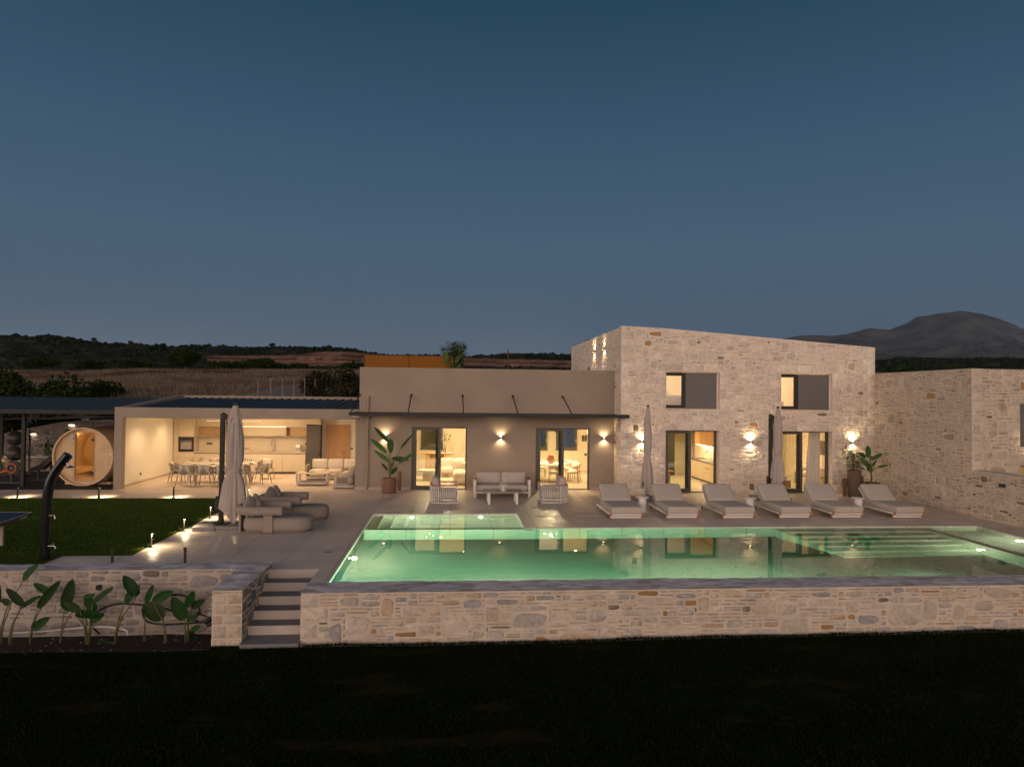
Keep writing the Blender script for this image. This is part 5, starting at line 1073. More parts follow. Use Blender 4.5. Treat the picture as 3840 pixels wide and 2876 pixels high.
for x, y in ((-16.16, 28.25), (-20.5, 28.0), (-15.0, 33.0), (-13.2, 33.0), (-19.8, 33.0)): m = MB(); m.box(x-.06, x+.06, y-.06, y+.06, 0, 2.85 if y < 30 else 3.2); m.build('post', 'dark_metal', t, world=True)
# curved garden retaining wall with lamps
t = thing('garden_wall', (-18, 36, 0), 'curved retaining stone wall with pale coping behind the gym', 'wall')
GW = [(-28, 35.0, .55), (-24, 35.6, .95), (-21.6, 36, 1.45), (-20.2, 36.1, 1.78), (-19, 36.1, 2.03), (-17.5, 36, 2.18), (-15.5, 35.9, 2.22), (-12.4, 35.9, 2.25), (-11.5, 36, 2.3)]
m = MB(); mc = MB()
for a, b in zip(GW[:-1], GW[1:]):
    m.add([(a[0], a[1], -.3), (b[0], b[1], -.3), (b[0], b[1], b[2]), (a[0], a[1], a[2]), (a[0], a[1]+.4, -.3), (b[0], b[1]+.4, -.3), (b[0], b[1]+.4, b[2]), (a[0], a[1]+.4, a[2])], [(0, 1, 2, 3), (7, 6, 5, 4)])
    mc.add([(a[0], a[1]-.04, a[2]), (b[0], b[1]-.04, b[2]), (b[0], b[1]+.45, b[2]), (a[0], a[1]+.45, a[2]), (a[0], a[1]-.04, a[2]+.07), (b[0], b[1]-.04, b[2]+.07), (b[0], b[1]+.45, b[2]+.07), (a[0], a[1]+.45, a[2]+.07)], [(3, 2, 1, 0), (4, 5, 6, 7), (0, 1, 5, 4), (2, 3, 7, 6)])
m.build('core', 'mortar_dark', t, world=True); mc.build('coping', 'mortar_dark', t, world=True)
m = MB()
for i, (a, b) in enumerate(zip(GW[:-1], GW[1:])):
    L = math.hypot(b[0]-a[0], b[1]-a[1]); U = Vector(((b[0]-a[0])/L, (b[1]-a[1])/L, 0)); Nn = Vector((U.y, -U.x, 0))
    masonry(m, (a[0], a[1], 0), U, Nn, L, max(a[2], b[2]), lambda u, a=a, b=b, L=L: a[2]+(b[2]-a[2])*u/L-.02, (), seed=70+i, rare=0, pal=PAL_DARK, cell=.09, quoin=False, big=.3)
m.build('stone_facing', 'stone', t, smooth=50, world=True)
for x, y, z, lb in ((-20.19, 36.06, 1.50, 'small lit step lamp on the garden wall, left one'), (-18.40, 36.04, 1.95, 'small lit step lamp on the garden wall above the sauna')):
    l_ = thing('step_light', (x, y-.03, z), lb, 'wall lamp', 'step lamps on the garden wall'); m = MB(); m.box(-.17, .17, -.03, .02, .04, .06); m.build('housing', 'dark_metal', l_); m = MB(); m.box(-.12, .12, -.028, .0, .012, .036); m.build('lens', 'lamp_glow', l_)
    light('SPOT', (x, y-.12, z), .4, .02, (1, .8, .6), l_, (0, .15, -1), spot=150)
t = thing('low_planter_wall', (-18.8, 33.8, 0), 'low stone planter wall in front of the cacti', 'wall')
m = MB(); m.box(-23, -15.2, 33.6, 34.0, -.1, .60); m.build('core', 'mortar_dark', t, world=True); m = MB(); m.box(-23.05, -15.2, 33.56, 34.05, .605, .66); m.build('coping', 'coping', t, world=True)
m = MB(); masonry(m, (-23, 33.6, 0), X1, (0, -1, 0), 7.8, .6, None, (), seed=80, pal=PAL_GREY, cell=.09, quoin=False); m.build('stone_facing', 'stone', t, smooth=50, world=True)
m = MB(); m.box(-23, -12.4, 34.06, 36, -.2, .50); structure(m.build('cactus_bed', 'soil'))
def cactus(x, y, z, pads, lb):
    t = thing('prickly_pear', (x, y, z), lb, 'cactus', 'cacti in the raised bed')
    for (px, pz, w_, h, tl) in pads:
        m = MB(); m.col = (.03, .055, .02); rot = Matrix.Rotation(tl, 3, 'Y'); vs = []
        m.cush((px, 0, pz), (w_, .07, h), .035 if w_ > .1 else .03, .01, 6, rot)
        m.v = [tuple(Vector((px, 0, pz))+(Vector(v)-Vector((px, 0, pz)))*(1-.22*((Vector(v)-Vector((px, 0, pz))).length/(h*.5))**2*.5)) for v in m.v]; m.build('pad', 'leaf', t, smooth=60)
cactus(-18.6, 34.4, .48, [(0, .28, .30, .55, -.5), (.32, .3, .22, .5, .1)], 'low prickly pear pad at the left of the raised bed')
cactus(-17.6, 34.8, .48, [(0, .35, .34, .6, .1), (-.1, .85, .3, .55, -.15), (-.35, 1.25, .5, .26, 0)], 'tall prickly pear in the middle of the raised bed')
cactus(-16.8, 34.9, .48, [(0, .55, .30, 1.1, 0), (.32, .45, .24, .9, 0), (-.1, 1.0, .3, .5, -.3)], 'columnar cactus group beside the sauna')
for i, (x, y, s) in enumerate(((-18.0, 34.25, .2), (-17.55, 34.3, .28), (-16.95, 34.3, .2), (-16.6, 34.3, .17), (-18.9, 34.3, .15))):
    m = MB(); m.lathe([(.0001, -s*.5), (s*.8, -s*.3), (s, 0), (s*.8, s*.45), (.0001, s*.62)], 9, sx=1.2, fold=lambda a, z: 1+.18*math.sin(3*a+i)+.1*math.sin(5*a)); rootmesh(m, 'rock', 'clay' if False else 'mortar', (x, y, .55+s*.3), 'warm lit rock number %s from the left in the cactus bed' % ORD[[1, 2, 3, 4, 0][i]], 'rock', 'rocks in the cactus bed')
t = thing('ground_spot', (-17.7, 34.15, .5), 'tiny garden spot lighting the rocks in the cactus bed', 'garden lamp'); m = MB(); m.cyl((0, 0, 0), (0, .02, .08), .025, n=10); m.build('body', 'dark_metal', t, smooth=40); light('POINT', (-17.6, 34.08, .85), .8, .03, WARM, t)
t = thing('ground_spot', (-19.6, 33.4, 0), 'garden spot glowing behind the exercise bike', 'garden lamp'); m = MB(); m.cyl((0, 0, 0), (0, .02, .08), .025, n=10); m.build('body', 'dark_metal', t, smooth=40); light('POINT', (-19.6, 33.3, .5), .7, .03, WARM, t)
# gym
t = thing('ball_rack', (-18.25, 31.4, 0), 'black upright rack holding two exercise balls', 'rack')
m = MB()
for sx in (-.36, .36): m.bar((sx, .3, 0), (sx, .3, 2.0), .05); m.bar((sx, -.25, .02), (sx, .35, .02), .05)
m.bar((-.36, .3, 1.0), (.36, .3, 1.0), .04); m.bar((-.36, .3, .5), (.36, .3, .5), .04); m.bar((-.36, .3, 1.3), (.36, .3, 1.3), .04); m.build('frame', 'black', t)
for z, lb in ((1.62, 'grey exercise ball on top of the gym rack'), (.98, 'grey exercise ball below the other on the gym rack')):
    m = MB(); m.lathe([(.0001, -.31)]+[(.31*math.cos(a), .31*math.sin(a)) for a in [(-80+160*k/18)*PI/180 for k in range(19)]]+[(.0001, .31)], 28); rootmesh(m, 'exercise_ball', 'fridge', (-18.25, 31.3, z), lb, 'exercise ball', 'balls on the gym rack', smooth=80)
t = thing('exercise_bike', (-17.0, 28.8, 0), 'black exercise bike with an orange ringed wheel', 'exercise bike')
m = MB(); m.lathe([(.155, -.03), (.185, -.03), (.195, 0), (.185, .03), (.155, .03), (.155, -.03)], 36); o = m.build('wheel_ring', 'orange', t, smooth=50); o.rotation_euler = (PI/2, 0, 0); o.location = (.14, -.05, .63)
m = MB(); m.lathe([(.0001, -.06), (.15, -.05), (.26, -.02), (.26, .06), (.0001, .06)], 36); o = m.build('wheel', 'black', t, smooth=50); o.rotation_euler = (PI/2, 0, 0); o.location = (.18, .03, .64)
m = MB(); m.lathe([(.0001, 0), (.02, 0), (.02, .01), (.0001, .01)], 12); o = m.build('hub', 'white_metal', t); o.rotation_euler = (PI/2, 0, 0); o.location = (.14, -.09, .63)
m = MB(); m.bar((-.95, 0, .22), (.0, -.06, .56), .07, .05); m.build('frame_arm', 'orange', t)
m = MB(); m.bar((-1.0, .05, .06), (.5, .05, .06), .12, .08); m.bar((.1, .05, .1), (.05, .05, 1.0), .08); m.bar((-.6, .05, .1), (-.65, .05, .9), .07); m.bar((-.65, .05, .5), (.4, .05, .75), .08); m.build('frame', 'black', t)
m = MB(); m.cush((-.65, .05, .93), (.32, .20, .08), .04, 0, 5); m.build('saddle', 'black', t, smooth=50); m = MB(); m.bar((.05, -.2, 1.0), (.05, .3, 1.0), .035); m.bar((.05, -.2, 1.0), (.25, -.2, 1.08), .035); m.bar((.05, .3, 1.0), (.25, .3, 1.08), .035); m.build('handlebar', 'black', t)
m = MB(); m.cyl((.45, -.08, .70), (.45, .1, .70), .06, n=14); m.build('knob', 'black', t, smooth=40)
text('mPRO', .085, (-.52, -.10, .335), (PI/2, -math.radians(20), 0), 'printed', t)
t = thing('gym_bench', (-16.2, 29.9, 0), 'black inclined gym bench in front of the low planter wall', 'gym bench')
m = MB(); m.add([(-.62, -.16, .38), (-.10, -.16, .46), (.28, -.16, .86), (.12, -.16, .98), (-.22, -.16, .66), (-.6, -.16, .5)], [(5, 4, 3, 2, 1, 0)]); m.add([(-.62, .16, .38), (-.10, .16, .46), (.28, .16, .86), (.12, .16, .98), (-.22, .16, .66), (-.6, .16, .5)], [(0, 1, 2, 3, 4, 5)])
A = [(-.62, .38), (-.10, .46), (.28, .86), (.12, .98), (-.22, .66), (-.6, .5)]
for p, q in zip(A, A[1:]+A[:1]): m.add([(p[0], -.16, p[1]), (q[0], -.16, q[1]), (q[0], .16, q[1]), (p[0], .16, p[1])], [(0, 1, 2, 3)])
m.build('pad', 'black', t); m = MB(); m.bar((-.5, 0, .03), (.3, 0, .03), .35, .05); m.bar((-.3, 0, .03), (-.3, 0, .42), .06); m.bar((.2, 0, .03), (.15, 0, .75), .06); m.build('frame', 'black', t)
# ------------------------------------------------------------------ inside the plaster house
for x, y in ((-1.8, 29.2), (.6, 29.0), (-.4, 32.0), (3.4, 29.2), (5.2, 29.0), (6.5, 31.5), (4.4, 32.6)):
    m = MB(); m.lathe([(.0001, 0), (.045, 0), (.055, .004), (.055, .012), (.0001, .012)], 14, (x, y, 2.686)); m.build('downlight', 'lamp_glow', house, world=True)
    light('SPOT', (x, y, 2.66), 36, .04, (1, .72, .38), house, (0, 0, -1), spot=140, blend=.9)
light('AREA', (-.5, 30.6, 2.6), 75, 2.5, (1, .74, .42), house, (0, 0, -1)); light('AREA', (4.4, 30.6, 2.6), 75, 2.5, (1, .74, .42), house, (0, 0, -1))
t = thing('console_table', (-.66, 32.3, 0), 'oak console table with two slab legs under the left window', 'console table'); m = MB(); m.cush((0, 0, 1.0), (1.72, .42, .06), .028, 0, 6); m.build('table_top', 'oak_h', t)
for x in (-.40, .46): m = MB(); m.box(x-.10, x+.10, -.16, .16, 0, .965); m.build('leg', 'oak', t)
m = MB(); m.box(-.29, .35, .02, .06, .25, .96); m.build('panel', 'oak_h', t)
t = thing('glass_vase', (-.33, 32.2, 1.035), 'clear glass vase with a leafy olive branch on the console', 'vase'); m = MB(); m.lathe([(.10, 0), (.10, .22), (.055, .30), (.05, .36)], 18); m.build('vase', 'clear_glass', t, smooth=50)
m = MB(); m.col = (.03, .045, .02); rg = random.Random(5)
for k in range(7):
    a = rg.uniform(0, 6.3); q = Vector((.28*math.cos(a), .1*math.sin(a), rg.uniform(.55, .95))); m.tube([(0, 0, .03), q*.5+Vector((0, 0, .05)), q], [.006, .005, .003], 5)
    for j in range(8):
        p = q*rg.uniform(.55, 1.05); d = Vector((rg.uniform(-1, 1), rg.uniform(-.5, .5), rg.uniform(-.3, 1))).normalized()*.09; s_ = d.cross(Vector((0, 1, .2))).normalized()*.025
        m.add([p, p+d*.5+s_, p+d, p+d*.5-s_], [(0, 1, 2, 3)])
m.build('branch', 'leaf', t)
t = thing('round_table', (-.97, 30.3, 0), 'round pale coffee table on a drum base behind the left sliding door', 'coffee table'); m = MB(); m.lathe([(.0001, .42), (.42, .42), (.43, .44), (.42, .46), (.0001, .46)], 36); m.build('table_top', 'cream', t, smooth=40); m = MB(); m.lathe([(.24, 0), (.22, .42)], 28); m.build('base', 'cream', t, smooth=40)
t = thing('boucle_sofa', (.75, 29.4, 0), 'cream boucle sofa seen through the open left door', 'sofa'); m = MB(); m.cush((0, 0, .28), (1.3, 1.7, .52), .16, .02, 9); m.build('seat', 'boucle', t, smooth=60); m = MB(); m.cush((-.0, .62, .68), (1.35, .45, .60), .2, .04, 9); m.build('backrest', 'boucle', t, smooth=60)
m = MB(); m.cush((-.05, .22, .70), (.44, .16, .34), .07, .05, 6, Matrix.Rotation(.3, 3, 'X')); m.build('pillow', 'boucle', t, smooth=60)
m = MB(); m.cush((0.05, .32, .95), (.45, .16, .42), .05, .05, 6, Matrix.Rotation(.25, 3, 'Y')); m.build('pillow', 'fabric_light', t, smooth=60)
m = MB(); m.box(-.6, .6, -.8, .8, 0, .04); m.build('base', 'oak', t)
t = thing('curved_armchair', (-.15, 31.6, 0), 'low tan lounge chair partly hidden behind the door stile', 'armchair'); m = MB(); m.cush((0, 0, .3), (.6, .6, .3), .12, .02, 7); m.build('seat', 'fabric_light', t, smooth=60); m = MB(); m.cush((0, .28, .58), (.6, .16, .5), .08, .02, 7); m.build('backrest', 'fabric_light', t, smooth=60)
def bulbs(t, lst):
    for dx, dy, dz, r in lst:
        m = MB(); m.lathe([(.0001, -r)]+[(r*math.cos(a), r*math.sin(a)) for a in [(-75+150*k/12)*PI/180 for k in range(13)]]+[(.0001, r)], 20, (dx, dy, dz)); sh = m.build('glass_globe', 'clear_glass', t, smooth=80)
        m = MB(); m.lathe([(.0001, -.022), (.02, -.01), (.02, .01), (.0001, .022)], 10, (dx, dy, dz)); m.build('bulb', 'lamp_glow', sh, smooth=60)
        m = MB(); m.tube([(dx, dy, dz+r), (dx, dy, .0)], .003, 5); m.build('cord', 'black', t)
t = thing('glass_pendant', (-.85, 30.2, 2.69), 'cluster of clear glass globes hanging in the living room', 'pendant lamp'); bulbs(t, [(0, 0, -.52, .13), (.13, .1, -.40, .11), (-.14, .12, -.35, .11)])
t = thing('glass_pendant', (4.55, 30.0, 2.69), 'cluster of clear glass globes hanging over the white dining table', 'pendant lamp'); bulbs(t, [(0, 0, -.50, .13), (.13, .1, -.42, .11), (-.16, .05, -.36, .11)])
t = thing('oval_table', (4.05, 30.35, 0), 'white oval dining table behind the right sliding door', 'dining table'); m = MB(); m.lathe([(.0001, .72), (.98, .72), (1.0, .735), (.98, .75), (.0001, .75)], 48, sy=.62); m.build('table_top', 'white_wall', t, smooth=40)
for sx in (-.5, .5): m = MB(); m.tube([(sx*1.2, -.3, 0), (sx, 0, .72)], .035, 10); m.tube([(sx*1.2, .3, 0), (sx, 0, .72)], .035, 10); m.build('leg', 'oak', t)
t = thing('terracotta_jar', (4.30, 30.2, .751), 'glazed terracotta jar on the white oval table', 'jar'); m = MB(); m.lathe([(.0001, 0), (.09, 0), (.12, .05), (.165, .15), (.16, .21), (.11, .29), (.105, .33), (.12, .35), (.11, .35), (.095, .33)], 28); m.build('jar', 'clay', t, smooth=60)
def inner_chair():
    t = thing('tub_chair', (0, 0, 0), '', 'dining chair', 'tub chairs round the oval table')
    m = MB(); m.cush((0, 0, .45), (.48, .46, .09), .04, .01, 6); m.build('seat', 'fabric_light', t, smooth=60)
    pp = [(.26*math.sin(a), -.24*math.cos(a)+.02, .72-.06*(abs(a)/1.5)**2) for a in [-1.7+3.4*k/14 for k in range(15)]]
    m = MB(); m.tube(pp, [.035]+[.05+.035*math.cos((k-7)/7*1.3) for k in range(1, 14)]+[.035], 12); m.build('backrest', 'fabric_light', t, smooth=60)
    for sx in (-1, 1):
        m = MB(); m.tube([(sx*.22, -.18, .75), (sx*.22, -.2, .42), (sx*.24, -.24, 0)], [.014, .018, .012], 8); m.build('leg', 'oak', t, smooth=50); m = MB(); m.tube([(sx*.21, .19, .42), (sx*.23, .22, 0)], [.018, .012], 8); m.build('leg', 'oak', t, smooth=50)
    return t
ic = inner_chair()
for i, (x, y, rz_, lb) in enumerate(((5.15, 29.55, PI/2-.1, 'tub chair nearest the open half of the right sliding door'), (5.32, 30.2, PI/2, 'second tub chair behind the nearest one at the open door'), (5.30, 30.85, PI/2+.1, 'third tub chair in the row right of the oval table'), (5.15, 31.5, PI/2+.3, 'farthest tub chair in the row right of the oval table'), (4.35, 29.35, .0, 'tub chair on the near side of the oval table'), (3.45, 29.5, -.3, 'tub chair at the left near side of the oval table'), (4.0, 31.5, PI, 'tub chair on the far side of the oval table'), (3.2, 30.6, -PI/2, 'tub chair at the left end of the oval table'))):
    if i == 0: ic.location = (x, y, 0); ic.rotation_euler = (0, 0, rz_); ic['label'] = lb
    else: clone(ic, (x, y, 0), rz_, lb)
m = MB(); m.box(6.42, 6.52, 34.32, 34.345, 1.45, 1.75); m.box(6.56, 6.66, 34.32, 34.345, 1.45, 1.75); m.box(6.55, 6.67, 34.32, 34.345, .75, .86); m.build('switch', 'frame_metal', house, world=True)
# ------------------------------------------------------------------ inside the stone house
def room_lights(par, L, pw, h, a=None):
    for x, y in L: light('SPOT', (x, y, h-.02), pw, .04, (1, .72, .36), par, (0, 0, -1), spot=140, blend=.9)
    if a: light('AREA', a, pw*2, 1.5, (1, .72, .38), par, (0, 0, -1))
room_lights(stone, [(10.2, 27.6), (9.6, 29.5), (10.2, 31.4)], 28, 2.66, (7.75, 31.2, 2.6)); room_lights(stone, [(13.2, 27.8), (14.6, 29.5), (13.4, 31.4)], 30, 2.66, (12.1, 31.6, 2.6)); room_lights(stone, [(9.4, 28.5)], 15, 5.08, (9.4, 28.6, 5.05)); room_lights(stone, [(13.6, 28.5)], 20, 5.08, (13.6, 28.6, 5.05))
k2 = thing('galley_kitchen', (11.2, 29.3, 0), 'galley kitchen with dark worktop and oak wall units seen through the open door', 'kitchen')
m = MB(); m.box(10.96, 11.54, 27.0, 31.6, .09, .86); m.build('carcass', 'cream', k2, world=True); m = MB(); m.box(11.0, 11.54, 27.0, 31.55, .01, .089); m.build('plinth', 'frame_metal', k2, world=True)
m = MB(); m.box(10.92, 11.55, 26.98, 31.62, .862, .90); m.build('worktop', 'frame_metal', k2, world=True); m = MB(); m.box(11.18, 11.545, 27.6, 31.6, 1.55, 2.62); wu = m.build('wall_unit', 'oak', k2, world=True)
for k in range(5):
    y = 27.62+.8*k; m = MB(); m.box(11.162, 11.178, y, y+.785, 1.56, 2.6); m.build('unit_door', 'oak', k2, world=True)
for k in range(5):
    y = 27.1+.9*k; m = MB()
    if k == 2:
        for z0, z1 in ((.1, .42), (.43, .64), (.65, .855)): m.box(10.942, 10.958, y, y+.885, z0, z1)
        m.build('drawer', 'cream', k2, world=True); m = MB(); m.box(10.938, 10.942, y+.2, y+.7, .60, .635); m.build('handle', 'teak', k2, world=True)
    else: m.box(10.942, 10.958, y, y+.885, .1, .855); m.build('cabinet_door', 'cream', k2, world=True)
m = MB(); m.box(11.2, 11.5, 27.62, 31.58, 1.535, 1.548); m.build('light_strip', 'cove_glow', k2, world=True)
m = MB(); m.box(11.0, 11.45, 29.9, 30.8, .901, .906); m.build('sink', 'steel', k2, world=True); m = MB(); m.tube([(11.44, 30.3, .905), (11.44, 30.3, 1.25), (11.36, 30.3, 1.36), (11.25, 30.3, 1.36), (11.18, 30.3, 1.26), (11.18, 30.3, 1.16)], .016, 10); m.cyl((11.44, 30.3, .905), (11.44, 30.3, 1.0), .03, n=12); m.build('tap', 'chrome', k2, smooth=40, world=True)
m = MB(); m.box(11.535, 11.549, 31.0, 31.1, 1.2, 1.3); m.build('socket', 'frame_metal', k2, world=True)
t = thing('stool_table', (8.75, 28.1, 0), 'round clay coloured pedestal table behind the kitchen door glass', 'side table'); m = MB(); m.lathe([(.0001, .62), (.34, .62), (.35, .65), (.34, .67), (.0001, .67)], 28); m.build('table_top', 'teak', t, smooth=40); m = MB(); m.lathe([(.17, 0), (.17, .62)], 24); m.build('base', 'canvas', t, smooth=40)
t = thing('curtain', (8.0, 29.6, 0), 'pale draped curtain with folded towels behind the kitchen door glass', 'curtain')
m = MB(); m.grid(lambda a, b: (-.1+.8*a, .06*math.sin(a*26), .8+1.75*b), 60, 3); m.build('drape', 'fabric_light', t, smooth=180); m = MB(); m.cush((.2, 0, .73), (.9, .5, .16), .06, .01, 6); m.build('towel', 'fabric_light', t, smooth=60); m = MB(); m.box(-.3, .7, -.3, .3, 0, .63); m.build('chest', 'oak', t)
t = thing('tall_cabinet', (10.0, 32.6, 0), 'dark tall cabinet at the back of the galley kitchen', 'cabinet'); m = MB(); m.box(-.45, .45, -.3, .38, 0, 2.5); m.build('body', 'fridge', t); m = MB(); m.box(-.44, .44, -.32, -.302, .05, 2.45); m.build('door', 'fridge', t)
t = thing('bed', (13.2, 28.4, 0), 'oak platform bed with ribbed white cover in the ground floor bedroom', 'bed'); m = MB(); m.box(-1.2, .52, -.9, 1.0, .05, .34); m.box(-1.2, .3, 1.0, 1.1, .05, .9); m.build('frame', 'oak_h', t); m = MB(); m.cush((-.4, .05, .45), (1.7, 1.7, .24), .1, .02, 8); m.build('mattress', 'white_wall', t, smooth=60); m = MB(); m.cush((-.1, .7, .74), (.6, .24, .5), .08, .05, 7, Matrix.Rotation(.3, 3, 'X')); m.build('pillow', 'fabric_light', t, smooth=60)
t = thing('loop_chair', (15.2, 29.2, 0), 'white boucle chair with rounded loop legs in the bedroom', 'armchair')
for sy_ in (-.28, .28): m = MB(); m.tube([(-.33, sy_, .02), (-.33, sy_, .55), (-.25, sy_, .68), (-.1, sy_, .72), (.12, sy_, .68), (.28, sy_, .5), (.33, sy_, .02)], .075, 12); m.build('arm', 'boucle', t, smooth=60)
m = MB(); m.cush((0, 0, .38), (.6, .5, .12), .05, .01, 6); m.build('seat', 'boucle', t, smooth=60); m = MB(); m.cush((-.32, 0, .62), (.12, .55, .3), .05, .01, 6); m.build('backrest', 'boucle', t, smooth=60)
t = thing('dresser', (15.95, 29.8, 0), 'cream drawer unit with a wall screen above it in the bedroom', 'dresser'); m = MB(); m.box(-.25, .33, -1.0, .9, .35, .72); m.build('body', 'white_wall', t)
for k in range(2): m = MB(); m.box(-.268, -.252, -.98+.95*k, -.05+.95*k, .37, .70); m.build('drawer', 'white_wall', t)
t = thing('wall_screen', (16.05, 29.3, 1.55), 'dark flat screen hanging on thin rods beside the curtain', 'screen'); m = MB(); m.box(-.03, .03, -.45, .45, -.3, .3); m.build('screen', 'fridge', t); m = MB(); m.tube([(0, 0, -.85), (0, 0, 1.1)], .012, 8); m.build('rod', 'steel', t)
t = thing('curtain', (14.22, 26.95, 0), 'long pale curtain bunched at the right of the bedroom door', 'curtain'); m = MB(); m.grid(lambda a, b: (.42*a-.30*(1-b)*(1-a)*.7, .05*math.sin(a*30+b)+.02, .01+2.6*b), 60, 12); m.build('drape', 'white_wall', t, smooth=180)
t = thing('tube_pendant', (15.05, 29.4, 1.95), 'narrow glass tube pendant lamp in the bedroom', 'pendant lamp'); m = MB(); m.lathe([(.045, -.22), (.045, .18)], 16); m.build('glass_tube', 'clear_glass', t, smooth=40); m = MB(); m.lathe([(.0001, -.18), (.022, -.17), (.022, .1), (.0001, .11)], 12); m.build('bulb', 'lamp_glow', t, smooth=40); m = MB(); m.tube([(0, 0, .1), (0, 0, .7)], .004, 5); m.build('cord', 'black', t)
m = MB(); m.box(14.55, 14.65, 32.685, 32.7, 1.15, 1.25); m.build('switch', 'frame_metal', stone, world=True)
t = thing('upstairs_bed', (8.7, 28.2, 3.0), 'wooden bed with ribbed cream cover seen in the left upper window', 'bed'); m = MB(); m.box(-.9, .9, -.9, .9, .02, .5); m.build('frame', 'oak_h', t); m = MB(); m.cush((0, 0, .62), (1.8, 1.8, .3), .1, .02, 8); m.build('mattress', 'boucle', t, smooth=60); m = MB(); m.cush((-.3, -.3, .82), (.6, .3, .24), .1, .03, 7); m.build('pillow', 'fabric_light', t, smooth=60)
t = thing('upstairs_bed', (12.75, 28.6, 3.0), 'wooden bed with two brown cushions seen in the right upper window', 'bed'); m = MB(); m.box(-.7, .75, -.9, .9, .02, .52); m.build('frame', 'oak_h', t)
for sx, mt_ in ((-.0, 'pot_brown'), (.42, 'canvas')): m = MB(); m.cush((sx, -.4, .72), (.42, .2, .42), .08, .04, 6); m.build('pillow', mt_, t, smooth=60)
m = MB(); m.box(13.75, 13.83, 30.385, 30.4, 4.25, 4.35); m.build('switch', 'frame_metal', stone, world=True)
# ------------------------------------------------------------------ plants
def leaf_blade(m, A, B, wd, nrm=(0, -1, 0), droop=.08, fold=.18, col=(.04, .10, .018), n=9, wave=0.):
    A, B = Vector(A), Vector(B); d = B-A; L = d.length; dn = d.normalized(); nr = Vector(nrm); s = dn.cross(nr)
    if s.length < 1e-3: s = Vector((1, 0, 0))
    s.normalize(); nn = s.cross(dn).normalized(); vs = []
    for i in range(n+1):
        t = i/n; wv = wd/2*max(.0, math.sin(PI*min(1, t*.96+.03)**.78))**.58 if t < 1 else .002
        c = A+d*t-Vector((0, 0, 1))*droop*L*(t*t)+Vector((0, 0, 1))*droop*L*.5*t
        wv2 = wave*math.sin(i*2.1)
        vs += [c+s*wv+nn*(fold*wv+wv2*wd), c-nn*.0, c-s*wv+nn*(fold*wv-wv2*wd)]
    fs = []
    for i in range(n): a = i*3; fs += [(a, a+1, a+4, a+3), (a+1, a+2, a+5, a+4)]
    m.add(vs, fs, col)
GREENS = [(.030, .085, .012), (.045, .12, .018), (.025, .065, .014), (.06, .13, .03), (.04, .075, .02)]
def paddle_plant(name, base, leaves, y, lab, cat, cols, ydep=.35, stem_col=(.10, .14, .045), group=None, seed=1, stems=True, sr=.012, stalk=None):
    rg = random.Random(seed); bx, bz = base; t = thing(name, (bx, y, bz), lab, cat, group)
    for (ax, az, tx, tz, wd) in leaves:
        if name == 'young_banana': wd *= 1.35
        dy = rg.uniform(-ydep, ydep)*.5; A = Vector((ax-bx, dy*.6, az-bz)); B = Vector((tx-bx, dy, tz-bz)); c = rg.choice(cols)
        m = MB(); nrm = Vector((rg.uniform(-.5, .5), -1, rg.uniform(.1, .9)))
        leaf_blade(m, A, B, wd, nrm, rg.uniform(.0, .10), rg.uniform(.12, .4), c, wave=rg.uniform(0, .05)); m.build('leaf', 'leaf', t, smooth=180)
        if stems:
            m = MB(); m.col = stem_col; p0 = Vector((rg.uniform(-.03, .03), rg.uniform(-.03, .03), 0)) if stalk is None else Vector(stalk)
            mid = p0.lerp(A, .5)+Vector((-(A.x-p0.x)*.22, 0, abs(A.x-p0.x)*.15)); m.tube([p0, p0.lerp(mid, .5)*1.0+Vector((-(A.x-p0.x)*.06, 0, 0)), mid, A], [sr*1.7, sr*1.2, sr, sr*.6], 7); m.build('stem', 'leaf', t, smooth=60)
    return t
BAN = [(-2.33,1.91,-2.84,2.43,0.17),(-2.24,1.99,-2.2,1.47,0.26),(-2.39,1.47,-3.0,2.03,0.18),(-2.28,1.16,-2.84,1.59,0.16),(-2.32,0.83,-2.57,1.12,0.10),(-1.84,1.66,-1.4,2.2,0.11),(-1.91,1.09,-1.32,1.53,0.12),(-2.18,1.26,-1.55,1.22,0.18),(-2.22,0.69,-1.96,0.94,0.16),(-2.19,0.92,-2.11,1.17,0.09)]
t = paddle_plant('banana_plant', (-2.25, .52), BAN, 26.45, 'tall potted banana plant with broad paddle leaves left of the doors', 'plant', GREENS[:4], seed=4, group=None)
t = thing('plant_pot', (-2.27, 26.45, 0), 'round terracotta brown pot holding the tall banana plant', 'pot'); m = MB(); m.lathe([(.0001, 0), (.25, 0), (.265, .02), (.27, .53), (.262, .545), (.25, .54), (.245, .47), (.0001, .47)], 40); m.build('pot', 'terracotta', t, smooth=40); m = MB(); m.lathe([(.0001, .475), (.243, .472)], 24); m.build('soil', 'soil', t)
t = thing('planter_tube', (-1.93, 27.08, 0), 'narrow terracotta tube beside the banana plant pot', 'pot'); m = MB(); m.lathe([(.0001, 0), (.055, 0), (.06, .72), (.05, .72), (.0001, .70)], 20); m.build('tube', 'terracotta', t, smooth=40)
RUB = [(15.6,1.48,15.58,1.96,0.21),(15.52,1.48,15.23,1.65,0.2),(15.53,1.21,15.28,1.48,0.2),(15.69,0.99,15.6,1.4,0.19),(15.72,0.88,15.74,1.21,0.16),(15.7,1.38,15.72,1.57,0.14),(15.78,1.4,16.17,1.65,0.15),(15.79,1.15,16.0,1.38,0.11),(15.92,1.13,16.3,1.22,0.1),(15.53,1.02,15.21,1.13,0.07)]
t = paddle_plant('rubber_plant', (15.72, .55), RUB, 25.25, 'broad leaved rubber plant in a low brown pot at the wall corner', 'plant', [(.05, .12, .03), (.03, .085, .02), (.07, .14, .05)], seed=9, stalk=(0, 0, .35))
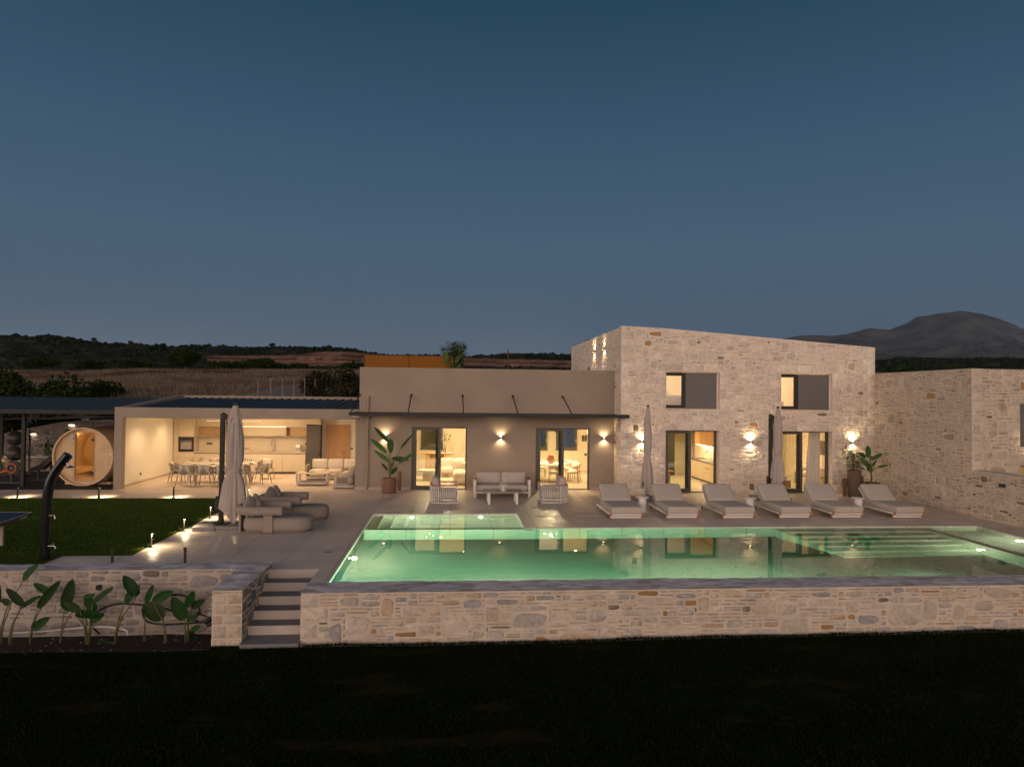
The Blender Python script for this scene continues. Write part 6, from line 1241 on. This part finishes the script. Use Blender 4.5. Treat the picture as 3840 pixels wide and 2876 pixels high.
m = MB(); m.col = (.12, .10, .06); m.tube([(0, 0, -.05), (0.02, 0, .2), (-.02, 0, .5), (-.05, 0, .85)], [.045, .035, .025, .012], 8); m.build('trunk', 'leaf', t, smooth=60)
def wood_pot(name, x, y, h, r, lab):
    t = thing(name, (x, y, 0), lab, 'pot'); m = MB(); m.lathe([(.0001, 0), (r*.92, 0), (r*.98, .05), (r, h*.5), (r, h), (r*.86, h), (r*.85, h-.08), (.0001, h-.08)], 28, fold=lambda a, z: 1+.025*math.sin(5*a+z*2)); m.build('pot', 'pot_brown', t, smooth=40); return t
wood_pot('tall_pot', 15.10, 25.3, 1.01, .245, 'tall dark trunk shaped pot under the bamboo plant')
wood_pot('low_pot', 15.75, 25.2, .56, .27, 'low dark round pot under the rubber plant')
for x, y, z, h, lb in ((14.80, 25.45, .35, .32, 'small square brown block left of the tall pot'), (15.42, 25.42, .35, .28, 'small square brown block right of the tall pot'), (15.52, 25.6, .40, .35, 'dark brown block behind the low pot')):
    m = MB(); m.cush((0, 0, h/2+.0), (.16, .16, h), .012, 0, 3); m.box(-.05, .05, -.05, .05, -z, .0); rootmesh(m, 'wood_block', 'pot_brown', (x, y, z), lb, 'block', 'brown blocks behind the tall pots')
def bamboo(name, x, y, z, h, rad, n, lab, seed, scale=1., parent_kind='bamboo plant'):
    rg = random.Random(seed); t = thing(name, (x, y, z), lab, parent_kind); m = MB(); m.col = (.09, .10, .035); ml = MB()
    for k in range(9):
        a = rg.uniform(0, 6.3); tx, ty = rad*.75*math.cos(a), rad*.6*math.sin(a); hh = h*rg.uniform(.7, 1.); pts = [Vector((tx*.12, ty*.12, 0)), Vector((tx*.3, ty*.3, hh*.5)), Vector((tx*.8, ty*.8, hh))]; m.tube(pts, [.009*scale, .007*scale, .003*scale], 5)
        for j in range(n//9):
            q = rg.uniform(.18, 1.0); p = pts[0].lerp(pts[1], q*2) if q < .5 else pts[1].lerp(pts[2], q*2-1); b = rg.uniform(0, 6.3); o = Vector((math.cos(b), math.sin(b), rg.uniform(-.1, .6)))*rg.uniform(.03, .5)*rad; p = p+o
            for _ in range(3):
                d = Vector((math.cos(b+rg.uniform(-.8, .8)), math.sin(b+rg.uniform(-.8, .8)), rg.uniform(-.7, .35))).normalized(); ln = rg.uniform(.09, .19)*scale; leaf_blade(ml, p, p+d*ln, .016*scale, (rg.uniform(-1, 1), rg.uniform(-1, 1), 1), .15, .1, rg.choice([(.05, .09, .02), (.07, .11, .03), (.03, .06, .015), (.09, .11, .04)]), 3)
    m.build('stems', 'leaf', t, smooth=60); ml.build('leaves', 'leaf', t); return t
bamboo('bamboo_plant', 15.10, 25.3, .9, 1.05, .42, 300, 'feathery bamboo plant in the tall pot under the wall lamp', 3)
bamboo('roof_bamboo', .05, 34.2, 4.35, 1.95, .62, 1100, 'bushy green bamboo on the roof terrace beside the amber screen', 14, 1.6)
t = paddle_plant('roof_banana', (.05, 4.5), [(-.2, 5.3, -.35, 5.75, .22), (.15, 5.2, .5, 5.7, .2), (-.1, 5.25, -.45, 5.2, .16), (.1, 4.7, .4, 5.15, .28)], 33.9, 'broad paddle leaves in front of the roof bamboo', 'plant', [(.05, .12, .03), (.07, .14, .04)], seed=3)
t = thing('amber_screen', (-2.05, 33.9, 4.9), 'long amber brown glass parapet screen on the flat roof', 'screen')
m = MB(); m.box(-2.1, .0-.012, -.01, .01, .02, .60); m.build('glass_panel', 'amber', t); m = MB(); m.box(.012, 2.1, -.01, .01, .02, .60); m.build('glass_panel', 'amber', t)
m = MB(); m.box(-2.12, 2.12, -.03, .03, .602, .62); m.box(-.012, .012, -.03, .03, .02, .60); m.box(-2.125, -2.1, -.03, .03, .02, .60); m.box(2.1, 2.125, -.03, .03, .02, .6); m.build('frame', 'dark_metal', t)
m = MB(); m.box(-2.2, 2.2, -.1, .1, -.35, .018); m.build('kerb', 'plaster', t)
t = thing('roof_terrace', (-1, 36, 4.2), 'higher roof slab carrying the amber screen behind the parapet', 'roof'); m = MB(); m.box(-4.3, 3, 34.82, 40, 4.3, 4.72); m.box(-4.3, 3, 34.83, 39.9, 0, 4.29); m.build('slab', 'plaster', t, world=True)
t = thing('satellite_disc', (-2.35, 36.5, 5.5), 'pale round disc lamp peeking over the amber screen', 'lamp'); m = MB(); m.lathe([(.0001, .09), (.02, .08), (.05, .04), (.14, .02), (.14, 0), (.0001, -.01)], 20); m.cyl((0, 0, -.8), (0, 0, 0), .02); m.build('disc', 'white_metal', t, smooth=40)
GD = [((-8.46, -1.18),[(-8.1,-0.01,-7.85,0.31,0.13),(-8.32,-0.46,-8.53,-0.38,0.09),(-8.47,-0.4,-8.48,-0.0,0.06)]),
 ((-8.30, -1.2),[(-8.03,-0.45,-8.32,-0.11,0.11),(-8.09,-0.5,-7.7,-0.26,0.10)]),
 ((-7.95, -1.21),[(-7.61,-0.26,-7.95,-0.07,0.10),(-7.75,-0.5,-7.34,0.05,0.12),(-7.83,-0.9,-7.51,-0.66,0.13)]),
 ((-7.34, -1.18),[(-7.34,-0.56,-7.23,0.02,0.16),(-7.15,-0.57,-7.34,-0.4,0.11)]),
 ((-6.88, -1.24),[(-6.75,-0.6,-6.96,-0.29,0.16),(-7.09,-0.63,-6.58,-0.65,0.13),(-6.79,-0.43,-6.4,-0.11,0.10),(-6.99,-0.57,-7.28,-0.37,0.12),(-6.8,-0.8,-6.59,-0.64,0.11),(-6.97,-0.33,-6.75,-0.28,0.07)]),
 ((-6.36, -1.25),[(-6.2,-0.43,-5.92,-0.08,0.17),(-5.97,-0.3,-6.24,0.09,0.16),(-6.7,-1.22,-6.5,-1.15,0.08)]),
 ((-5.84, -1.18),[(-5.83,-0.46,-5.71,-0.1,0.09)]),
 ((-5.45, -1.2),[(-5.5,-0.75,-5.88,-0.47,0.24),(-5.67,-0.42,-5.28,-0.19,0.14)]),
 ((-5.04, -1.21),[(-5.07,-0.75,-5.3,-0.31,0.19),(-5.04,-0.52,-4.89,-0.2,0.12),(-4.98,-0.58,-4.74,-0.41,0.10),(-5.03,-0.75,-4.81,-0.7,0.09),(-4.97,-1.0,-4.79,-0.9,0.08),(-5.08,-1.06,-4.9,-1.15,0.11)])]
for i, (b, lv) in enumerate(GD):
    paddle_plant('young_banana', b, lv, 14.2, 'young banana plant in the soil bed, %s from the left' % ORD[i], 'plant', [(.006, .036, .003), (.009, .048, .004), (.018, .040, .007), (.007, .028, .004)], .25, (.12, .12, .05), 'young banana plants along the low wall', seed=20+i, sr=.013)
def hose(name, pts, r, m_, lab):
    pp = [Vector(p) for p in pts]
    for _ in range(3):
        q = [pp[0]]
        for a, b in zip(pp[:-1], pp[1:]): q += [a*.75+b*.25, a*.25+b*.75]
        pp = q+[pp[-1]]
    m = MB(); o = pp[0]; m.tube([p-o for p in pp], r, 8); rootmesh(m, name, m_, o, lab, 'hose', smooth=60)
hose('white_hose', [(-8.9, 14.3, -1.02), (-8.2, 14.3, -1.02), (-7.6, 14.35, -1.0), (-7.0, 14.3, -.93), (-6.6, 14.3, -.92), (-6.15, 14.2, -.95), (-6.1, 14.1, -1.03)], .018, 'skin_hose', 'pale irrigation pipe lying along the foot of the bed wall')
hose('black_hose', [(-6.75, 14.4, -1.1), (-6.95, 14.4, -.9), (-6.8, 14.4, -.62), (-6.4, 14.4, -.50), (-5.9, 14.4, -.55), (-5.5, 14.4, -.62), (-5.2, 14.4, -.78), (-4.9, 14.4, -.88)], .02, 'black', 'black irrigation hose arching in front of the low wall')
hose('black_hose', [(-5.95, 14.35, -.6), (-5.9, 14.35, -.85), (-5.6, 14.35, -.92), (-5.1, 14.4, -.92), (-4.5, 14.45, -.88), (-4.24, 14.5, -.86)], .02, 'black', 'lower black hose running from the bed into the pier')
hose('black_hose', [(-5.5, 14.4, -.36), (-5.2, 14.4, -.35), (-4.95, 14.4, -.5), (-4.85, 14.4, -.72), (-5.0, 14.4, -.8)], .02, 'black', 'black hose loop standing behind the last young banana plant')
t = thing('cable_bundle', (-4.47, 14.4, -.7), 'black cable bundle with white ties beside the pier', 'cables')
m = MB(); m.tube([(-.3, 0, -.2), (-.1, 0, -.05), (.2, .05, .18)], .04, 8); m.tube([(-.25, -.05, -.25), (.05, -.05, -.1), (.22, .0, .02)], .035, 8); m.tube([(-.5, 0, .0), (-.2, 0, -.12), (.1, 0, .05)], .015, 6); m.build('cable', 'black', t, smooth=60)
m = MB()
for k in range(5): m.tube([(.05, -.05, .02+.02*k), (-.08-.03*k, -.08, .05+.01*k), (-.15-.02*k, -.08, -.02-.01*k)], .005, 5)
m.build('tie', 'white_metal', t)
# pebbles in the bed
rg = random.Random(8); m = MB()
for k in range(90):
    x, y = rg.uniform(-9.5, -4.5), rg.uniform(13.0, 14.9); r = rg.uniform(.008, .03); m.col = (1, 1, 1); m.lathe([(.0001, -r*.4), (r, 0), (.0001, r*.6)], 6, (x, y, -1.0-.22*min(1, (y-12.95)/2.1*2.2)+.02))
o = m.build('pebbles', 'concrete'); tag(o, 'small pebbles scattered over the soil of the planted bed', 'pebbles', kind='stuff')
# ------------------------------------------------------------------ land behind
crest = (600,[(-800,38),(-450.2,42.74),(-363.3,48.45),(-342.1,48.11),(-318.9,48.17),(-299.2,45.53),(-281.1,43.21),(-255.7,42.16),(-226.4,40.39),(-208.1,41.10),(-159.8,43.10),(-144.8,42.60),(-125.9,41.77),(-95.5,40.75),(-84.0,39.78),(-68.6,36.14),(-30.0,34.82),(-6.6,34.81),(20.9,36.83),(48.5,38.87),(68.5,40.39),(84.5,39.47),(102.6,38.17),(149.3,36.53),(253.0,35.34),(338.0,36.67),(403.2,40.61),(519.8,43.33),(628.9,45.52),(900,44)])
qt = (480,[(-700,24),(-359.9,24.59),(-290.3,25.74),(-204.4,25.65),(-163.4,27.23),(-154.5,28.91),(-127.7,29.05),(-100.7,30.73),(-85.5,32.23),(-54.9,31.82),(-5.3,30.45),(16.7,30.18),(80.5,29.31),(202.4,27.36),(503.1,33.71)])
qb = (462,[(-600,19.5),(-346.3,19.56),(-279.3,20.60),(-196.7,21.90),(-157.2,22.52),(-145.7,20.34),(-52.7,20.56),(16.2,21.59),(77.5,21.59),(194.8,23.33),(484.2,28.28)])
f2 = (200,[(-400,8),(-149.8,8.4),(-120.9,8.8),(-97.2,9.1),(-48.1,9.8),(33.6,10.6),(209.6,12.9)])
f1 = (100,[(-74.9,5.95),(-60.4,6.16),(-50.4,6.12),(-42.5,6.61),(-36.5,6.58),(-20.6,6.81),(16.8,7.29),(104.8,8.44)])
f0 = (50,[(-37.4,3.79),(-30.2,3.89),(-12.0,4.12),(8.4,4.22),(52.4,4.59)])
f00 = (36.45, [(-30, 2.0), (-20, 2.2), (-12, 2.5), (-3, 2.9), (20, 3.0)])
SC_OL = [(.018, .024, .010), (.012, .018, .008), (.03, .028, .016)]
m = strip([f00, f0, f1, f2], 150, -42, 38, 14, .10, 8, 2); m.c = [(.16, .125, .09)]*len(m.f); fld = m.build('field', 'dry', smooth=180); structure(fld)
patchy(MATS['dry'], None, (.07, .030, .015), .11, .53, .62); 
m = strip([f2, qb, qt, crest, (760, [(-900, 20), (0, 15), (900, 20)])], 260, -330, 330, 16, .9, 60, 9)
cols = []
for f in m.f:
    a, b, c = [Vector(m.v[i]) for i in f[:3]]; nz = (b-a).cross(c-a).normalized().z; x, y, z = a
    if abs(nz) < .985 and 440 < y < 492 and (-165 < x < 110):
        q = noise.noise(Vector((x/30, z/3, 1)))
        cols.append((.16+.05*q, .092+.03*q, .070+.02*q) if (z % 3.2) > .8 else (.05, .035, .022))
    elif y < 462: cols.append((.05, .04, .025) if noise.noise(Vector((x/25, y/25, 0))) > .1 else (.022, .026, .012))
    else:
        n_ = noise.fractal(Vector((x/14, y/14, 0)), 1, 2, 4); cols.append((.045, .040, .028) if n_ > .22 else ((.013, .019, .011) if n_ < 0 else (.020, .027, .015)))
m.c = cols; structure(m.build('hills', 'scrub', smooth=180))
mt = (6000,[(0,100),(1200,250),(2111.1,375.23),(2739.8,505),(3015.6,555),(3207.9,575),(3379.8,566),(3509.0,596.84),(3682.3,633.35),(3900.1,633.48),(4097.1,699.93),(4207.1,760.71),(4428.1,790.56),(4641.5,828.82),(4829.2,799.22),(5008.8,739.70),(5198.2,671.64),(5598.0,560.40),(6057.3,483.19),(7500,300)])
m = strip([(3000, [(600, 90), (4000, 160)]), (4400, [(1000, 180), (2500, 250), (3400, 360), (4500, 330)]), mt, (7200, [(0, 0), (9000, 0)])], 260, 500, 4300, 34, 2, 620, 4)
vv = []
for (x, y, z) in m.v:
    rdg = 1-abs(noise.fractal(Vector((x/420, y/700, 2)), 1, 2, 5))*2.2; rd2 = 1-abs(noise.noise(Vector((x/130, y/300, 6))))*2; k_ = min(1, abs(y-6000)/1400+.10); vv.append((x, y, z+(rdg*70+rd2*26-55)*k_))
m.v = vv; m.c = [(lambda q: (.050*q, .047*q, .046*q))(1+.9*noise.fractal(Vector((m.v[f[0]][0]/300, m.v[f[0]][1]/300, m.v[f[0]][2]/90)), 1, 2, 5)) for f in m.f]; structure(m.build('mountain', 'scrub', smooth=180))
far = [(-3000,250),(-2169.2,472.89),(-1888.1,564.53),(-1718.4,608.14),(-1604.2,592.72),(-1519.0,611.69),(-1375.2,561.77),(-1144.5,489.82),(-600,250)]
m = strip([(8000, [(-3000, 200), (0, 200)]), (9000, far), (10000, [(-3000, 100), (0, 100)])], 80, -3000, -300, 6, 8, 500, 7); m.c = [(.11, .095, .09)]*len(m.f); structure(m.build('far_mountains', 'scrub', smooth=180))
def gz(x, y):
    rows = [f00, f0, f1, f2, qb, qt, crest]
    for a, b in zip(rows[:-1], rows[1:]):
        if a[0] <= y <= b[0]:
            t = (y-a[0])/(b[0]-a[0]); s = 3*t*t-2*t**3
            za = float(np.interp(x*a[0]/y, [p[0] for p in a[1]], [p[1] for p in a[1]])); zb = float(np.interp(x*b[0]/y, [p[0] for p in b[1]], [p[1] for p in b[1]])); return za*(1-s)+zb*s
    return rows[-1][1][0][1]
# dry grass of the field
pts = []; rg = random.Random(77)
for _ in range(60000):
    y = 37+63*rg.random()**1.1; x = rg.uniform(-.72*y-2, -.02*y); 
    if x > -1.5 and y < 45: continue
    pts.append((x, y, gz(x, y)-.05))
tag(blades('dry_grass', pts, .16, .48, .034, [(.20, .16, .115), (.16, .125, .085), (.26, .21, .16), (.12, .075, .045), (.18, .14, .10)], 5, 'dry', .5), 'tall dry straw coloured grass on the field behind the pavilion', 'grass')
def clumps(m, c, rx, ry, rz_, n, size, cols, rg, flat=.55):
    for _ in range(n):
        d = Vector((rg.gauss(0, 1), rg.gauss(0, 1), rg.gauss(0, 1))).normalized(); r = rg.uniform(.45, 1.)**.4
        lump = 1+.22*noise.noise(d*2.3+Vector(c)*.7)+.12*noise.noise(d*5+Vector(c)); p = Vector(c)+Vector((d.x*rx, d.y*ry, d.z*rz_))*r*lump
        a = Vector((rg.uniform(-1, 1), rg.uniform(-1, 1), rg.uniform(-1, 1))).normalized(); b = a.orthogonal().normalized(); s = size*rg.uniform(.5, 1.3); q = noise.noise(p*.9); k = int((q*.5+.5)*len(cols)) % len(cols); f = rg.uniform(.6, 1.4)
        m.add([p-a*s, p+b*s*flat, p+a*s, p-b*s*flat], [(0, 1, 2, 3)], tuple(v*f for v in cols[k]))
FG = [(.010, .020, .005), (.016, .030, .006), (.022, .035, .010)]; OL = [(.030, .032, .016), (.045, .040, .022), (.020, .022, .010), (.055, .035, .018)]
def tree(name, x, y, z, h, r, lab, cols, n, size, seed, cat='tree', group=None, trunk=True, sy_=1.):
    rg = random.Random(seed); t = thing(name, (x, y, z), lab, cat, group); m = MB(); th = h*.34
    if trunk:
        m.tube([(0, 0, -.3), (.04*h, 0, th*.6), (0, 0, th*1.2)], [.06*h, .045*h, .03*h], 8)
        for k in range(5): a = rg.uniform(0, 6.3); m.tube([(0, 0, th*.8), (r*.3*math.cos(a), r*.3*math.sin(a), th*1.4), (r*.7*math.cos(a), r*.7*math.sin(a), h*.75)], [.025*h, .018*h, .006*h], 6)
        m.build('trunk', 'bark', t, smooth=60)
    m = MB()
    if trunk:
        for k in range(7):
            a = rg.uniform(0, 6.3); q = rg.uniform(0, .55)*r; clumps(m, (q*math.cos(a), q*math.sin(a)*sy_, h*rg.uniform(.45, .68)), r*rg.uniform(.42, .62), r*.55*sy_, h*rg.uniform(.2, .3), n//7, size, cols, rg)
    else:
        for k in range(9):
            a = rg.uniform(0, 6.3); q = rg.uniform(0, .7)*r; clumps(m, (q*math.cos(a), q*math.sin(a)*sy_, h*rg.uniform(.25, .62)), r*rg.uniform(.35, .5), r*.45*sy_, h*rg.uniform(.26, .38), n//9, size, cols, rg)
    m.build('crown', 'foliage', t); return t
tree('round_tree', -36.5, 100, 6.5, 3.2, 2.7, 'dark round crowned tree standing at the far edge of the dry field', FG, 3200, .22, 1)
tree('low_tree', -27.5, 108, 6.9, 2.2, 3.0, 'low spreading dark tree at the middle of the field edge', FG, 1800, .24, 2)
tree('garden_bush', -20.9, 44, 3.2, 1.15, 1.35, 'small dark bush in the dry field behind the solar canopy', FG, 1500, .10, 3, 'bush', trunk=False)
for i, (x, y, h, r, lb) in enumerate(((-25.2, 38.6, 2.6, 2.0, 'dark leafy hedge tree at the far left edge behind the garden wall'), (-22.6, 38.9, 2.9, 1.9, 'dark leafy hedge tree, second from the left behind the garden wall'), (-20.3, 39.3, 2.6, 1.8, 'dark leafy hedge tree, third from the left, nearest the dry field'), (-27.5, 40.5, 3.6, 2.6, 'tall dark hedge tree mostly beyond the left edge'), (-18.2, 38.2, 1.2, 1.2, 'low dark shrub right of the hedge trees behind the garden wall'), (-24.5, 37.6, 3.4, 1.6, 'dark shrub seen under the solar canopy above the lowest end of the garden wall'), (-22.0, 37.4, 3.2, 1.4, 'dark shrub seen under the solar canopy, left of its post'), (-19.6, 37.5, 3.0, 1.4, 'dark shrub seen under the solar canopy, right of its post'), (-17.2, 37.5, 3.0, 1.4, 'dark shrub directly above the sauna behind the garden wall'), (-14.8, 37.5, 3.0, 1.4, 'dark shrub behind the wall between sauna and pavilion'))):
    tree('hedge_tree', x, y, (2.15 if i < 5 else .1), h, r, lb, FG+[(.030, .026, .010)], 2600, .13, 30+i, 'tree', 'dark hedge trees behind the garden wall', trunk=False)
for i, (x, y, z, h, r, lb) in enumerate(((-7.6, 43.5, 3.3, 1.9, 1.6, 'olive bush at the left end of the row by the plaster house'), (-5.9, 42.5, 3.2, 2.3, 1.7, 'tall olive bush beside the plaster house corner'), (-6.6, 39.6, 2.9, 1.35, 1.3, 'low olive bush in front, behind the pavilion roof'), (-4.7, 40.5, 3.0, 1.8, 1.2, 'olive bush half hidden by the plaster house'))):
    tree('olive_bush', x, y, z, h, r, lb, OL, 3000, .10, 50+i, 'bush', 'olive bushes behind the pavilion roof', trunk=False)
rg = random.Random(12)
HL = ['left of the round tree', 'just right of the round tree', 'left of the low tree', 'right of the low tree', 'halfway to the olive bushes', 'behind the olive bushes', 'farther right near the olive bushes', 'at the foot of the left hill', 'left of the dry field crest']
for i, ux in enumerate((-45, -32.5, -30.5, -24.5, -21.5, -17, -13.5, -50, -55)):
    tree('field_shrub', ux*1.1, 112+rg.uniform(-3, 6), 7.2, rg.uniform(1.0, 1.7), rg.uniform(2.2, 3.4), 'dark shrub on the field edge, '+HL[i], FG, 900, .26, 70+i, 'bush', 'shrubs along the far field edge', trunk=False)
# scrub on the hills
m = MB(); rg = random.Random(99)
for _ in range(5200):
    y = rg.choice((rg.uniform(205, 455), rg.uniform(485, 605), rg.uniform(485, 605))); x = rg.uniform(-.66*y, .95*y); r = rg.uniform(.5, 1.7)*(y/500)**.6*1.2
    if noise.noise(Vector((x/40, y/40, 3))) < -.25: continue
    c = rg.choice([(.010, .016, .007), (.014, .022, .010), (.008, .012, .006), (.022, .028, .016)]); z = gz(x, y)+noise.fractal(Vector((x/60, y/60, 9)), 1, 2, 6)*.9*(y/200)**.8
    p = [(x+r*math.cos(a)*rg.uniform(.7, 1.2), y+r*math.sin(a), z+r*.30*rg.uniform(.6, 1.2)) for a in (0, 1.26, 2.5, 3.77, 5.03)]; q = [(x+r*.9*math.cos(a), y+r*.9*math.sin(a), z-r*.6) for a in (0, 1.26, 2.5, 3.77, 5.03)]; o = (x+rg.uniform(-.2, .2)*r, y, z+r*rg.uniform(.7, 1.05))
    m.add([*q, *p, o], [(k, (k+1) % 5, 5+(k+1) % 5, 5+k) for k in range(5)]+[(5+k, 5+(k+1) % 5, 10) for k in range(5)], c)
o = m.build('hillside_scrub', 'scrub'); tag(o, 'dark green scrub covering the hills and quarry rim', 'scrub', kind='stuff')
for i, (x, lb) in enumerate(((-290, 'tiny lone tree on the skyline of the left hill'), (-262, 'tiny tree on the hill skyline, a little right of the lone one'), (-236, 'tiny rounded tree on the descending hill skyline'), (-214, 'tiny tree low on the descending hill skyline'), (-149, 'tiny upright tree on the middle hill skyline'))):
    z = gz(x, 599); tree('skyline_tree', x, 599, z-.3, 3.6, 2.2, lb, FG, 260, .8, 90+i, 'tree', 'tiny trees on the hill skyline')
# far field fence, pole, wires
for i, x in enumerate((-11.0, -10.35, -9.75, -9.15, -8.6, -8.05)):
    m = MB(); m.cyl((0, 0, -.6), (0, 0, 1.15), .018, n=8); rootmesh(m, 'fence_post', 'concrete', (x, 41.2+.25*i, 3.35), 'thin metal fence post on the field track, %s from the left' % ORD[i], 'fence post', 'posts of the wire fence in the field')
t = thing('spiked_fence', (-7.7, 36.6, 2.9), 'low dark fence with small spikes behind the pavilion roof edge', 'fence'); m = MB(); m.box(-2.4, 1.2, -.01, .01, .42, .47)
for k in range(18): m.box(-2.4+.2*k, -2.385+.2*k, -.01, .01, .0, .60)
m.build('railing', 'dark_metal', t); m = MB(); m.box(1.22, 1.52, -.08, .08, -.5, .58); m.box(-3.4, -3.2, -.08, .08, -.5, .62); m.build('end_post', 'plaster', t)
m = MB(); m.grid(lambda a, b: (-12.5+6.5*a+2.5*b, 42.5+9*b, gz(-12.5+6.5*a+2.5*b, 42.5+9*b)+.16), 12, 14); structure(m.build('dirt_track', 'mortar_dark'))
t = thing('utility_pole', (9.5, 120, 8), 'thin wooden utility pole with a crossarm beyond the plaster roof', 'utility pole'); m = MB(); m.cyl((0, 0, -1), (0, 0, 3.7), .12, .08, 8); m.build('pole', 'bark', t); m = MB(); m.box(-1.1, 1.1, -.06, .06, 2.95, 3.1); m.build('crossarm', 'bark', t)
m = MB()
for x in (-1.0, -.45, .45, 1.0): m.cyl((x, 0, 3.1), (x, 0, 3.35), .05, n=6)
m.build('insulator', 'cream', t)
def wire(p, q, sag, r, lab):
    p, q = Vector(p), Vector(q); m = MB(); n = 24; m.tube([(q-p)*(k/n)-Vector((0, 0, sag*4*(k/n)*(1-k/n))) for k in range(n+1)], r, 5); rootmesh(m, 'power_line', 'black', p, lab, 'cable', 'overhead power lines')
wire((9.5, 120, 11.1), (60, 150, 10.2), .8, .02, 'thin overhead wire running right from the utility pole'); wire((9.5, 120, 11.1), (-25, 190, 14), 1.2, .02, 'thin overhead wire running left from the utility pole')
wire((30, 56, 7.9), (58, 62, 8.1), .55, .03, 'black overhead cable crossing above the right side wall')
for i, (x, lb) in enumerate(((42, 'dark tree mass behind the side wall, below the mountain'), (47.5, 'second dark tree behind the neighbour wing'), (53, 'dark tree at the far right edge behind the wing'))):
    tree('far_tree', x, 62+2*i, 4.6, 2.6, 3.4, lb, FG, 2200, .22, 120+i, 'tree', 'dark trees behind the side wall', trunk=False)

# ------------------------------------------------------------------ evening air
m = MB(); m.box(-9000, 9000, -160, 12000, -3.5, 900); hz = m.build('haze', 'mortar'); hz['kind'] = 'stuff'; hz['label'] = 'thin blue evening haze over the hills and mountain'
hm = bpy.data.materials.new('haze'); hm.use_nodes = True; t = hm.node_tree; t.nodes.clear(); o_ = t.nodes.new('ShaderNodeOutputMaterial'); pv = t.nodes.new('ShaderNodeVolumePrincipled'); pv.inputs['Color'].default_value = (.55, .75, 1, 1); pv.inputs['Density'].default_value = 1.5e-5; t.links.new(pv.outputs[0], o_.inputs[1]); hz.data.materials[0] = hm
